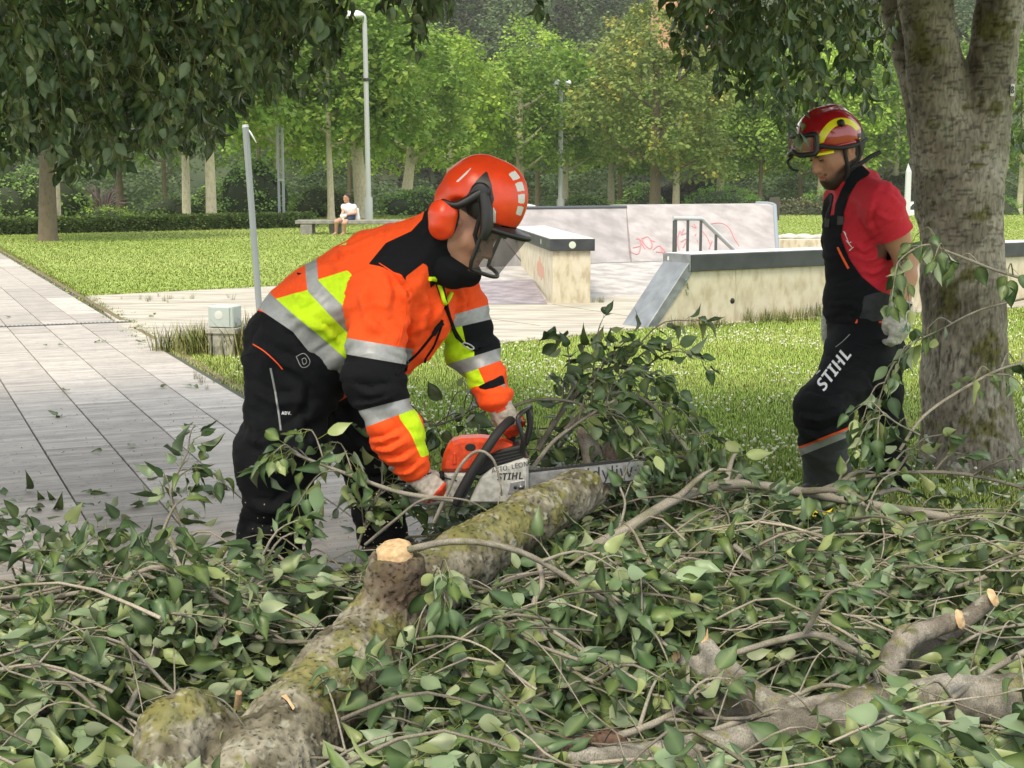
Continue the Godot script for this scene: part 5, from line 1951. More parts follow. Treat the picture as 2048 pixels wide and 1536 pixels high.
	var tb := [[rhip, lhip, 0.165, 0.15, 0.05], [pel, wai, 0.2, 0.19, 0.05], [rhip, rkn, 0.152, 0.138, 0.05], [rkn, ran, 0.138, 0.112, 0.05], [lhip, lkn, 0.135, 0.098, 0.05], [lkn, lan, 0.1, 0.092, 0.04], [ran, ran + Vector3(0.0, -0.04, 0), 0.108, 0.112, 0.02], [lan, lan + Vector3(0, -0.05, 0), 0.092, 0.1, 0.02]]
	var tf := field(tb, 0.012)
	for w in [[ran + Vector3(0, -0.05, 0), Vector3(0, -1, 0)]]:
		tf.half(w[0], w[1])
	var tm := tf.mesh()
	folds(tm, 0.015, func(p: Vector3) -> Array:
		var l := (rkn - rhip) if minf(dist_seg(p, rhip, rkn), dist_seg(p, rkn, ran)) < minf(dist_seg(p, lhip, lkn), dist_seg(p, lkn, lan)) else (lkn - lhip)
		return [(l.normalized() * 0.8 + Vector3(0.5, 0.3, 0.2)).normalized(), 1.0], 6.0, 2.4, 21)
	folds(tm, 0.016, func(p: Vector3) -> Array: return [Vector3(0.75, 0.62, 0.1).normalized(), 1.0, 1], 4.6, 1.1, 25)
	creases(tm, [[[[500, 775], [540, 800], [600, 800]], 0.013, 0.02], [[[490, 870], [530, 880], [590, 850], [630, 810]], 0.014, 0.02], [[[500, 930], [550, 920], [620, 880]], 0.013, 0.018], [[[520, 700], [580, 730], [640, 780]], 0.012, 0.02],
		[[[500, 1000], [550, 1010], [600, 960]], 0.014, 0.018], [[[490, 1050], [540, 1055], [590, 1010]], 0.013, 0.016], [[[600, 760], [590, 840], [600, 900]], 0.01, 0.02], [[[660, 800], [690, 850], [730, 880]], 0.012, 0.018], [[[700, 870], [740, 900], [780, 890]], 0.012, 0.016], [[[720, 960], [760, 970], [790, 950]], 0.011, 0.014], [[[735, 1020], [770, 1030], [800, 1010]], 0.01, 0.013]], 5.05)
	folds(tm, 0.0045, func(_p: Vector3) -> Array: return [Vector3(0.45, 0.88, 0.1).normalized(), 1.0, 1], 12.0, 3.2, 44)
	s = split(tm, line_cut([440, 1060], [600, 1132], 5.0))
	var shin: Dictionary = s[0]
	var upper: Dictionary = s[1]
	if upper.v.size() < shin.v.size():
		var sw := shin
		shin = upper
		upper = sw
	s = split(shin, line_cut([440, 1084], [600, 1156], 5.0))
	var tr := Node3D.new()
	tr.name = "trousers"
	root.add_child(tr)
	wobj("cloth", upper, M.trouser_cloth, tr)
	var shin_far := split(s[1], func(p: Vector3) -> float: return dist_seg(p, lkn, lan) - dist_seg(p, rkn, ran))
	var strip := bands(shin_far[0], [[[440, 1066], [600, 1138]]], 5.0)
	wobj("piping", puffed(strip[0], 0.002), M.orange_trim, tr)
	wobj("reflective_band", strip[1], TP, tr)
	wobj("lower_leg", shin_far[1], M.trouser_cloth, tr)
	wobj("cuff", s[0], M.trouser_cloth, tr)
	var leg := ClothFace.new([tm, jm], (at(570, 780, 5.0) - Vector3(0, EYE, 0)).normalized())
	seam_part("pocket_zip", [[542, 738], [550, 778], [557, 820], [562, 858]], leg, 0.004, M.reflective_tape, tr)
	seam_part("piping", [[507, 690], [530, 705], [555, 728], [565, 740]], leg, 0.0022, M.orange_trim, tr)
	for lp in [[[592, 715], [607, 709], [618, 722], [615, 733], [602, 735], [592, 715]], [[603, 720], [609, 718], [612, 726], [606, 730], [603, 720]]]:
		seam_part("emblem", lp, leg, 0.0014, M.reflective_tape, tr, 0.001, 40)
	wobj("maker_tag", sewn(word("ADV.", 0.011), Transform3D(Basis.IDENTITY, at(573, 828, 4.7)), leg, leg_dir(), 0.002), M.white_ink, tr)
	# boots
	for q in [[ran, Vector3(0.75, 0, 0.55)], [lan, Vector3(0.85, 0, 0.3)]]:
		var g := Vector3(q[0].x, 0.0, q[0].z)
		var fw: Vector3 = q[1].normalized()
		var bf := field([[g + Vector3(0, 0.3, 0), g + Vector3(0, 0.1, 0), 0.062, 0.06, 0.03], [g + Vector3(0, 0.05, 0) - fw * 0.05, g + fw * 0.17 + Vector3(0, 0.045, 0), 0.05, 0.048, 0.04], [g + Vector3(0, 0.12, 0), g + fw * 0.12 + Vector3(0, 0.06, 0), 0.055, 0.045, 0.04]], 0.011)
		bf.half(g + Vector3(0, 0.006, 0), Vector3(0, -1, 0))
		wobj("boot", bf.mesh(), M.black_rubber, root)
	# body: head, neck and trunk in one skin
	var fwd := Vector3(cos(0.6) * 0.97, -sin(0.6), cos(0.6) * 0.24)
	var hx := look(fwd, Vector3(0.2, 1, 0), at(927, 458, 4.9))
	var sk := moved(make_head(1.1, false), hx)
	var core := field([[pel, wai, 0.13, 0.13], [wai, che, 0.13, 0.13], [che, nek, 0.11, 0.06], [nek, hx * Vector3(0, -0.1, -0.03), 0.06, 0.058], [rsh, rel, 0.05, 0.045], [rel, rwr, 0.045, 0.03], [lsh, lel, 0.05, 0.045], [lel, lwr, 0.045, 0.03], [rsh, lsh, 0.06, 0.06, 0.06], [rhip, lhip, 0.11, 0.11], [rhip, rkn, 0.08, 0.06], [rkn, ran, 0.055, 0.04], [lhip, lkn, 0.075, 0.055], [lkn, lan, 0.055, 0.04]], 0.02).mesh()
	smooth(core)
	join(sk, dyed(core, Color(0.42, 0.22, 0.145)))
	wobj("body", sk, M.skin, root)
	# snood / high collar round the neck
	var cp := [at(862, 545, 4.93), at(880, 500, 4.92), at(890, 462, 4.92), at(886, 430, 4.92)]
	var cf := field([[nek + Vector3(-0.01, 0.0, 0), at(888, 452, 4.92), 0.088, 0.078, 0.03], [at(880, 525, 4.9), at(940, 548, 4.9), 0.07, 0.045, 0.05], [at(850, 500, 4.92), at(905, 540, 4.88), 0.075, 0.06, 0.04]], 0.009)
	cf.half(hx * Vector3(0, -0.02, 0), hx.basis * Vector3(0, 0.9, 0.42).normalized())
	var cm := cf.mesh()
	folds(cm, 0.008, func(p: Vector3) -> Array: return [Vector3(0.5, 0.8, 0).normalized(), 1.0], 10.0, 3.0, 4)
	wobj("snood", cm, BK, root)
	# gloves
	var gr := frame(Vector3(0.74, -0.62, 0.1), Vector3(0.25, 0.45, 0.85), rwr)
	var gl := frame(Vector3(0.42, -0.9, 0.16), Vector3(-0.35, 0.2, 0.9), lwr)
	glove(root, gr, -1.0, [1.15, 1.2, 0.9], ["glove", true])
	glove(root, gl, 1.0, [1.0, 1.35, 0.9], ["glove", false])
	# helmet
	var hp := 0.34
	forest_helmet(root, look(Vector3(cos(hp) * 0.97, -sin(hp), cos(hp) * 0.24), Vector3(0.1, 1, 0), at(960, 430, 4.9)))

func leg_dir() -> Vector3:
	return (at(570, 780, 5.0) - Vector3(0, EYE, 0)).normalized()

func bands(md: Dictionary, lines: Array, d: float) -> Array:
	var out := []
	var rest := md
	for l in lines:
		var f := line_cut(l[0], l[1], d)
		# make sure "positive" is above the line
		var mid := (at(l[0][0], l[0][1], d) + at(l[1][0], l[1][1], d)) * 0.5
		var sgn := 1.0 if f.call(mid + Vector3.UP) > 0.0 else -1.0
		var s := split(rest, func(p: Vector3) -> float: return sgn * f.call(p))
		out.append(s[0])
		rest = s[1]
	out.append(rest)
	return out

func filled(n: int, r: float) -> Array:
	var a := []
	a.resize(n)
	a.fill(r)
	return a

# walk from a place before a body towards it, away from the camera's side, until the cloth is met
func on_skin(p: Vector3, f: Field, proud: float) -> Vector3:
	var dir := (p - Vector3(0, EYE, 0)).normalized()
	for s in 200:
		var d := f.value(p)
		if d < 0.001: break
		p += dir * clampf(d * 0.7, 0.001, 0.02)
	return p - dir * proud

func glove(root: Node3D, xf: Transform3D, sx: float, curl: Array, how: Array) -> void:
	var f := field(hand_bones(xf, sx, curl, 1.16, 0.7) + [[xf * Vector3(0, -0.075, 0), xf * Vector3(0, -0.01, 0), 0.05, 0.034, 0.015, xf.basis * Vector3(0, 0, 1), 0.85]], 0.0042, 0.02)
	f.half(xf * Vector3(0, -0.085, 0), xf.basis * Vector3(0, -1, 0))
	var m := f.mesh()
	folds(m, 0.0025, func(_p: Vector3) -> Array: return [xf.basis.y, 1.0], 45.0, 18.0, 8)
	var inv := xf.affine_inverse()
	var g := Node3D.new()
	g.name = "glove"
	root.add_child(g, true)
	var s := split(m, func(p: Vector3) -> float:
		var q := inv * p
		return maxf(q.y - 0.092, minf(q.y - 0.05, -0.03 - q.z)))
	wobj("fingers", s[0], M.glove_orange, g)
	s = split(s[1], func(p: Vector3) -> float: return -0.055 - (inv * p).y)
	wobj("cuff", s[0], M.black_cloth if not how[1] else M.glove_leather, g)
	s = split(s[1], func(p: Vector3) -> float:
		var q := inv * p
		return minf(minf(q.y + 0.012, 0.03 - q.y), minf(q.z - 0.012, 0.02 - absf(q.x))) if not how[1] else -1.0)
	wobj("back_patch", s[0], M.glove_orange, g)
	wobj("palm", s[1], M.glove_leather, g)
	if how[1]:
		var w := word("STIHL", 0.026, true, 0.2)
		var t := Transform3D(Basis(Vector3(0.93, 0.33, 0.1).normalized(), Vector3(-0.3, 0.93, 0.1).normalized(), Vector3(0, 0, 1)), at(834, 958, 4.6))
		wobj("print", lay(w, t, f, Vector3(-0.05, -0.12, -1).normalized(), 0.0015), M.black_ink, g)

func forest_helmet(root: Node3D, hx: Transform3D) -> void:
	var h := Node3D.new()
	h.name = "helmet"
	root.add_child(h)
	var c := Vector3(0, 0.055, 0.0)
	var X := Vector3(1, 0, 0)
	var b := [[c + Vector3(0, 0.0, -0.028), c + Vector3(0, 0.0, 0.018), 0.126, 0.126, 0.01, Vector3(0, 1, 0), 1.08],
		[c + Vector3(0, 0.036, -0.025), c + Vector3(0, 0.036, 0.028), 0.108, 0.104, 0.03, X, 0.5],
		[c + Vector3(0, -0.02, -0.08), c + Vector3(0, -0.045, -0.105), 0.085, 0.062, 0.05]]
	var f := field(b, 0.006, 0.03)
	f.half(c + Vector3(0, -0.062, 0), Vector3(0, -1, 0.06).normalized())
	# scooped side above the muff
	f.add(c + Vector3(-0.13, -0.085, -0.085), c + Vector3(-0.13, -0.06, -0.05), 0.052, 0.048, 0.012, Vector3.ZERO, 1.0, true)
	f.add(c + Vector3(0.13, -0.085, -0.085), c + Vector3(0.13, -0.06, -0.05), 0.052, 0.048, 0.012, Vector3.ZERO, 1.0, true)
	var m := f.mesh()
	smooth(m)
	var s: Array
	# black insert with the pivot, on both sides
	var wedge := PackedVector2Array([Vector2(-0.034, -0.12), Vector2(-0.034, 0.0), Vector2(-0.022, 0.06), Vector2(-0.006, 0.1), Vector2(0.03, 0.065), Vector2(0.058, 0.02), Vector2(0.062, -0.12)])
	s = split(m, func(p: Vector3) -> float: return minf(in_poly(wedge, Vector2(p.z - c.z, p.y - c.y)), absf(p.x) - 0.045))
	var put := func(called: String, md: Dictionary, mt: Material) -> void: obj_at(called, md, mt, h, hx)
	put.call("side_insert", s[0], M.black_plastic)
	m = s[1]
	# reflective stickers along the ridge and at the temple
	for k in 4:
		var a0 := 0.78 - k * 0.3
		s = split(m, func(p: Vector3) -> float:
			var a := atan2(p.y - c.y, p.z - c.z)
			return minf(minf(a0 + 0.3 - a, a - a0 - 0.07), minf(0.058 + p.x, -p.x - 0.024)))
		put.call("sticker", s[0], M.white_sticker)
		m = s[1]
	var tri := PackedVector2Array([Vector2(0.06, 0.0), Vector2(0.075, -0.015), Vector2(0.085, -0.055), Vector2(0.06, -0.055)])
	s = split(m, func(p: Vector3) -> float: return minf(in_poly(tri, Vector2(p.z - c.z, p.y - c.y)), absf(p.x) - 0.03))
	put.call("sticker", s[0], M.white_sticker)
	m = s[1]
	var slash := PackedVector2Array([Vector2(-0.09, 0.03), Vector2(-0.075, 0.06), Vector2(-0.058, 0.098), Vector2(-0.062, 0.07), Vector2(-0.08, 0.032)])
	s = split(m, func(p: Vector3) -> float: return minf(in_poly(slash, Vector2(p.z - c.z, p.y - c.y)), -p.x))
	put.call("sticker", s[0], M.white_sticker)
	put.call("shell", s[1], M.orange_shell)
	# peak
	var pk := func(u: float, v: float) -> Vector3:
		var a := lerpf(-1.15, 1.15, u)
		var r := lerpf(0.134, 0.192, v * (0.25 + 0.75 * cos(a * 1.2)))
		return Vector3(sin(a) * r * 0.92, 0.0 - 0.012 * v - 0.012 * sin(a) * sin(a), cos(a) * r + 0.0)
	var top := sheet(28, 5, pk)
	var under := sheet(28, 5, func(u: float, v: float) -> Vector3: return pk.call(1.0 - u, v) + Vector3(0, -0.012, 0))
	var edge := sheet(28, 1, func(u: float, v: float) -> Vector3: return pk.call(1.0 - u, 1.0) + Vector3(0, -0.012 * (1.0 - v), 0))
	join(top, under)
	join(top, edge)
	put.call("peak", top, M.black_plastic)
	# visor: frame and wire mesh
	var vis := func(u: float, v: float) -> Vector3:
		var a := lerpf(-1.25, 1.25, u) * (1.0 - 0.12 * v)
		var r := 0.185 - 0.012 * v
		return Vector3(sin(a) * r * 0.8, -0.014 - 0.165 * v, cos(a) * r + 0.002 - 0.05 * v * (0.2 + 0.8 * cos(a)))
	put.call("visor_mesh", sheet(24, 10, vis), M.mesh_visor)
	var rim := []
	for k in 12: rim.append(vis.call(0.0, k / 12.0 * 0.86))
	for k in 25: rim.append(vis.call(0.02 + k / 24.0 * 0.96, 0.94 + 0.06 * sin(PI * k / 24.0)))
	for k in 12: rim.append(vis.call(1.0, (11 - k) / 12.0 * 0.86))
	put.call("visor_frame", tube(rim, filled(rim.size(), 0.007), 8), M.black_plastic)
	var band := []
	for k in 25: band.append(vis.call(k / 24.0, 0.03))
	put.call("visor_frame", tube(band, filled(25, 0.011), 8), M.black_plastic)
	for sx in [-1.0, 1.0]:
		# pivot, arm and earmuff
		var pv := Vector3(sx * 0.128, 0.082, 0.008)
		var mu := Vector3(sx * 0.145, -0.048, -0.082)
		put.call("pivot", moved(lathe([[0.0, -0.012], [0.03, -0.012], [0.034, -0.006], [0.034, 0.008], [0.026, 0.014], [0.0, 0.014]], 20), Transform3D(Basis(Vector3(0, 1, 0), Vector3(sx, 0, 0), Vector3(0, 0, 1) * -1.0), pv)), M.black_plastic)
		put.call("muff_arm", tube(curve([pv, pv.lerp(mu, 0.45) + Vector3(sx * 0.014, 0.006, 0), mu + Vector3(sx * 0.012, 0.062, 0.022), mu + Vector3(sx * 0.006, 0.06, -0.02), mu + Vector3(-sx * 0.01, 0.03, -0.05)], 18), [0.017, 0.017, 0.017, 0.016, 0.016, 0.015, 0.014, 0.013, 0.012, 0.011, 0.01, 0.009, 0.009, 0.008, 0.008, 0.008, 0.008, 0.008, 0.008], 10), M.black_plastic)
		put.call("visor_arm", tube([pv + Vector3(0, 0.0, 0.01), Vector3(sx * 0.132, 0.04, 0.045), Vector3(sx * 0.136, -0.02, 0.07), Vector3(sx * 0.13, -0.06, 0.07)], [0.02, 0.022, 0.022, 0.016], 10), M.black_plastic)
		var ef := field([[mu + Vector3(0, 0.02, -0.004), mu + Vector3(0, -0.02, 0.006), 0.052, 0.046, 0.02, X, 0.6], [mu + Vector3(sx * 0.014, 0.016, 0), mu + Vector3(sx * 0.014, -0.014, 0.002), 0.034, 0.032, 0.012, X, 0.75]], 0.004, 0.02)
		put.call("ear_muff", ef.mesh(), M.orange_shell)
		put.call("ear_cushion", cap(mu + Vector3(-sx * 0.03, 0.018, 0.004), mu + Vector3(-sx * 0.03, -0.018, 0.008), 0.042, 0.04, 18), M.black_rubber)
		put.call("cheek_strap", tube([Vector3(sx * 0.118, 0.02, 0.03), Vector3(sx * 0.1, -0.06, 0.03), Vector3(sx * 0.085, -0.11, 0.06)], [0.008, 0.008, 0.007], 6), M.black_rubber)

func obj_at(called: String, md: Dictionary, mt: Material, parent: Node3D, xf: Transform3D) -> void:
	wobj(called, moved(md, xf), mt, parent)

func watcher() -> void:
	var D := 6.5
	var base := ground_at(1700, 1010)
	var root := thing("person", "person in red T-shirt, black bib trousers and red helmet, standing by the great trunk", "person", base)
	var lat := Vector3(0.42, 0, 0.9)
	var pel := at(1728, 690, 6.52)
	var wai := at(1720, 598, 6.52)
	var che := at(1722, 465, 6.5)
	var nek := at(1714, 375, 6.5)
	var lsh := at(1762, 408, 6.3)
	var lel := at(1812, 520, 6.34)
	var lwr := at(1802, 618, 6.24)
	var rsh := at(1688, 408, 6.74)
	var rel := at(1672, 540, 6.84)
	var rwr := at(1664, 640, 6.78)
	var lhip := at(1722, 708, 6.42)
	var lkn := at(1645, 818, 6.25)
	var lan := at(1652, 935, 6.42)
	var rhip := at(1748, 712, 6.62)
	var rkn := at(1764, 838, 6.7)
	var ran := at(1782, 960, 6.85)
	var fb := Vector3.UP.cross(lat).normalized()
	# shirt with the bib cut from the same cloth block
	var sb := [[pel, wai, 0.148, 0.138, 0.05, lat, 1.1], [wai, che, 0.138, 0.148, 0.06, lat, 1.12], [che, nek, 0.14, 0.08, 0.06, lat, 1.15], [lsh, nek, 0.085, 0.07, 0.05], [rsh, nek, 0.085, 0.07, 0.05],
		[lsh, lsh.lerp(lel, 0.66), 0.09, 0.086, 0.035], [rsh, rsh.lerp(rel, 0.55), 0.088, 0.083, 0.035]]
	var sf := field(sb, 0.0105)
	var sm := sf.mesh()
	folds(sm, 0.007, func(p: Vector3) -> Array: return [Vector3(-0.75, 0.65, 0.2).normalized(), 0.9, 1], 8.0, 1.4, 12)
	folds(sm, 0.006, func(p: Vector3) -> Array: return [Vector3(-0.55, 0.8, 0.1).normalized(), 0.9], 12.0, 3.0, 14)
	creases(sm, [[[[1700, 480], [1730, 500], [1770, 470]], 0.009, 0.012], [[[1705, 510], [1740, 520], [1775, 500]], 0.009, 0.011], [[[1720, 540], [1750, 545], [1780, 525]], 0.008, 0.01], [[[1735, 565], [1760, 562], [1785, 550]], 0.008, 0.01], [[[1745, 400], [1735, 440], [1750, 475]], 0.009, 0.013], [[[1750, 385], [1780, 395], [1800, 415]], 0.007, 0.011], [[[1745, 420], [1775, 440], [1795, 440]], 0.006, 0.011],
		[[[1665, 610], [1700, 605], [1735, 620]], 0.01, 0.012], [[[1668, 640], [1700, 640], [1730, 650]], 0.01, 0.012], [[[1670, 575], [1700, 570], [1730, 560]], 0.008, 0.012]], 6.4)
	folds(sm, 0.0035, func(p: Vector3) -> Array: return [Vector3(-0.6, 0.75, 0.2).normalized(), 1.0, 1], 15.0, 3.5, 41)
	var RD: Material = M.red_cloth
	var BK: Material = M.black_cloth
	var TC: Material = M.trouser_cloth
	var top := Node3D.new()
	top.name = "shirt"
	root.add_child(top)
	var bib := Node3D.new()
	bib.name = "bib_trousers"
	root.add_child(bib)
	var s := piece(sm, [[1640, 470], [1654, 432], [1668, 430], [1678, 440], [1684, 480], [1700, 520], [1725, 555], [1755, 580], [1790, 596], [1850, 600], [1850, 760], [1600, 760]], 6.45, true)
	var lowp: Dictionary = s[0]
	s = piece(s[1], [[1668, 445], [1672, 410], [1684, 380], [1700, 350], [1722, 330], [1740, 348], [1715, 365], [1698, 392], [1688, 425], [1684, 470]], 6.4)
	wobj("shoulder_strap", puffed(s[0], 0.006), BK, bib)
	s = piece(s[1], [[1636, 480], [1650, 400], [1662, 385], [1668, 392], [1658, 440], [1655, 480]], 6.6)
	wobj("shoulder_strap", puffed(s[0], 0.006), BK, bib)
	var shirt: Dictionary = s[1]
	var hem := (lel - lsh).normalized()
	var hem_at := lsh.lerp(lel, 0.54)
	s = split(shirt, func(p: Vector3) -> float: return minf((p - hem_at).dot(hem), minf(dist_seg(p, nek, pel) - 0.19, 0.112 - dist_seg(p, lsh, lel))))
	shirt = s[1]
	var hem2 := (rel - rsh).normalized()
	var hem2_at := rsh.lerp(rel, 0.44)
	s = split(shirt, func(p: Vector3) -> float: return minf((p - hem2_at).dot(hem2), minf(dist_seg(p, nek, pel) - 0.168, 0.112 - dist_seg(p, rsh, rel))))
	wobj("cloth", s[1], RD, top)
	s = piece(lowp, [[1728, 592], [1795, 576], [1800, 634], [1750, 645], [1712, 648], [1724, 622]], 6.35)
	wobj("pocket_flap", puffed(s[0], 0.007), M.grey_cloth, bib)
	s = piece(s[1], [[1708, 646], [1712, 640], [1750, 638], [1800, 628], [1800, 638], [1750, 648]], 6.35)
	wobj("piping", puffed(s[0], 0.008), M.orange_trim, bib)
	wobj("bib", puffed(s[1], 0.005), BK, bib)
	var see := (at(1700, 520, 6.4) - Vector3(0, EYE, 0)).normalized()
	var skin := ClothFace.new([sm], see)
	seam_part("chest_zip", [[1668, 487], [1680, 512], [1696, 542]], skin, 0.0055, M.orange_trim, bib, 0.008)
	for q in [[1653, 440], [1680, 436]]:
		wobj("buckle", box(Vector3(0.03, 0.045, 0.012), 0.004, skin.find(at(q[0], q[1], 6.0), see, 0.012)), M.black_plastic, bib)
	# print on the shirt: thin pale strokes
	for ln in [[[1683, 446], [1691, 462], [1698, 480]], [[1690, 470], [1705, 488]], [[1698, 496], [1709, 487]], [[1686, 448], [1690, 456]], [[1696, 478], [1703, 474]]]:
		seam_part("print", ln, skin, 0.002, M.white_ink, top, 0.001)
	# legs
	var tb := [[lhip, rhip, 0.15, 0.14, 0.05], [pel, wai, 0.155, 0.14, 0.05, lat, 1.1], [lhip, lkn, 0.135, 0.12, 0.05], [lkn, lan, 0.12, 0.1, 0.05], [lan, lan + Vector3(0, -0.04, 0), 0.1, 0.105, 0.02], [rhip, rkn, 0.125, 0.1, 0.05], [rkn, ran, 0.1, 0.092, 0.04]]
	var tf := field(tb, 0.012)
	var tm := tf.mesh()
	folds(tm, 0.012, func(p: Vector3) -> Array: return [Vector3(0.3, 0.9, 0.2).normalized(), 1.0], 6.0, 2.4, 31)
	creases(tm, [[[[1620, 790], [1650, 800], [1690, 790]], 0.013, 0.014], [[[1605, 830], [1640, 835], [1685, 820]], 0.014, 0.014], [[[1605, 860], [1640, 870], [1680, 845]], 0.012, 0.013], [[[1660, 720], [1690, 750], [1740, 745]], 0.01, 0.015], [[[1700, 690], [1740, 700], [1780, 690]], 0.01, 0.013], [[[1730, 760], [1745, 800], [1790, 810]], 0.012, 0.014], [[[1740, 840], [1765, 850], [1795, 840]], 0.012, 0.013], [[[1745, 890], [1770, 900], [1800, 890]], 0.01, 0.012]], 6.4)
	folds(tm, 0.004, func(p: Vector3) -> Array: return [Vector3(0.25, 0.95, 0.1).normalized(), 1.0, 1], 13.0, 3.5, 42)
	s = split(tm, func(p: Vector3) -> float: return dist_seg(p, lkn, lan) - dist_seg(p, rkn, ran) if p.y < lkn.y - 0.03 else -1.0)
	wobj("cloth", s[0], TC, bib)
	var pr := bands(s[1], [[[1580, 901], [1710, 848]], [[1580, 905], [1710, 852]], [[1580, 920], [1710, 868]]], 6.35)
	wobj("cloth", pr[0], TC, bib)
	wobj("piping", puffed(pr[1], 0.003), M.orange_trim, bib)
	wobj("reflective_band", puffed(pr[2], 0.001), M.reflective_tape, bib)
	wobj("gaiter", pr[3], M.grey_cloth, bib)
	var dirx := at(1690, 705, D) - at(1645, 765, D)
	var tx := dirx.normalized()
	var tt := Transform3D(Basis(tx, Vector3(0, 0, 1).cross(tx).normalized(), Vector3(0, 0, 1)), at(1668, 738, 5.9))
	var away := (at(1668, 738, 6.0) - Vector3(0, EYE, 0)).normalized()
	var thigh := ClothFace.new([tm], away)
	wobj("print", sewn(word("STIHL", 0.054, true, 0.2), tt, thigh, away, 0.003), M.white_ink, bib)
	seam_part("maker_tag", [[1625, 750], [1629, 746], [1633, 742]], thigh, 0.004, M.white_ink, bib)
	seam_part("pocket_seam", [[1672, 682], [1690, 668], [1708, 650]], thigh, 0.0018, M.reflective_tape, bib)
	for q in [[lan, Vector3(-0.85, 0, 0.4)], [ran, Vector3(-0.85, 0, 0.35)]]:
		var g := Vector3(q[0].x, 0.0, q[0].z)
		var fw: Vector3 = q[1].normalized()
		var bf := field([[g + Vector3(0, 0.26, 0), g + Vector3(0, 0.1, 0), 0.062, 0.06, 0.03], [g + Vector3(0, 0.05, 0) - fw * 0.05, g + fw * 0.17 + Vector3(0, 0.045, 0), 0.05, 0.048, 0.04], [g + Vector3(0, 0.12, 0), g + fw * 0.12 + Vector3(0, 0.06, 0), 0.055, 0.045, 0.04]], 0.011)
		bf.half(g + Vector3(0, 0.006, 0), Vector3(0, -1, 0))
		wobj("boot", bf.mesh(), M.black_rubber, root)
	# body
	var yaw := 0.36
	var pit := 0.46
	var hx := look(Vector3(-cos(pit) * cos(yaw), -sin(pit), cos(pit) * sin(yaw)), Vector3(0.06, 1, 0), at(1674, 305, 6.5))
	var hm := make_head(1.2, true)
	var sk := moved(hm, hx)
	var core := field([[pel, wai, 0.12, 0.11], [wai, che, 0.11, 0.12], [che, nek, 0.1, 0.055], [nek, hx * Vector3(0, -0.09, -0.03), 0.064, 0.066, 0.03], [lsh, rsh, 0.06, 0.06],
		[lsh, lsh.lerp(lel, 0.5), 0.068, 0.066, 0.02], [lsh.lerp(lel, 0.5), lel, 0.066, 0.05, 0.02], [lel, lel.lerp(lwr, 0.35), 0.05, 0.054, 0.02], [lel.lerp(lwr, 0.35), lwr, 0.054, 0.036, 0.02], [lwr, lwr + (lwr - lel).normalized() * 0.03, 0.034, 0.03],
		[rsh, rel, 0.065, 0.05, 0.02], [rel, rwr, 0.05, 0.035, 0.02], [lhip, rhip, 0.1, 0.1], [lhip, lkn, 0.08, 0.055], [lkn, lan, 0.055, 0.04], [rhip, rkn, 0.08, 0.055], [rkn, ran, 0.055, 0.04]], 0.012).mesh()
	smooth(core)
	join(sk, dyed(core, Color(0.42, 0.225, 0.14)))
	wobj("body", sk, M.skin, root)
	for sx in [-1.0, 1.0]:
		var e := hx * (Vector3(sx * 0.032, 0.0165, 0.0885) * 1.2)
		wobj("eye", cap(e, e + Vector3(0, 0.001, 0), 0.0105, 0.0105, 12), M.eye_white, root)
		wobj("iris", cap(e + hx.basis * Vector3(0, -0.003, 0.0075), e + hx.basis * Vector3(0, -0.003, 0.0076), 0.0055, 0.0055, 10), M.eye_dark, root)
	# gloves: white cloth
	var gl := frame(Vector3(-0.02, -1, 0.06), Vector3(0.25, 0.05, 1), lwr + (lwr - lel).normalized() * 0.01)
	var gr := frame(Vector3(-0.02, -1, 0.06), Vector3(-0.4, 0.05, -1), rwr)
	for g in [[gl, 1.0, lwr], [gr, -1.0, rwr]]:
		var xf: Transform3D = g[0]
		var f := field(hand_bones(xf, g[1], [0.5, 0.7, 0.5], 1.35, 0.4) + [[xf * Vector3(0, -0.02, 0), xf * Vector3(0, 0.06, 0), 0.052, 0.046, 0.02, xf.basis.z, 0.75]], 0.005, 0.02)
		f.half(xf * Vector3(0, -0.045, 0), -xf.basis.y)
		var m := f.mesh()
		folds(m, 0.003, func(_p: Vector3) -> Array: return [xf.basis.y, 1.0, 1], 18.0, 6.0, 8)
		wobj("glove", m, M.glove_white, root)
		if g[1] > 0.0:
			wobj("glove_print", lay(word("SAFE", 0.028, true), Transform3D(Basis.IDENTITY, xf * Vector3(0, 0.085, 0.2)), f, Vector3(-0.1, 0, -1).normalized(), 0.002), M.green_ink, root)
	var wx := lwr + Vector3(0.0, 0.015, 0)
	wobj("watch", tube([wx + Vector3(0.004, 0.018, 0), wx - Vector3(0.004, 0.018, 0)], [0.046, 0.046], 18), M.black_rubber, root)
	wobj("watch_face", moved(lathe([[0.0, 0.012], [0.02, 0.012], [0.024, 0.006], [0.024, 0.0]], 18), Transform3D(Basis(Vector3.RIGHT, PI / 2), wx + Vector3(0, 0, 0.04))), M.black_plastic, root)
	rescue_helmet(root, hx)

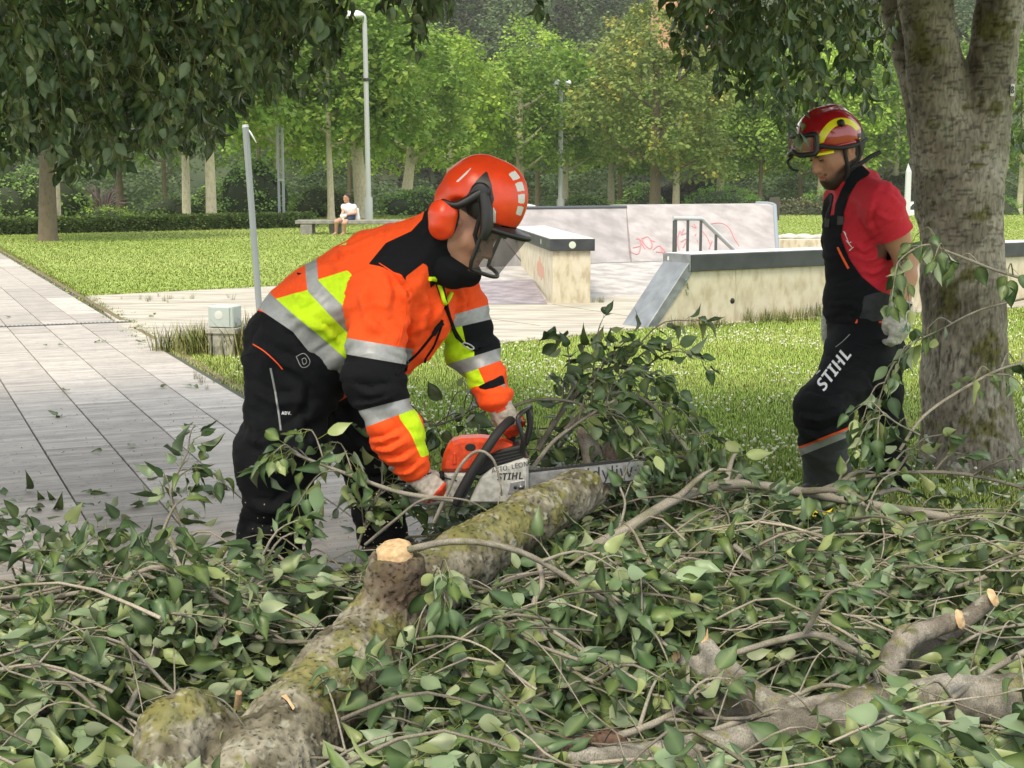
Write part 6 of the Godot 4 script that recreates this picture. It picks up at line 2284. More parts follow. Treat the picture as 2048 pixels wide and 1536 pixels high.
func rescue_helmet(root: Node3D, hd: Transform3D) -> void:
	var pit := 0.2
	var hx := look(Vector3(-cos(pit) * cos(0.36), -sin(pit), cos(pit) * sin(0.36)), Vector3(0.06, 1, 0), at(1655, 286, 6.5))
	var h := Node3D.new()
	h.name = "helmet"
	root.add_child(h)
	var put := func(called: String, md: Dictionary, mt: Material) -> void: obj_at(called, md, mt, h, hx)
	var X := Vector3(1, 0, 0)
	var c := Vector3(0, 0.03, 0)
	var f := field([[c + Vector3(0, 0, -0.02), c + Vector3(0, 0, 0.02), 0.132, 0.13, 0.01, Vector3(0, 1, 0), 0.98], [c + Vector3(0, 0.03, -0.03), c + Vector3(0, 0.03, 0.03), 0.108, 0.104, 0.02, X, 0.42], [c + Vector3(0, -0.03, -0.09), c + Vector3(0, -0.055, -0.12), 0.085, 0.05, 0.05]], 0.0062, 0.03)
	f.half(Vector3(0, -0.012, 0.05), Vector3(0, -1, 0.0).normalized())
	var m := f.mesh()
	smooth(m)
	var s: Array
	for side in [-1.0, 1.0]:
		s = split(m, func(p: Vector3) -> float:
			var r := Vector2(p.z - 0.0, (p.y + 0.02) * 0.95).length()
			return minf(minf(minf(r - 0.096, 0.124 - r), p.x * side - 0.02), p.y - 0.03 + p.z * 0.12))
		put.call("yellow_stripe", s[0], M.yellow_shell)
		m = s[1]
		s = split(m, func(p: Vector3) -> float: return minf(minf(0.034 - p.y + p.z * 0.1, p.y - 0.004), minf(-0.085 - p.z, p.x * side - 0.01)))
		put.call("rear_vent", puffed(s[0], 0.002), M.black_plastic)
		m = s[1]
		s = split(m, func(p: Vector3) -> float: return minf(minf(0.004 - p.y, p.y + 0.006), minf(-0.09 - p.z, p.x * side - 0.01)))
		put.call("yellow_stripe", puffed(s[0], 0.002), M.yellow_shell)
		m = s[1]
		put.call("vent_cap", cap(Vector3(side * 0.108, 0.082, -0.004), Vector3(side * 0.121, 0.088, -0.004), 0.021, 0.017, 18), M.black_plastic)
	put.call("shell", m, M.red_shell)
	var rim := []
	for k in 41:
		var a := TAU * k / 40.0
		rim.append(Vector3(sin(a) * 0.13, -0.014 - 0.008 * cos(a * 2.0), cos(a) * (0.148 if cos(a) > 0 else 0.165)))
	put.call("rim", tube(rim, filled(41, 0.007), 8, false), M.red_shell)
	# yellow peak under the goggles
	var pk := func(u: float, v: float) -> Vector3:
		var a := lerpf(-1.2, 1.2, u)
		var r := lerpf(0.125, 0.168, v * (0.35 + 0.65 * cos(a)))
		return Vector3(sin(a) * r * 0.9, -0.014 - 0.012 * v, cos(a) * r)
	var peak := sheet(24, 4, pk)
	join(peak, sheet(24, 4, func(u: float, v: float) -> Vector3: return pk.call(1.0 - u, v) + Vector3(0, -0.008, 0)))
	join(peak, sheet(24, 1, func(u: float, v: float) -> Vector3: return pk.call(1.0 - u, 1.0) + Vector3(0, -0.008 * (1.0 - v), 0)))
	put.call("peak", peak, M.yellow_shell)
	# goggles pushed up on the shell
	var gg := Node3D.new()
	gg.name = "goggles"
	root.add_child(gg)
	var gp := func(called: String, md: Dictionary, mt: Material) -> void: obj_at(called, md, mt, gg, hx)
	var gs := func(u: float, v: float, o: float) -> Vector3:
		var a := lerpf(-0.78, 0.78, u)
		var nose := 0.02 * exp(-a * a / 0.03) * (1.0 - v)
		return Vector3(sin(a) * (0.142 + o) * 0.92, lerpf(-0.022 + nose, 0.062, v), cos(a) * (0.152 + o) - 0.012 * (v - 0.5))
	gp.call("lens", sheet(20, 6, func(u: float, v: float) -> Vector3: return gs.call(0.05 + u * 0.9, 0.1 + v * 0.8, 0.03)), M.goggle_lens)
	var loop := []
	for k in 14: loop.append(gs.call(0.03 + 0.94 * k / 13.0, 0.0, 0.024))
	for k in 4: loop.append(gs.call(1.0, 0.14 + k * 0.24, 0.022))
	for k in 14: loop.append(gs.call(0.97 - 0.94 * k / 13.0, 1.0, 0.024))
	for k in 4: loop.append(gs.call(0.0, 0.86 - k * 0.24, 0.022))
	loop.append(loop[0])
	loop.append(loop[1])
	gp.call("frame", tube(loop, filled(loop.size(), 0.0125), 9, false), M.black_plastic)
	gp.call("foam", sheet(20, 3, func(u: float, v: float) -> Vector3: return gs.call(u, 0.0, lerpf(0.02, -0.012, v))), M.black_rubber)
	gp.call("foam", sheet(20, 3, func(u: float, v: float) -> Vector3: return gs.call(1.0 - u, 1.0, lerpf(0.02, -0.012, v))), M.black_rubber)
	for sx in [-1.0, 1.0]:
		gp.call("strap", tube(curve([Vector3(sx * 0.1, 0.014, 0.13), Vector3(sx * 0.122, 0.0, 0.085), Vector3(sx * 0.14, -0.016, 0.03), Vector3(sx * 0.13, -0.02, -0.06), Vector3(sx * 0.06, -0.016, -0.165), Vector3(0, -0.016, -0.178)], 20), filled(21, 0.0095), 8), M.black_rubber)
		var hs := hd.scaled_local(Vector3.ONE * 1.2)
		obj_at("chin_strap", tube(curve([Vector3(sx * 0.09, 0.03, 0.02), Vector3(sx * 0.083, -0.03, 0.026), Vector3(sx * 0.075, -0.065, 0.03), Vector3(sx * 0.045, -0.112, 0.05), Vector3(0, -0.122, 0.06)], 20), filled(21, 0.0075), 8), M.black_rubber, h, hs)
		obj_at("chin_strap", tube(curve([Vector3(sx * 0.088, 0.03, -0.05), Vector3(sx * 0.09, -0.03, -0.03), Vector3(sx * 0.078, -0.06, 0.026)], 10), filled(11, 0.0065), 8), M.black_rubber, h, hs)
	obj_at("strap_end", tube(curve([Vector3(0.08, -0.055, 0.015), Vector3(0.092, -0.055, -0.02), Vector3(0.095, -0.05, -0.07), Vector3(0.1, -0.052, -0.11)], 10), filled(11, 0.0085), 8), M.black_rubber, h, hd.scaled_local(Vector3.ONE * 1.2))
	# thin boom by the cheek
	put.call("mouth_boom", tube(curve([Vector3(-0.09, -0.03, 0.12), Vector3(-0.075, -0.05, 0.17), Vector3(-0.06, -0.085, 0.165), Vector3(-0.055, -0.1, 0.135)], 12), filled(13, 0.006), 6), M.black_plastic)

func sitter() -> void:
	var d := 40.0
	var g := ground_at(690, 468)
	var root := thing("person", "person with white top and dark shorts sitting on the concrete bench", "person", g)
	var head := at(693, 397, d)
	var che := at(697, 418, d)
	var nek := at(696, 408, d)
	var hip := at(700, 434, d)
	var lk := at(673, 443, d - 0.5)
	var rk := at(689, 446, d - 0.5)
	var lf := at(672, 467, d - 0.35)
	var rf_ := at(688, 467, d - 0.35)
	var ls := at(687, 413, d - 0.05)
	var rs := at(708, 413, d + 0.05)
	var le := at(686, 425, d - 0.15)
	var re := at(711, 426, d - 0.05)
	var lh := at(682, 432, d - 0.35)
	var rh := at(690, 430, d - 0.35)
	var up := Vector3.UP
	var hx := look(Vector3(-0.35, -0.05, 0.9), up, head)
	var sk := moved(make_head(1.0, false, 0.009), hx)
	var b := field([[che, nek, 0.1, 0.05], [nek, head - up * 0.06, 0.05, 0.05], [hip, che, 0.12, 0.12], [hip, lk, 0.1, 0.065], [hip, rk, 0.1, 0.065], [lk, lf, 0.062, 0.038], [rk, rf_, 0.062, 0.038], [lf, lf + Vector3(-0.06, -0.02, 0.14), 0.04, 0.03], [rf_, rf_ + Vector3(-0.06, -0.02, 0.14), 0.04, 0.03], [ls, le, 0.05, 0.042], [le, lh, 0.042, 0.035], [rs, re, 0.05, 0.042], [re, rh, 0.042, 0.035]], 0.018).mesh()
	smooth(b)
	join(sk, dyed(b, Color(0.5, 0.28, 0.2)))
	wobj("body", sk, M.skin, root)
	wobj("hair", field([[head + Vector3(0.02, 0.05, -0.03), head + Vector3(0.04, -0.02, -0.07), 0.095, 0.08, 0.03], [head + Vector3(0.06, -0.04, -0.1), head + Vector3(0.09, -0.16, -0.12), 0.05, 0.03, 0.03]], 0.014).mesh(), M.hair, root)
	wobj("top", field([[hip + up * 0.1, che, 0.15, 0.16, 0.04], [che, nek - up * 0.04, 0.15, 0.07, 0.05], [ls, ls.lerp(le, 0.25), 0.075, 0.07, 0.04], [rs, rs.lerp(re, 0.25), 0.075, 0.07, 0.04]], 0.018).mesh(), M.white_sticker, root)
	wobj("shorts", field([[hip, hip + up * 0.08, 0.155, 0.15, 0.04], [hip, hip.lerp(lk, 0.6), 0.13, 0.1, 0.04], [hip, hip.lerp(rk, 0.6), 0.13, 0.1, 0.04]], 0.018).mesh(), mat("navy_cloth", lin(0.03, 0.04, 0.075), 0.9), root)
	var bag := thing("sweater", "white sweater hanging behind the person on the concrete bench", "sweater", Vector3(hip.x + 0.22, 0.45, hip.z - 0.1))
	wobj("cloth", field([[at(713, 420, d + 0.1), at(714, 437, d + 0.1), 0.07, 0.09, 0.03], [at(713, 437, d + 0.1), at(716, 443, d + 0.1), 0.1, 0.07, 0.03]], 0.016).mesh(), M.white_sticker, bag)
	var held := thing("cloth", "small white cloth held in the hands of the seated person", "cloth", lh)
	wobj("fabric", field([[lh + Vector3(0.02, 0, 0.04), rh + Vector3(0, -0.02, 0.05), 0.05, 0.06, 0.03], [lh + Vector3(0.05, -0.05, 0.05), lh + Vector3(0.08, -0.12, 0.06), 0.045, 0.03, 0.03]], 0.014).mesh(), M.white_sticker, held)

func chainsaw() -> void:
	var d := 4.9
	var o := at(1000, 960, d)
	var root := thing("chainsaw", "orange and grey chainsaw held over the mossy log, its bar in the cut", "chainsaw", o)
	var k := d / FOCAL * 1.0
	var P := func(x: float, y: float) -> Vector2: return Vector2((x - 1000.0) * k, (960.0 - y) * k)
	var poly := func(list: Array) -> Array:
		var a := []
		for q in list: a.append(P.call(q[0], q[1]))
		return a
	var put := func(called: String, md: Dictionary, mt: Material) -> Node3D: return obj(called, mk(md), mt, root)
	var V := func(x: float, y: float, z: float) -> Vector3:
		var p: Vector2 = P.call(x, y)
		return Vector3(p.x, p.y, z)
	put.call("top_cover", prism(poly.call([[880, 936], [884, 912], [892, 892], [902, 880], [920, 874], [960, 872], [1005, 878], [1026, 888], [1018, 908], [975, 925], [935, 943], [884, 943]]), -0.085, 0.012, 0.014), M.saw_orange)
	put.call("cover_rib", prism(poly.call([[905, 903], [911, 902], [912, 925], [904, 926]]), 0.006, 0.018, 0.003), M.saw_orange)
	var oval := []
	for a in 16: oval.append([940 + 11 * cos(TAU * a / 16.0), 890 + 8 * sin(TAU * a / 16.0) + 1])
	put.call("air_inlet", prism(poly.call(oval), 0.008, 0.0145, 0.002), M.black_plastic)
	put.call("rear_housing", prism(poly.call([[886, 945], [938, 945], [932, 1000], [897, 1003], [890, 975]]), -0.08, 0.008, 0.01), M.saw_grey)
	put.call("housing_seam", prism(poly.call([[888, 953], [912, 959], [912, 962], [888, 956]]), 0.004, 0.0105, 0.001), M.black_plastic)
	put.call("clutch_cover", prism(poly.call([[937, 1003], [944, 985], [962, 948], [985, 930], [1020, 919], [1048, 910], [1056, 914], [1058, 932], [1058, 985], [1050, 998], [1035, 1003]]), 0.014, 0.052, 0.009), M.saw_grey)
	put.call("nut_plate", prism(poly.call([[1022, 958], [1050, 953], [1052, 978], [1016, 984]]), 0.048, 0.0545, 0.002), M.steel)
	put.call("bar_nut", moved(lathe([[0, 0], [0.011, 0], [0.0115, 0.004], [0.0075, 0.005], [0.007, 0.012], [0, 0.013]], 12), Transform3D(Basis(Vector3.RIGHT, PI / 2), V.call(1042, 967, 0.053))), M.steel)
	put.call("adjuster_hole", moved(lathe([[0, 0], [0.006, 0], [0.006, 0.002], [0, 0.002]], 10), Transform3D(Basis(Vector3.RIGHT, PI / 2), V.call(1031, 969, 0.0535))), M.black_plastic)
	put.call("cylinder_block", prism(poly.call([[940, 945], [962, 915], [1000, 895], [1040, 885], [1052, 890], [1052, 914], [990, 932], [960, 948]]), -0.07, 0.03, 0.006), M.black_plastic)
	for i in 5:
		put.call("cooling_fin", prism(poly.call([[966 + i * 3, 934 - i * 8], [1044, 912 - i * 6], [1044, 915 - i * 6], [965 + i * 3, 937 - i * 8]]), 0.026, 0.038, 0.001), M.black_rubber)
	put.call("spike", prism(poly.call([[1040, 884], [1046, 882], [1054, 905], [1060, 914], [1048, 914], [1040, 905]]), -0.01, 0.008, 0.002), mat("rust_steel", lin(0.16, 0.1, 0.075), 0.6, {"metal": 0.4}))
	# handles
	put.call("front_handle", tube(curve([V.call(910, 1000, 0.055), V.call(922, 975, 0.06), V.call(944, 935, 0.062), V.call(968, 898, 0.06), V.call(990, 866, 0.045), V.call(1010, 846, 0.0), V.call(1024, 842, -0.06), V.call(1028, 855, -0.12), V.call(1020, 900, -0.135), V.call(1005, 960, -0.12)], 44), filled(45, 0.0165), 12), M.black_rubber)
	put.call("handle_foot", prism(poly.call([[904, 1002], [918, 968], [942, 940], [952, 945], [938, 975], [922, 1006], [912, 1008]]), 0.036, 0.062, 0.006), M.black_plastic)
	put.call("handle_bolt", moved(lathe([[0, 0], [0.007, 0], [0.007, 0.003], [0, 0.004]], 12), Transform3D(Basis(Vector3.RIGHT, PI / 2), V.call(914, 993, 0.062))), M.steel)
	put.call("hand_guard", tube(curve([V.call(1044, 900, 0.035), V.call(1046, 868, 0.05), V.call(1036, 832, 0.05), V.call(1044, 818, 0.03), V.call(1058, 814, -0.02), V.call(1062, 818, -0.09), V.call(1062, 850, -0.1), V.call(1050, 900, -0.07)], 34), filled(35, 0.0085), 8), M.black_plastic)
	put.call("hand_guard_plate", prism(poly.call([[1052, 820], [1062, 814], [1068, 830], [1068, 855], [1058, 890], [1048, 898], [1056, 850]]), -0.1, -0.02, 0.006), M.black_plastic)
	put.call("rear_handle", tube(curve([V.call(892, 948, -0.03), V.call(868, 962, -0.03), V.call(836, 978, -0.03), V.call(808, 990, -0.03), V.call(800, 1000, -0.03)], 20), filled(21, 0.0175), 12), M.black_rubber)
	put.call("hand_rest", prism(poly.call([[792, 984], [801, 982], [808, 998], [840, 1000], [898, 990], [900, 1008], [860, 1012], [812, 1012], [797, 1004]]), -0.06, 0.004, 0.006), M.saw_grey)
	put.call("throttle", prism(poly.call([[850, 984], [866, 978], [872, 990], [864, 992], [854, 990]]), -0.036, -0.024, 0.002), M.black_plastic)
	# bar and chain
	var ed := []
	var inn := []
	for i in 41:
		var a := PI / 2 - PI * i / 40.0
		ed.append([1284 + 27 * cos(a) , 936 - 25 * sin(a)])
		inn.append([1284 + 21 * cos(a), 936 - 19 * sin(a)])
	var out_p := [[1040, 988], [1040, 938]] + ed
	put.call("bar", prism(poly.call([[1040, 984], [1040, 944]] + inn), 0.022, 0.0275, 0.0008), M.steel)
	put.call("chain", prism(poly.call(out_p), 0.0235, 0.026, 0.0), M.dark_steel)
	var links := md_new()
	for s in [-1.0, 1.0]:
		for i in 26:
			var t := i / 25.0
			var c: Vector2 = P.call(lerpf(1062, 1284, t), lerpf(938.0 if s > 0 else 987.0, 911.0 if s > 0 else 961.0, t))
			join(links, box(Vector3(0.011, 0.007 if i % 3 else 0.011, 0.008), 0.001), Transform3D(Basis(Vector3(0, 0, 1), 0.11), Vector3(c.x, c.y, 0.0247)))
	for i in 9:
		var a := PI / 2 - PI * i / 8.0
		var c: Vector2 = P.call(1284 + 26 * cos(a), 936 - 24 * sin(a))
		join(links, box(Vector3(0.011, 0.007, 0.008), 0.001), Transform3D(Basis(Vector3(0, 0, 1), a - PI / 2), Vector3(c.x, c.y, 0.0247)))
	var ch := put.call("chain_links", links, M.dark_steel) as Node3D
	ch.set_meta("kind", "stuff")
	for i in 6:
		var a := TAU * i / 6.0
		put.call("nose_rivet", moved(lathe([[0, 0], [0.0035, 0], [0.003, 0.0014], [0, 0.0016]], 8), Transform3D(Basis(Vector3.RIGHT, PI / 2), V.call(1286 + 11 * cos(a), 936 + 11 * sin(a), 0.0276))), M.dark_steel)
	var tilt_z := Basis(Vector3(0, 0, 1), 0.11)
	put.call("print", moved(word("STIHL", 0.028, true, 0.2), Transform3D(tilt_z, V.call(1146, 958, 0.029))), M.red_ink)
	put.call("print", moved(word("STIHL", 0.024, true, 0.2), Transform3D(Basis(Vector3(0, 0, 1), 0.06), V.call(1021, 946, 0.0535))), M.black_ink)
	put.call("marker_writing", moved(word("AYTO. LEON", 0.017, false, 0.1), Transform3D(Basis(Vector3(0, 0, 1), 0.2), V.call(1020, 927, 0.0535))), M.black_ink)
	put.call("marker_writing", moved(word("ldyliw", 0.045, false, 0.1), Transform3D(tilt_z, V.call(1222, 942, 0.029))), M.black_ink)

# ---------------------------------------------------------------- poplar leaves, bark, the near trees
var leaf_meshes := []
var leaf_mats := []

# a leaf along +z from its stalk, face up +y: upper and lower skin, folded on the midrib, tip drawn out
func make_leaf(l: float, w: float, bend: float, fold: float, wave: float, top: Color, under: Color) -> ArrayMesh:
	var md := md_new()
	var ts := [0.0, 0.06, 0.18, 0.33, 0.5, 0.66, 0.8, 0.9, 1.0]
	var ws := [0.05, 0.5, 0.88, 1.0, 0.9, 0.65, 0.36, 0.13, 0.0]
	for side in 2:
		var base: int = md.v.size()
		var off := 0.0004 if side == 0 else -0.0004
		for k in 9:
			var t: float = ts[k]
			var hw: float = ws[k] * w * 0.5
			var y := -bend * l * t * t
			var z := l * t * (1.0 - 0.25 * bend * t)
			var e := fold * hw
			var wv := wave * hw * sin(t * 9.0)
			var c := top if side == 0 else under
			var rib := top.lerp(Color(0.2, 0.26, 0.12), 0.6) if side == 0 else under.lerp(Color(0.3, 0.34, 0.2), 0.4)
			md.v.append(Vector3(-hw, y + e + wv + off, z))
			md.c.append(c)
			md.v.append(Vector3(0, y + off, z))
			md.c.append(rib)
			md.v.append(Vector3(hw, y + e - wv + off, z))
			md.c.append(c * 0.93)
		for k in 8:
			for s in 2:
				var a := base + k * 3 + s
				if side == 0: md.i.append_array(PackedInt32Array([a, a + 3, a + 4, a, a + 4, a + 1]))
				else: md.i.append_array(PackedInt32Array([a, a + 4, a + 3, a, a + 1, a + 4]))
	smooth(md)
	# stalk
	var st := tube([Vector3(0, 0.004, -0.042), Vector3(0, 0.003, -0.02), Vector3(0, 0, 0.004)], [0.0011, 0.001, 0.0009], 3, false)
	join(md, dyed(st, Color(0.2, 0.24, 0.07)))
	md.u = PackedVector2Array()
	return mk(md)

func make_leaves() -> void:
	var spec := [[0.08, 0.044, 0.12, 0.3, 0.08], [0.088, 0.044, 0.45, 0.5, 0.2], [0.07, 0.042, 0.08, 0.15, 0.1], [0.09, 0.04, 0.7, 0.8, 0.16], [0.062, 0.035, 0.25, 0.35, 0.22], [0.083, 0.049, -0.2, 0.25, 0.16], [0.052, 0.032, 0.3, 0.3, 0.08], [0.092, 0.05, 0.28, 1.1, 0.2], [0.076, 0.038, -0.4, 0.6, 0.25], [0.085, 0.047, 0.55, 0.15, 0.3]]
	for i in spec.size():
		var s: Array = spec[i]
		leaf_meshes.append(make_leaf(s[0], s[1], s[2], s[3], s[4], Color(0.045, 0.086, 0.03) * (0.9 + 0.06 * (i % 4)), Color(0.25, 0.31, 0.17) * (0.9 + 0.05 * (i % 3))))
	var tint := [Color(1, 1, 1), Color(1.0, 1.0, 0.86), Color(0.9, 0.95, 0.95), Color(0.72, 0.8, 0.74)]
	for i in 4: leaf_mats.append(mat("leaf_%d" % i, tint[i], 0.4, {"vc": 1, "back": Color(0.24, 0.24, 0.24), "spec": 0.42}))
	leaf_mats.append(mat("leaf_pale", Color(1.0, 1.0, 1.0), 0.42, {"vc": 1, "back": Color(0.3, 0.3, 0.3), "spec": 0.45}))
	var crack := ntex("bark_crack", 1024, 0.022, 5, FastNoiseLite.TYPE_CELLULAR, [[0.0, g8(0.16)], [0.16, g8(0.5)], [0.34, g8(0.9)], [0.7, g8(1.0)]], 30.0)
	var fine := ntex("bark_fine", 512, 0.05, 4, FastNoiseLite.TYPE_SIMPLEX_SMOOTH, [[0.2, g8(0.72)], [0.6, g8(0.97)], [1.0, g8(1.0)]], 14.0)
	var bm := mat("mossy_bark", Color.WHITE, 0.92, {"vc": 1, "tex": crack, "bump": crack, "depth": 1.0, "tri": Vector3(2.0, 2.0, 2.0), "spec": 0.25})
	mat("limb_bark", Color.WHITE, 0.85, {"vc": 1, "tex": fine, "bump": fine, "depth": 0.12, "tri": 7.0, "spec": 0.3})
	mat("trunk_bark", Color.WHITE, 0.92, {"vc": 1, "tex": fine, "bump": crack, "depth": 0.3, "tri": Vector3(1.8, 0.6, 1.8), "spec": 0.25})
	var rings := ntex("wood", 256, 0.02, 3, FastNoiseLite.TYPE_SIMPLEX_SMOOTH, [[0.2, lin(0.4, 0.26, 0.13)], [0.7, lin(0.6, 0.44, 0.26)]], 10.0)
	mat("cut_wood", Color.WHITE, 0.8, {"tex": rings, "tri": 9.0, "bump": rings, "depth": 0.2})
	mat("twig_wood", Color.WHITE, 0.75, {"vc": 1, "spec": 0.35})

# a mesh with every triangle cut in four
func quartered(md: Dictionary) -> Dictionary:
	var o := md_new()
	o.v = md.v.duplicate()
	var mids := {}
	var n: int = md.v.size()
	for t in range(0, md.i.size(), 3):
		var q := [md.i[t], md.i[t + 1], md.i[t + 2]]
		var m := []
		for k in 3:
			var a: int = mini(q[k], q[(k + 1) % 3])
			var b: int = maxi(q[k], q[(k + 1) % 3])
			var key := a * n + b
			if not mids.has(key):
				mids[key] = o.v.size()
				o.v.append((md.v[a] + md.v[b]) * 0.5)
			m.append(mids[key])
		o.i.append_array(PackedInt32Array([q[0], m[0], m[2], m[0], q[1], m[1], m[2], m[1], q[2], m[0], m[1], m[2]]))
	smooth(o)
	return o

# bark: furrows and knots by noise, lichen and moss where it is damp
func barked(md: Dictionary, deep: float, moss: float, base: Color, pale: Color, sd: int, fr := 1.0) -> Dictionary:
	var a := FastNoiseLite.new()
	a.seed = sd
	a.frequency = 9.0 * fr
	a.fractal_octaves = 4
	var ridge := FastNoiseLite.new()
	ridge.seed = sd + 1
	ridge.noise_type = FastNoiseLite.TYPE_SIMPLEX
	ridge.fractal_type = FastNoiseLite.FRACTAL_RIDGED
	ridge.frequency = 16.0 * fr
	ridge.fractal_octaves = 3
	smooth(md)
	var c := PackedColorArray()
	c.resize(md.v.size())
	for k in md.v.size():
		var p: Vector3 = md.v[k]
		var n: Vector3 = md.n[k]
		var g := a.get_noise_3dv(p)
		var f := ridge.get_noise_3dv(p * Vector3(1, 0.7, 1))
		md.v[k] = p + n * (g * deep * 1.4 + f * deep)
		var col := base.lerp(pale, clampf(0.45 + 1.6 * a.get_noise_3dv(p * 0.6 + Vector3(5, 1, 2)), 0, 1))
		col = col * (0.72 + 0.4 * clampf(f + 0.5, 0, 1))
		var m := 0.7 * a.get_noise_3dv(p * 0.42 + Vector3(11, 3, 7)) + n.y * 0.2 + moss + 0.2 * g + 0.34 * a.get_noise_3dv(p * 2.2 + Vector3(1, 8, 3))
		var moss_c := Color(0.125, 0.135, 0.04).lerp(Color(0.23, 0.215, 0.06), clampf(0.5 + 1.4 * a.get_noise_3dv(p * 1.4), 0, 1))
		col = col.lerp(moss_c, smoothstep(0.14, 0.4, m) * 0.75)
		var li := a.get_noise_3dv(p * 1.9 + Vector3(2, 9, 4))
		if li > 0.34: col = col.lerp(Color(0.4, 0.4, 0.33), 0.55)
		c[k] = col
	smooth(md)
	md.c = c
	return md

func wood_md(path: Array, rad: Array, sides: int, tone: Color, sd: int, knot := 0.12) -> Dictionary:
	var n := noise("knots", 14.0, FastNoiseLite.TYPE_SIMPLEX_SMOOTH, 3, 17)
	var md := tube(path, rad, sides, true, func(p: Vector3, _t: float, _a: float) -> float: return rad[0] * knot * n.get_noise_3dv(p * 1.6))
	var cc := PackedColorArray()
	for p in md.v:
		var g := n.get_noise_3dv(p * 2.5 + Vector3(sd, 0, 0))
		var c := tone * (1.0 + 0.5 * g)
		if n.get_noise_3dv(p * 1.1 + Vector3(0, sd, 3)) > 0.28: c = c.lerp(Color(0.13, 0.14, 0.05), 0.5)
		cc.append(c)
	md.c = cc
	md.u = PackedVector2Array()
	return md

func taper(n: int, a: float, b: float) -> Array:
	var r := []
	for k in n: r.append(lerpf(a, b, float(k) / (n - 1)))
	return r

# a leaf's place on a twig
func leaf_at(p: Vector3, out: Vector3, face: Vector3, s: float) -> Transform3D:
	var z := out.normalized()
	var x := face.cross(z)
	if x.length() < 0.05: x = Vector3.RIGHT.cross(z)
	x = x.normalized()
	var y := z.cross(x).normalized()
	return Transform3D(Basis(x, y, z).scaled(Vector3.ONE * s), p + z * 0.04 * s)

# leaves along a twig, hanging by weight
func twig_leaves(path: Array, from: float, step: float, hang: float, r: RandomNumberGenerator, size := 1.0) -> Array:
	var out := []
	var run := 0.0
	var total := 0.0
	for k in path.size() - 1: total += path[k].distance_to(path[k + 1])
	var nxt := from * total
	for k in path.size() - 1:
		var a: Vector3 = path[k]
		var b: Vector3 = path[k + 1]
		var l := a.distance_to(b)
		while nxt <= run + l:
			var p := a.lerp(b, (nxt - run) / maxf(l, 1e-5))
			var d := (b - a).normalized()
			var side := Vector3(r.randf_range(-1, 1), r.randf_range(-0.4, 0.8), r.randf_range(-1, 1))
			side = (side - d * side.dot(d)).normalized()
			var o := (side * r.randf_range(0.6, 1.1) + d * r.randf_range(0.2, 0.9) + Vector3(0, -hang * r.randf_range(0.6, 1.5), 0)).normalized()
			var face := (Vector3(r.randf_range(-0.9, 0.9), r.randf_range(0.1, 1.0), r.randf_range(-0.3, 1.0))).normalized()
			if r.randf() < 0.3: face = -face
			out.append(leaf_at(p, o, face, size * r.randf_range(0.7, 1.2)))
			nxt += step * r.randf_range(0.6, 1.4)
		run += l
	# tuft at the tip
	var dd: Vector3 = (path[-1] - path[-2]).normalized()
	for k in 3:
		var o := (dd + Vector3(r.randf_range(-1, 1), r.randf_range(-0.8, 0.4) - hang * 0.6, r.randf_range(-1, 1)) * 0.8).normalized()
		out.append(leaf_at(path[-1], o, Vector3(r.randf_range(-0.6, 0.6), 1, r.randf_range(-0.4, 0.8)), size * r.randf_range(0.6, 1.0)))
	return out

func put_leaf(parent: Node3D, xf: Transform3D, r: RandomNumberGenerator, origin: Vector3) -> void:
	var o := MeshInstance3D.new()
	o.mesh = leaf_meshes[r.randi_range(0, leaf_meshes.size() - 1)]
	o.material_override = leaf_mats[r.randi_range(0, 3)]
	xf.origin -= origin
	o.transform = xf
	o.name = "leaf"
	parent.add_child(o, true)

func make_trees() -> void:
	make_leaves()
	great_tree()
	hanging_left()

func sight(list: Array) -> Array:
	var out := []
	for q in list: out.append(at(q[0], q[1], q[2]))
	return out

# hanging twigs sighted by their lower rim; returns leaf places, adds twig parts
func hangers(t: Node3D, n: int, span: Array, rim: Callable, d0: float, d1: float, sd: int) -> Array:
	var r := RandomNumberGenerator.new()
	r.seed = sd
	var all := []
	for i in n:
		var d := r.randf_range(d0, d1)
		var x := r.randf_range(span[0], span[1])
		var low: float = rim.call(x)
		var y := low - 20.0 - absf(r.randfn()) * 0.42 * (low + 160.0)
		var tip := at(x, maxf(y, -170.0), d)
		var l := r.randf_range(0.25, 0.6)
		var side := r.randf_range(-0.55, 0.35)
		var start := tip + Vector3(side * l, l * r.randf_range(0.55, 1.0), r.randf_range(-0.2, 0.2))
		var mid := start.lerp(tip, 0.5) + Vector3(r.randf_range(-0.05, 0.05), 0.1 * l, 0)
		var path := curve([start, mid, tip], 8)
		wobj("twig", wood_md(path, taper(9, 0.0035, 0.0012), 4, Color(0.13, 0.14, 0.05), i, 0.0), M.twig_wood, t)
		all.append_array(twig_leaves(path, 0.12, 0.026, 0.75, r, 0.8))
	return all

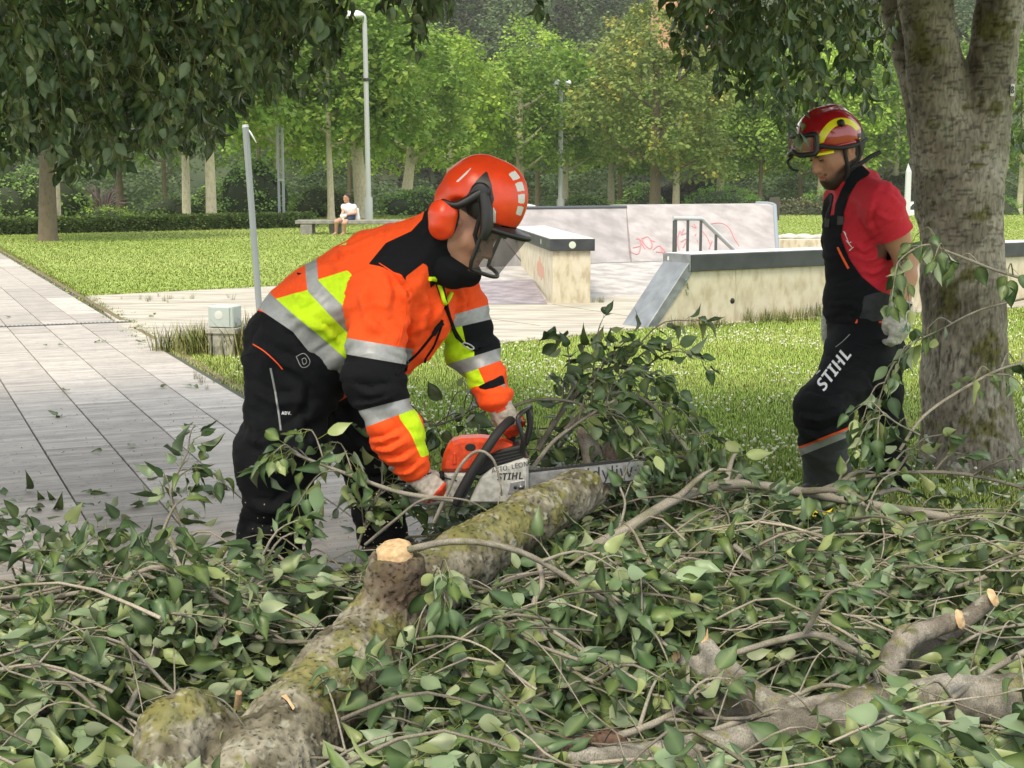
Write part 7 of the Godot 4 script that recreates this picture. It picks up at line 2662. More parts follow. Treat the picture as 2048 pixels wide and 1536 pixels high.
func hang_leaves(t: Node3D, all: Array, sd: int) -> void:
	var r := RandomNumberGenerator.new()
	r.seed = sd
	# those that show largest are parts of their own, the rest one mass
	var eye := Vector3(0, EYE, 0)
	all.sort_custom(func(a: Transform3D, b: Transform3D) -> bool: return a.origin.distance_to(eye) < b.origin.distance_to(eye))
	var pl := []
	var tn := []
	var put := 0
	for xf in all:
		var v: Vector3 = xf.origin - eye
		var py := 768.0 - FOCAL * ((v.y / -v.z) + tan(tilt)) / (1.0 - (v.y / -v.z) * tan(tilt))
		var px := 1024.0 + FOCAL * v.x / -v.z
		if put < 300 and py > -30.0 and px > -30.0 and px < 2080.0:
			put_leaf(t, xf, r, t.position)
			put += 1
		else:
			var q: Transform3D = xf
			q.origin -= t.position
			pl.append(q)
			tn.append(Color(1, 1, 1) * r.randf_range(0.75, 1.1))
	var k := leaf_meshes.size()
	for g in 3:
		var a := []
		var b := []
		for i in range(g, pl.size(), 3):
			a.append(pl[i])
			b.append(tn[i])
		scatter("leaves", leaf_meshes[(g * 2 + 1) % k], leaf_mats[g], a, b, t)

func unseen_shade_leaves(t: Node3D, mid: Vector3, rad: Vector3, n: int, sd: int) -> void:  # leaf sprigs kept out of view overhead, placed for the shade they cast
	var r := RandomNumberGenerator.new()
	r.seed = sd
	var pl := []
	var tn := []
	var sp := sprig(16, 0.1, 0.2, 77)
	for i in n:
		var p := mid + Vector3(r.randfn(), r.randfn() * 0.5, r.randfn()) * rad
		if p.y < 2.6: continue
		var v := p - Vector3(0, EYE, 0)
		if v.z < 0.0 and v.y / -v.z < 0.135: continue
		pl.append(Transform3D(Basis(Vector3.UP, r.randf() * TAU).scaled(Vector3.ONE * r.randf_range(0.8, 1.3)), p - t.position))
		tn.append(Color(0.045, 0.085, 0.028) * r.randf_range(0.8, 1.3))
	scatter("crown", sp, leaf_m if leaf_m else leaf_mats[0], pl, tn, t)  # this crown is unseen leaf mass, placed to darken what hangs below

func great_tree() -> void:
	var base := ground_at(1940, 945)
	var t := thing("tree", "great grey forked tree trunk with mossy bark at right, behind the person in red", "tree", base)
	var J := func(x: float, y: float, d: float) -> Vector3: return at(x, y, d)
	var b := []
	var add := func(q: Array, k: float) -> void:
		for i in q.size() - 1: b.append([J.call(q[i][0], q[i][1], q[i][2]), J.call(q[i + 1][0], q[i + 1][1], q[i + 1][2]), q[i][3], q[i + 1][3], k])
	add.call([[1948, 1000, 7.42, 0.33], [1940, 900, 7.42, 0.25], [1930, 760, 7.42, 0.222], [1926, 560, 7.42, 0.21], [1922, 380, 7.42, 0.205], [1920, 300, 7.42, 0.185]], 0.04)
	add.call([[1898, 330, 7.42, 0.175], [1872, 150, 7.4, 0.138], [1850, 0, 7.36, 0.126], [1826, -120, 7.3, 0.12], [1780, -330, 7.2, 0.12]], 0.04)
	add.call([[1955, 330, 7.42, 0.15], [1976, 180, 7.38, 0.128], [1996, 40, 7.34, 0.116], [2012, -110, 7.3, 0.112], [2030, -330, 7.2, 0.12]], 0.03)
	add.call([[1885, 420, 7.5, 0.14], [1856, 250, 7.6, 0.1], [1822, 120, 7.66, 0.085], [1785, 0, 7.7, 0.08], [1740, -140, 7.75, 0.07]], 0.03)
	# root flares
	for q in [[1850, 985, 7.3], [1905, 1010, 7.15], [1990, 1005, 7.2], [2050, 985, 7.4]]:
		b.append([J.call(1940, 890, 7.42), Vector3(J.call(q[0], q[1], q[2]).x, -0.02, J.call(q[0], q[1], q[2]).z), 0.14, 0.07, 0.08])
	var f := field(b, 0.02, 0.05)
	var m := quartered(f.mesh())
	barked(m, 0.0045, -0.07, Color(0.2, 0.175, 0.14), Color(0.36, 0.32, 0.27), 61, 0.42)
	# smooth whitish bark high on the right limb, dark cracks across it
	var n := noise("lenticel", 7.0, FastNoiseLite.TYPE_SIMPLEX_SMOOTH, 2, 5)
	var spots := []
	for q in [[1992, 50, 0.12, 0.1], [1985, 215, 0.13, 0.035], [1972, 295, 0.06, 0.025], [1965, 432, 0.08, 0.045], [1946, 548, 0.07, 0.04], [1905, 590, 0.06, 0.1], [1965, 860, 0.14, 0.12], [1880, 250, 0.06, 0.03], [1870, 110, 0.08, 0.05], [1955, 330, 0.05, 0.02], [1975, 700, 0.08, 0.12]]: spots.append([at(q[0], q[1], 7.2), q[2], q[3]])
	for k in m.v.size():
		var p: Vector3 = m.v[k]
		var hi := smoothstep(0.9, 2.0, p.y) * smoothstep(base.x - 0.02, base.x + 0.16, p.x)
		m.c[k] = (m.c[k] as Color).lerp(Color(0.5, 0.465, 0.42), hi * 0.55 * clampf(0.75 + n.get_noise_3dv(p * 0.5), 0, 1))
		for q in spots:
			var e: Vector3 = (p - q[0]) / Vector3(q[1], q[2], 0.3)
			var w := clampf((1.0 - e.length() + 0.9 * n.get_noise_3dv(p * 1.6)) * 2.4, 0, 1)
			if w > 0.0: m.c[k] = (m.c[k] as Color).lerp(Color(0.13, 0.125, 0.035) * (1.0 + 0.7 * n.get_noise_3dv(p * 4.0)), w * 0.8)
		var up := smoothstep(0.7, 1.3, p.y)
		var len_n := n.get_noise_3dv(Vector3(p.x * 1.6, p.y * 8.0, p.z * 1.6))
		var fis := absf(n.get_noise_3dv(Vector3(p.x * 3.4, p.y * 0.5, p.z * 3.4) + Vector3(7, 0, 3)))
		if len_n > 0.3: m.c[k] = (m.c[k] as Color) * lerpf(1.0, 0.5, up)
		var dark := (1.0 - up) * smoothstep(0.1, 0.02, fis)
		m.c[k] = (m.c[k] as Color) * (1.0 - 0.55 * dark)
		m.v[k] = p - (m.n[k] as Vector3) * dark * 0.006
	wobj("trunk", m, M.trunk_bark, t)
	obj("number_tag", mk(box(Vector3(0.028, 0.06, 0.004), 0.001)), M.white_sticker, t, Transform3D(Basis(Vector3.UP, 0.5), at(2025, 180, 7.26) - base))
	wobj("tag_print", moved(word("8", 0.035), Transform3D(Basis(Vector3.UP, 0.5), at(2025, 180, 7.252))), M.black_ink, t)
	# boughs above the view and their hanging sprays
	for q in [[[1812, -120, 7.3], [1650, -260, 7.0], [1480, -300, 6.7], [1350, -240, 6.6]], [[2005, -110, 7.3], [2150, -300, 6.9], [2400, -380, 6.5]], [[1780, -330, 7.2], [1600, -620, 6.6], [1300, -800, 6.0]], [[1740, -140, 7.75], [1560, -300, 8.2], [1300, -420, 8.8]]]:
		wobj("limb", wood_md(curve(sight(q), 16), taper(17, 0.07, 0.02), 8, Color(0.15, 0.13, 0.1), 3), M.limb_bark, t)
	var rim := func(x: float) -> float:
		if x < 1400: return lerpf(90.0, 170.0, (x - 1320.0) / 80.0)
		if x < 1560: return lerpf(170.0, 240.0, (x - 1400.0) / 160.0)
		if x < 1700: return lerpf(240.0, 200.0, (x - 1560.0) / 140.0)
		if x < 1790: return 235.0
		return 120.0
	var all := hangers(t, 120, [1335, 1775], rim, 5.7, 7.2, 801)
	all.append_array(hangers(t, 10, [2010, 2100], func(_x: float) -> float: return 330.0, 7.6, 8.6, 803))
	all.append_array(hangers(t, 7, [1060, 1100], func(_x: float) -> float: return 80.0, 5.6, 6.2, 804))
	all.append_array(hangers(t, 3, [1560, 1600], func(_x: float) -> float: return 300.0, 6.0, 6.3, 805))
	hang_leaves(t, all, 8)
	unseen_shade_leaves(t, Vector3(1.5, 3.5, -5.7), Vector3(0.8, 0.6, 0.7), 2600, 44)  # out of view, placed to shade the foreground

func hanging_left() -> void:
	var base := Vector3(-5.0, 0, -7.4)
	var t := thing("tree", "tree whose dark leafy boughs hang across the upper left of the view", "tree", base)
	var tr := curve([base + Vector3(0, -0.1, 0), base + Vector3(0.1, 1.6, 0), base + Vector3(0.3, 3.4, 0.2), base + Vector3(0.5, 5.5, 0.4)], 24)
	wobj("trunk", wood_md(tr, taper(25, 0.3, 0.14), 20, Color(0.16, 0.14, 0.11), 9, 0.05), M.trunk_bark, t)
	var roots := [[base + Vector3(0.25, 3.0, 0.2), Vector3(-3.2, 2.9, -6.6), Vector3(-1.9, 2.55, -6.2), Vector3(-0.9, 2.45, -6.0)], [base + Vector3(0.2, 2.8, 0.2), Vector3(-3.5, 2.4, -6.4), Vector3(-2.4, 2.2, -6.3)], [base + Vector3(0.3, 3.6, 0.2), Vector3(-3.0, 3.6, -6.0), Vector3(-0.8, 3.0, -5.6), Vector3(-0.1, 2.6, -5.6)], [base + Vector3(0.3, 3.3, 0.1), Vector3(-3.6, 3.2, -8.0), Vector3(-2.2, 2.8, -8.4)]]
	for q in roots: wobj("limb", wood_md(curve(q, 16), taper(17, 0.06, 0.012), 8, Color(0.15, 0.13, 0.1), 4), M.limb_bark, t)
	var rim := func(x: float) -> float:
		if x < 250: return 350.0 - 20.0 * sin(x * 0.03)
		if x < 420: return lerpf(345.0, 300.0, (x - 250.0) / 170.0)
		if x < 500: return lerpf(300.0, 215.0, (x - 420.0) / 80.0)
		if x < 690: return lerpf(200.0, 195.0, (x - 500.0) / 190.0)
		return 60.0
	var all := hangers(t, 230, [-60, 675], rim, 5.2, 7.4, 811)
	all.append_array(hangers(t, 190, [-60, 600], rim, 6.6, 8.6, 812))
	all.append_array(hangers(t, 12, [740, 900], func(x: float) -> float: return 75.0 - absf(x - 820.0) * 0.3, 5.4, 6.2, 813))
	all.append_array(hangers(t, 3, [830, 850], func(_x: float) -> float: return 135.0, 5.6, 6.0, 814))
	hang_leaves(t, all, 9)
	unseen_shade_leaves(t, Vector3(-2.0, 3.3, -5.7), Vector3(1.3, 0.6, 0.9), 5600, 45)  # out of view, placed to darken the hanging boughs at left

# ---------------------------------------------------------------- the felled limb and the brush
var spine := []   # the big limbs' middle lines: what lies round them stays below

func near_limb(p: Vector3) -> Vector2:
	var best := 9.0
	var y := 9.0
	for q in spine:
		var a := Vector2(q[0].x, q[0].z)
		var b := Vector2(q[1].x, q[1].z)
		var c := Geometry2D.get_closest_point_to_segment(Vector2(p.x, p.z), a, b)
		var d: float = c.distance_to(Vector2(p.x, p.z)) - q[2] * 0.6
		if d < best:
			best = d
			y = lerpf(q[0].y, q[1].y, a.distance_to(c) / maxf(a.distance_to(b), 0.001))
	return Vector2(best, y)

func pile_h(x: float, z: float) -> float:
	var h := 0.25 * smoothstep(-5.7, -4.7, z)
	if x < 0.0: h *= lerpf(1.0, smoothstep(-4.95, -4.35, z), clampf(-x * 2.0, 0, 1))
	h += 0.62 * exp(-(pow((x - 0.4) / 0.42, 2.0) + pow((z + 5.75) / 0.36, 2.0)))
	h += 0.1 * exp(-(pow((x - 1.5) / 0.8, 2.0) + pow((z + 4.9) / 0.5, 2.0)))
	h += (0.06 * sin(x * 5.0 + z * 3.0) + 0.05 * sin(x * 11.0 - z * 8.0) + 0.03 * sin(x * 23.0 + z * 17.0)) * smoothstep(0.05, 0.2, h)
	var l := near_limb(Vector3(x, 0, z))
	if l.x < 0.5: h = minf(h, maxf(l.y - 0.05 + maxf(0.0, l.x - 0.15) * 0.9, 0.1))
	return maxf(h, 0.0)

func smooth_log(bones: Array, cell: float, deep: float, moss: float, base: Color, pale: Color, sd: int) -> Dictionary:
	var f := field(bones, cell, 0.04)
	return barked(quartered(f.mesh()), deep, moss, base, pale, sd)

func chain(list: Array, k := 0.04) -> Array:
	var b := []
	for i in list.size() - 1: b.append([at(list[i][0], list[i][1], list[i][2]), at(list[i + 1][0], list[i + 1][1], list[i + 1][2]), list[i][3], list[i + 1][3], k])
	return b

func cut_face(parent: Node3D, p: Vector3, n: Vector3, r: float) -> void:
	var q := frame(n, Vector3(0.3, 0.2, 1).cross(n).cross(n), p)
	var nz := noise("cutface", 40.0)
	var prof := []
	for k in 6: prof.append([r * (1.0 - k / 5.0), 0.0015 * k + (0.0 if k else -0.004)])
	var md := lathe(prof, 22)
	for i in md.v.size(): md.v[i] = md.v[i] + Vector3(0, nz.get_noise_3dv(md.v[i]) * 0.004, 0)
	smooth(md)
	wobj("cut_face", moved(md, Transform3D(q.basis, p)), M.cut_wood, parent)

# a leafy cut branch through sighted points: stem, side twigs, leaves
func leafy(called: String, label: String, path: Array, r0: float, r1: float, twigs: int, tl: float, step: float, hang: float, sd: int, group := "", bare_part := 0.3, tone := Color(0.31, 0.285, 0.235)) -> Node3D:
	var r := RandomNumberGenerator.new()
	r.seed = sd
	var t := thing(called, label, "branch", Vector3(path[0].x, 0, path[0].z), group)
	var n := maxi(10, path.size() * 5)
	var p := curve(path, n)
	wobj("stem", wood_md(p, taper(n + 1, r0, r1), 8 if r0 > 0.008 else 5, tone * r.randf_range(0.85, 1.15), sd), M.limb_bark, t)
	var leaves := []
	if twigs > 1:
		leaves.append_array(twig_leaves(p, maxf(bare_part, 0.55), step * 1.4, hang, r))
	for i in twigs:
		var k := int(lerpf(bare_part, 0.97, (i + r.randf()) / twigs) * n)
		k = clampi(k, 1, n - 1)
		var d: Vector3 = (p[k + 1] - p[k - 1]).normalized()
		var side := Vector3(r.randf_range(-1, 1), r.randf_range(-0.3, 1.0), r.randf_range(-1, 1))
		side = (side - d * side.dot(d)).normalized()
		var l := tl * r.randf_range(0.55, 1.2)
		var e: Vector3 = p[k] + (d * 0.8 + side * 0.8).normalized() * l
		var m: Vector3 = p[k].lerp(e, 0.5) + Vector3(0, 0.12 * l, 0)
		e.y -= hang * 0.3 * l
		e.y = maxf(e.y, 0.03)
		var tp := curve([p[k], m, e], 7)
		wobj("twig", wood_md(tp, taper(8, maxf(r1 * 0.9, 0.0032), 0.0014), 5, tone * r.randf_range(0.8, 1.15), sd + i, 0.05), M.limb_bark, t)
		leaves.append_array(twig_leaves(tp, 0.25, step, hang, r))
	for xf in leaves:
		if xf.origin.y < 0.02: continue
		if bare_part < 0.19 and xf.origin.z > -5.4:
			var nl := near_limb(xf.origin)
			if nl.x < 0.2 and xf.origin.y > nl.y - 0.06: continue
		put_leaf(t, xf, r, t.position)
	return t

func make_brush() -> void:
	var r := RandomNumberGenerator.new()
	r.seed = 4711
	for ch in [[[1172, 976, 4.92, 0.08], [930, 1112, 4.35, 0.1], [795, 1225, 4.05, 0.11], [590, 1465, 3.52, 0.13], [490, 1590, 3.28, 0.15]], [[2140, 1398, 3.52, 0.07], [1740, 1418, 3.56, 0.05], [1390, 1412, 3.72, 0.02]], [[1540, 1420, 3.62, 0.04], [1412, 1290, 3.8, 0.02]], [[1760, 1420, 3.54, 0.05], [1240, 1515, 3.4, 0.03]], [[590, 1490, 3.5, 0.1], [375, 1448, 3.38, 0.09]], [[1735, 1420, 3.64, 0.04], [1812, 1276, 3.84, 0.03], [1905, 1243, 3.88, 0.03]], [[1822, 1330, 3.9, 0.03], [1972, 1206, 4.0, 0.03]]]:
		for i in ch.size() - 1: spine.append([at(ch[i][0], ch[i][1], ch[i][2]), at(ch[i + 1][0], ch[i + 1][1], ch[i + 1][2]), ch[i][3]])
	# the mossy limb being cut
	var base := ground_at(640, 1480)
	var log := thing("felled_limb", "thick mossy felled poplar limb running from the lower left up to the chainsaw bar", "log", base)
	var lb := chain([[1172, 976, 4.92, 0.08], [1060, 1036, 4.62, 0.086], [930, 1118, 4.35, 0.098], [795, 1225, 4.05, 0.108], [680, 1355, 3.76, 0.12], [590, 1465, 3.52, 0.126], [505, 1590, 3.28, 0.135]], 0.025)
	lb.append_array(chain([[585, 1530, 3.46, 0.09], [470, 1510, 3.42, 0.08], [378, 1446, 3.38, 0.078], [340, 1470, 3.34, 0.08], [325, 1650, 3.15, 0.092]], 0.022))
	lb.append_array(chain([[795, 1225, 4.03, 0.09], [792, 1165, 3.98, 0.08], [790, 1130, 3.97, 0.077]], 0.04))
	lb.append_array(chain([[660, 1400, 3.78, 0.07], [700, 1450, 3.72, 0.066], [690, 1620, 3.5, 0.07]], 0.02))
	var f := field(lb, 0.0125, 0.04)
	var up: Vector3 = (at(790, 1105, 3.97) - at(792, 1165, 3.98)).normalized()
	var cap_at := at(790, 1118, 3.97) + up * 0.2
	f.add(cap_at, cap_at, 0.2, 0.2, 0.006, Vector3.ZERO, 1.0, true)
	var lm := quartered(f.mesh())
	barked(lm, 0.0065, 0.03, Color(0.12, 0.108, 0.075), Color(0.31, 0.29, 0.225), 71)
	# the old stub has dark reddish bark
	for k in lm.v.size():
		var w := clampf(1.0 - (lm.v[k] as Vector3).distance_to(at(795, 1165, 3.95)) / 0.14, 0, 1)
		if w > 0.0: lm.c[k] = (lm.c[k] as Color).lerp(Color(0.11, 0.075, 0.055), minf(w * 1.6, 0.75))
	wobj("bark", lm, M.mossy_bark, log)
	# pale core of the sawn stub
	var core := tube(curve([at(792, 1140, 3.97), at(790, 1108, 3.97), at(787, 1090, 3.965)], 6), [0.05, 0.056, 0.055, 0.053, 0.052, 0.049, 0.04], 18, true, func(p: Vector3, _t: float, _a: float) -> float: return 0.006 * noise("cutface", 40.0).get_noise_3dv(p))
	wobj("stub_core", core, M.cut_wood, log)
	cut_face(log, at(1182, 971, 4.93), (at(1182, 971, 4.93) - at(1100, 1012, 4.75)).normalized(), 0.074)
	var st := at(470, 1395, 3.3)
	wobj("snag", wood_md([at(475, 1415, 3.36), at(478, 1385, 3.34)], [0.009, 0.008], 8, Color(0.4, 0.27, 0.16), 2), M.limb_bark, log)
	wobj("torn_strip", flat([[at(562, 1392, 3.42), at(572, 1388, 3.42), at(590, 1415, 3.4), at(586, 1420, 3.4), at(574, 1402, 3.41)]], false), M.cut_wood, log)
	# limbs at the lower right
	var g2 := ground_at(1800, 1470)
	var l2 := thing("felled_limb", "grey forked felled limb lying along the lower right corner", "log", g2)
	var rb := chain([[2140, 1398, 3.52, 0.072], [1900, 1405, 3.54, 0.067], [1740, 1418, 3.56, 0.057], [1580, 1424, 3.62, 0.034], [1390, 1412, 3.72, 0.019], [1240, 1425, 3.78, 0.013]], 0.03)
	rb.append_array(chain([[1760, 1420, 3.54, 0.05], [1580, 1455, 3.5, 0.041], [1420, 1495, 3.44, 0.034], [1240, 1515, 3.4, 0.029], [1120, 1520, 3.38, 0.025]], 0.03))
	rb.append_array(chain([[1540, 1420, 3.62, 0.042], [1450, 1345, 3.74, 0.034], [1412, 1290, 3.8, 0.023]], 0.03))
	rb.append_array(chain([[1480, 1400, 3.68, 0.03], [1400, 1335, 3.78, 0.025], [1362, 1318, 3.8, 0.017]], 0.02))
	var rm := smooth_log(rb, 0.011, 0.0028, -0.2, Color(0.15, 0.135, 0.11), Color(0.32, 0.3, 0.26), 73)
	wobj("bark", rm, M.limb_bark, l2)
	for q in [[1410, 1278, 3.79], [1358, 1312, 3.79]]:
		var sp := md_new()
		for i in 6:
			var o := at(q[0] + r.randf_range(-9, 9), q[1] + r.randf_range(2, 14), q[2])
			join(sp, tube([o, o + Vector3(r.randf_range(-0.012, 0.004), r.randf_range(0.015, 0.035), 0)], [0.006, 0.001], 5))
		wobj("splintered_end", sp, M.cut_wood, l2)
	var l3 := thing("cut_limb", "cut limb with two pale sawn ends standing up at lower right", "log", ground_at(1790, 1420))
	var cb := chain([[1735, 1420, 3.64, 0.034], [1790, 1310, 3.8, 0.032], [1812, 1276, 3.84, 0.031], [1905, 1243, 3.88, 0.0265]], 0.025)
	cb.append_array(chain([[1822, 1330, 3.9, 0.03], [1870, 1288, 3.94, 0.028], [1972, 1206, 4.0, 0.0255]], 0.02))
	wobj("bark", smooth_log(cb, 0.009, 0.002, -0.26, Color(0.16, 0.14, 0.115), Color(0.3, 0.275, 0.235), 75), M.limb_bark, l3)
	cut_face(l3, at(1922, 1238, 3.85), ((at(1905, 1243, 3.85) - at(1812, 1276, 3.84)).normalized() + Vector3(0.1, 0.2, 0.75)).normalized(), 0.029)
	cut_face(l3, at(1988, 1194, 3.97), ((at(1972, 1206, 3.97) - at(1870, 1288, 3.94)).normalized() + Vector3(0.1, 0.1, 0.75)).normalized(), 0.028)
	var l4 := thing("bark_log", "reddish brown barked log end at the bottom edge in the middle", "log", ground_at(1120, 1530))
	wobj("bark", smooth_log(chain([[1000, 1548, 3.36, 0.05], [1130, 1514, 3.42, 0.046], [1225, 1490, 3.48, 0.04]], 0.02), 0.011, 0.005, -0.35, Color(0.12, 0.075, 0.055), Color(0.24, 0.17, 0.135), 77), M.mossy_bark, l4)
	var l5 := thing("cut_stub", "two pale cut limb stubs sticking up behind the chainsaw bar", "log", ground_at(1190, 1080))
	wobj("bark", smooth_log(chain([[1190, 930, 5.35, 0.04], [1172, 868, 5.35, 0.036]], 0.02), 0.01, 0.002, -0.4, Color(0.25, 0.21, 0.17), Color(0.4, 0.36, 0.31), 78), M.limb_bark, l5)
	wobj("bark", smooth_log(chain([[1210, 935, 5.42, 0.04], [1245, 872, 5.42, 0.036]], 0.02), 0.01, 0.003, -0.4, Color(0.22, 0.15, 0.12), Color(0.38, 0.3, 0.25), 79), M.limb_bark, l5)
	# what lies underneath: leaves and twigs in one mass
	var pl := [[], [], []]
	var tn := [[], [], []]
	var cnt := 0
	while cnt < 17000:
		var x := r.randf_range(-2.6, 3.2)
		var z := r.randf_range(-6.7, -2.6)
		var h := pile_h(x, z)
		if h < 0.03 and r.randf() > 0.1: continue
		if absf(x) > -z * 0.42 + 0.1: continue
		var y := h * pow(r.randf(), 0.75) * 0.95 + 0.012
		var out := Vector3(r.randf_range(-1, 1), r.randf_range(-0.75, 0.35), r.randf_range(-1, 1))
		var face := Vector3(r.randf_range(-0.8, 0.8), r.randf_range(0.1, 1.0), r.randf_range(-0.2, 0.9))
		if r.randf() < (0.62 if x < -0.4 else 0.42): face = -face
		var nl := near_limb(Vector3(x, y, z))
		if nl.x < 0.1 and y > nl.y - 0.05: continue
		var k := cnt % 3
		pl[k].append(leaf_at(Vector3(x, y, z), out, face, r.randf_range(0.65, 1.2)))
		tn[k].append(Color(1, 1, 1) * r.randf_range(0.7, 1.15))
		cnt += 1
	for k in 3: scatter("brush_leaves", leaf_meshes[[0, 3, 5][k]], leaf_mats[k], pl[k], tn[k])
	var tw := md_new()
	for i in 850:
		var x := r.randf_range(-2.2, 2.6)
		var z := r.randf_range(-6.2, -3.0)
		var h := pile_h(x, z)
		if h < 0.06: continue
		var nl := near_limb(Vector3(x, 0, z))
		if nl.x < 0.15: continue
		var a := r.randf_range(-0.5, 0.5) + (PI if r.randf() < 0.5 else 0.0)
		if r.randf() < 0.6: a = r.randf() * TAU
		var l := r.randf_range(0.25, 0.8)
		var d := Vector3(cos(a), 0, sin(a)) * l * 0.5
		var c := Vector3(x, h * r.randf_range(0.75, 1.08), z)
		var q := [c - d, c - d * 0.3 + Vector3(0, r.randf_range(0.0, 0.08), r.randf_range(-0.09, 0.09)), c + d * 0.4 + Vector3(0, r.randf_range(-0.02, 0.07), r.randf_range(-0.1, 0.1)), c + d + Vector3(0, r.randf_range(-0.1, 0.06), 0)]
		for w in 4: q[w].y = maxf(q[w].y, 0.015)
		join(tw, wood_md(curve(q, 8), taper(9, r.randf_range(0.0025, 0.0065), 0.0015), 5, Color(0.3, 0.27, 0.215) * r.randf_range(0.5, 1.35), i, 0.04))
	tag(obj("brush_twigs", mk(tw), M.limb_bark), "", "", "", "stuff")
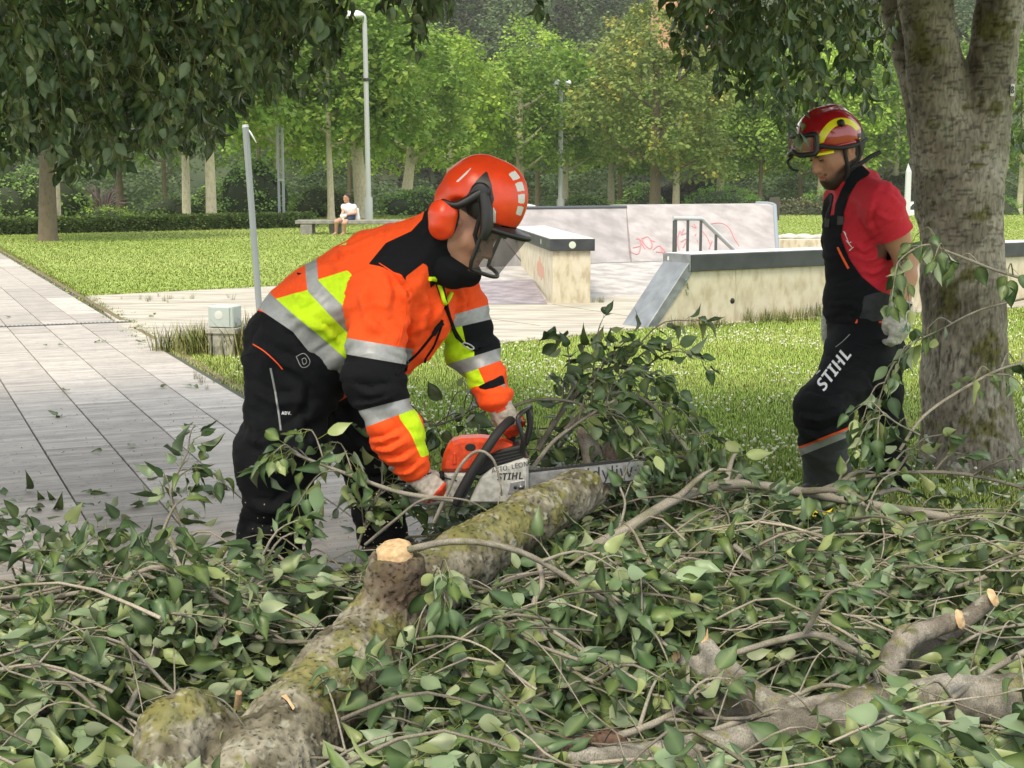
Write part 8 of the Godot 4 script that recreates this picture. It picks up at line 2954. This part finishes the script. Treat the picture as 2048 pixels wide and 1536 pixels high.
	# branches that one can pick out
	var B := [
		["long smooth grey bough arching from behind the log to the right edge", [[1085, 1150, 4.55], [1240, 1065, 4.75], [1370, 990, 4.95], [1480, 968, 5.1], [1610, 985, 5.15], [1800, 1020, 5.1], [2070, 1062, 5.0]], 0.02, 0.017, 7, 0.4, 0.034, 0.5, 0.3],
		["thin arching twig lying across the mossy log from the sawn stub", [[815, 1100, 3.95], [900, 1083, 3.95], [980, 1088, 3.95], [1060, 1112, 3.98], [1150, 1165, 4.0], [1245, 1225, 4.0], [1330, 1290, 3.95]], 0.011, 0.007, 3, 0.25, 0.034, 0.5, 0.5],
		["hooked twig in front of the chainsaw's front handle", [[868, 1045, 4.7], [895, 985, 4.68], [922, 930, 4.66], [955, 902, 4.66], [985, 918, 4.68], [999, 960, 4.7], [1003, 992, 4.7]], 0.0075, 0.0035, 1, 0.1, 0.03, 0.8, 0.55],
		["twig with drooping leaves in front of the sawyer's near knee", [[905, 1000, 4.6], [800, 985, 4.55], [700, 950, 4.5], [620, 920, 4.46], [585, 905, 4.45]], 0.009, 0.0035, 7, 0.17, 0.028, 0.9, 0.4],
		["arching twig below the right glove in front of the saw handle", [[730, 1090, 4.6], [790, 1040, 4.58], [850, 998, 4.56], [930, 1000, 4.58], [975, 1022, 4.6]], 0.006, 0.003, 0, 0.16, 0.03, 0.7, 0.5],
		["upright leafy sprig standing against the paving at left", [[430, 1150, 4.75], [370, 1060, 4.72], [342, 990, 4.7], [358, 940, 4.7], [388, 880, 4.7]], 0.008, 0.0025, 5, 0.15, 0.045, 0.6, 0.35],
		["curled grey branch end looping up at left of the near boot", [[352, 1175, 4.5], [318, 1120, 4.5], [322, 1072, 4.5], [345, 1085, 4.48], [362, 1150, 4.4], [365, 1260, 4.2]], 0.01, 0.008, 3, 0.2, 0.032, 0.4, 0.3],
		["straight pale cut branch rising right from left of the log's fork", [[378, 1375, 3.75], [430, 1290, 3.9], [465, 1205, 4.05], [525, 1150, 4.15]], 0.013, 0.006, 5, 0.24, 0.03, 0.5, 0.55],
		["long pale twig reaching across the left leaves toward the near boot", [[85, 1202, 4.3], [190, 1210, 4.25], [250, 1240, 4.2], [350, 1262, 4.15], [460, 1262, 4.1]], 0.006, 0.003, 5, 0.2, 0.03, 0.5, 0.3],
		["dark bent branch at the left bottom corner", [[0, 1320, 3.8], [60, 1380, 3.7], [95, 1420, 3.62], [120, 1300, 3.9], [90, 1240, 4.0]], 0.013, 0.006, 5, 0.25, 0.03, 0.5, 0.3],
		["leafy top of the mound behind the chainsaw", [[1075, 900, 5.45], [1120, 830, 5.5], [1180, 760, 5.55], [1240, 735, 5.55], [1300, 760, 5.5]], 0.012, 0.005, 13, 0.32, 0.028, 0.55, 0.2],
		["arched leafy branch falling to the right of the mound", [[1130, 860, 5.4], [1210, 790, 5.45], [1290, 800, 5.5], [1350, 870, 5.5], [1400, 950, 5.5]], 0.01, 0.004, 11, 0.3, 0.028, 0.7, 0.2],
		["twigs fanning up from the bar behind the front hand", [[1062, 940, 5.15], [1110, 880, 5.2], [1180, 830, 5.25], [1230, 800, 5.25]], 0.009, 0.004, 7, 0.22, 0.05, 0.5, 0.45],
		["drooping leafy twig between the sawyer's two arms", [[800, 795, 5.75], [830, 820, 5.7], [860, 850, 5.66], [905, 840, 5.64], [960, 810, 5.6]], 0.008, 0.003, 7, 0.18, 0.03, 0.7, 0.2],
		["pale twig bending over the mound beside the left glove", [[1010, 820, 5.3], [1070, 800, 5.3], [1150, 805, 5.35], [1220, 840, 5.35], [1260, 900, 5.3]], 0.007, 0.004, 6, 0.24, 0.03, 0.6, 0.4],
		["overhanging leafy branch in front of the great trunk at elbow height", [[2090, 570, 5.2], [1990, 540, 5.15], [1900, 505, 5.1], [1850, 490, 5.1], [1800, 520, 5.1], [1790, 560, 5.1]], 0.0065, 0.0025, 7, 0.15, 0.036, 1.5, 0.1],
		["thin branch crossing the great trunk below the white glove", [[2080, 590, 5.4], [1960, 620, 5.35], [1880, 660, 5.3], [1820, 690, 5.3], [1780, 740, 5.3], [1755, 810, 5.3]], 0.005, 0.0025, 5, 0.13, 0.04, 1.5, 0.35],
		["rising twig with hanging leaves in front of the trunk's foot", [[1800, 900, 5.2], [1850, 830, 5.2], [1940, 770, 5.25], [2010, 735, 5.25], [2080, 720, 5.25]], 0.0065, 0.005, 5, 0.17, 0.04, 1.3, 0.5],
		["leaf cluster hanging before the rear leg of the person in red", [[1840, 870, 5.2], [1800, 850, 5.15], [1765, 830, 5.1], [1755, 850, 5.1]], 0.004, 0.0025, 5, 0.12, 0.03, 1.5, 0.2],
		["two parallel stems running from the boot to the right edge", [[1590, 1000, 5.6], [1700, 960, 5.6], [1820, 945, 5.6], [1940, 950, 5.55], [2080, 985, 5.5]], 0.009, 0.007, 6, 0.28, 0.03, 0.5, 0.2],
		["grey forked twig shaped like a Y in the middle of the pile", [[1075, 1120, 4.1], [1085, 1165, 4.0], [1068, 1210, 3.95], [1085, 1270, 3.85], [1130, 1330, 3.75], [1190, 1365, 3.7], [1290, 1375, 3.7]], 0.009, 0.007, 3, 0.22, 0.032, 0.4, 0.5],
		["long thin twig sweeping over the pile's middle to the right", [[975, 1215, 4.1], [1010, 1160, 4.1], [1100, 1145, 4.15], [1240, 1150, 4.2], [1380, 1175, 4.2], [1500, 1170, 4.25]], 0.007, 0.004, 6, 0.24, 0.03, 0.5, 0.3],
		["bowed branch bridging the hollow above the lower right limb", [[1460, 1310, 3.8], [1560, 1280, 3.78], [1640, 1270, 3.74], [1720, 1310, 3.68], [1812, 1372, 3.6]], 0.009, 0.011, 3, 0.22, 0.032, 0.4, 0.4],
		["straight dark stem slanting through the right half of the pile", [[1440, 1215, 4.3], [1520, 1220, 4.25], [1640, 1260, 4.2], [1690, 1275, 4.15], [1800, 1300, 4.1]], 0.008, 0.006, 5, 0.24, 0.03, 0.5, 0.3],
		["thin stems rising left to right above the long grey bough", [[1250, 1200, 4.6], [1400, 1130, 4.7], [1560, 1080, 4.8], [1740, 1040, 4.85]], 0.009, 0.005, 8, 0.28, 0.03, 0.5, 0.2],
		["curved branch with a snapped tip at the bottom centre", [[925, 1340, 3.65], [960, 1400, 3.55], [1010, 1460, 3.45], [1080, 1520, 3.36]], 0.012, 0.012, 3, 0.22, 0.032, 0.4, 0.3],
		["grey branch along the bottom from the barked log to the right", [[1160, 1490, 3.45], [1260, 1465, 3.48], [1340, 1430, 3.52], [1420, 1370, 3.6]], 0.012, 0.008, 4, 0.24, 0.03, 0.5, 0.3],
		["leafy spray lying over the right limb at the lower right corner", [[2080, 1290, 3.7], [2000, 1330, 3.6], [1900, 1400, 3.45], [1830, 1470, 3.4]], 0.01, 0.006, 4, 0.26, 0.03, 0.6, 0.2],
		["pale bushy tuft of leaves in front of the lower trunk at bottom centre", [[830, 1500, 3.5], [800, 1440, 3.52], [790, 1390, 3.55], [800, 1340, 3.6]], 0.007, 0.003, 8, 0.18, 0.024, 0.6, 0.2],
		["leaf spray drooping beside the sawn stub", [[900, 1170, 4.0], [870, 1150, 3.95], [858, 1180, 3.9], [870, 1230, 3.88]], 0.006, 0.003, 6, 0.17, 0.026, 1.1, 0.2],
		["heap of pale green leaves beside the near boot at left", [[440, 1235, 4.5], [360, 1180, 4.6], [260, 1140, 4.7], [150, 1140, 4.75]], 0.01, 0.004, 12, 0.22, 0.024, 0.4, 0.05],
		["leafy branch at the left edge lying on the paving", [[260, 1180, 4.6], [120, 1140, 4.7], [10, 1110, 4.8], [-80, 1090, 4.85]], 0.01, 0.004, 11, 0.26, 0.026, 0.4, 0.1],
		["big leaved twig close to the camera left of the fork", [[240, 1450, 3.5], [290, 1350, 3.7], [320, 1290, 3.85], [370, 1230, 3.95]], 0.009, 0.004, 8, 0.22, 0.028, 0.6, 0.2],
		["dark twig sticking up beside the far boot", [[700, 1160, 4.9], [720, 1080, 4.95], [745, 1010, 5.0], [770, 960, 5.0]], 0.006, 0.003, 6, 0.2, 0.03, 0.6, 0.3],
		["leafy twigs in the gap between the log and the bar", [[1230, 1080, 4.75], [1250, 1010, 4.8], [1240, 960, 4.85], [1290, 930, 4.95]], 0.006, 0.003, 5, 0.16, 0.045, 0.9, 0.4],
	]
	for i in B.size():
		var q: Array = B[i]
		leafy("cut_branch", q[0], sight(q[1]), q[2], q[3], q[4], q[5], q[6], q[7], 900 + i, "cut poplar branches in the brush pile", q[8])
	# more of the same heap
	for i in 44:
		var x := r.randf_range(-1.9, 2.1)
		var z := r.randf_range(-6.0, -3.3)
		if absf(x) > -z * 0.36: x *= 0.6
		var a := r.randf_range(-0.6, 0.6) + (PI if r.randf() < 0.55 else 0.0)
		var l := r.randf_range(0.5, 1.0)
		var dv := Vector3(cos(a), 0, sin(a)) * l
		var path := []
		for k in 5:
			var p := Vector3(x, 0, z) + dv * (k / 4.0 - 0.5) + Vector3(0, 0, r.randf_range(-0.06, 0.06))
			path.append(p + Vector3(0, maxf(pile_h(p.x, p.z) * r.randf_range(0.75, 1.02), 0.03) + 0.04 * sin(k * 0.8), 0))
		if pile_h(x, z) < 0.1 or x < -0.2 and z < -4.4: continue
		leafy("cut_branch", "leafy cut poplar branch tangled among many others in the brush pile", path, r.randf_range(0.006, 0.012), 0.0035, r.randi_range(5, 8), 0.22, 0.034, 0.35, 1000 + i, "tangled branches of the brush pile", 0.12)
	# single leaves blown on the paving, chips and sawdust
	var sp := [[110, 700], [330, 780], [125, 790], [130, 843], [240, 910], [185, 1000], [280, 662], [288, 690], [300, 640], [370, 780], [20, 640], [210, 690]]
	for i in sp.size():
		var g := ground_at(sp[i][0], sp[i][1])
		for k in 2:
			var xf := leaf_at(g + Vector3(r.randf_range(-0.05, 0.05), 0.028, r.randf_range(-0.05, 0.05)), Vector3(r.randf_range(-1, 1), 0.12, r.randf_range(-1, 1)), Vector3(0.2, 1, 0.3), r.randf_range(0.8, 1.1))
			var o := obj("fallen_leaf", leaf_meshes[r.randi_range(0, 6)], leaf_mats[1], null, xf)
			tag(o, "single green leaf fallen on the bare paving away from the pile", "leaf", "loose leaves on the paving")
	var ch := []
	var ct := []
	var chip := box(Vector3(0.006, 0.0025, 0.004), 0.0004)
	for i in 900:
		var p: Vector3
		if i < 420:
			var s := at(860, 1010, 4.9)
			var u := r.randf()
			p = s + Vector3(-u * 1.0 + r.randfn() * 0.08, -0.5 * u * u + r.randfn() * 0.09 - 0.06, u * 0.1 + r.randfn() * 0.1)
			p.y = maxf(p.y, 0.03)
		else:
			p = Vector3(r.randf_range(-3.0, -0.3), 0.025, r.randf_range(-9.5, -5.0))
		ch.append(Transform3D(Basis(Vector3(r.randf_range(-1, 1), 1, r.randf_range(-1, 1)).normalized(), r.randf() * TAU).scaled(Vector3.ONE * r.randf_range(0.4, 1.2)), p))
		ct.append(Color(0.55, 0.45, 0.3) * r.randf_range(0.6, 1.1) if i < 420 else Color(0.2, 0.16, 0.11) * r.randf_range(0.5, 1.4))
	scatter("sawdust", mk(chip), mat("chip", Color.WHITE, 0.9, {"vc": 1}), ch, ct)
	tag(obj("yellow_leaf", leaf_meshes[3], mat("yellow_leaf", lin(0.95, 0.75, 0.02), 0.6), null, leaf_at(at(1600, 1045, 5.3), Vector3(0.9, 0.5, 0), Vector3(0, 0.5, 1), 1.3)), "bright yellow leaf lying in the brush beside the boots of the person in red", "leaf")
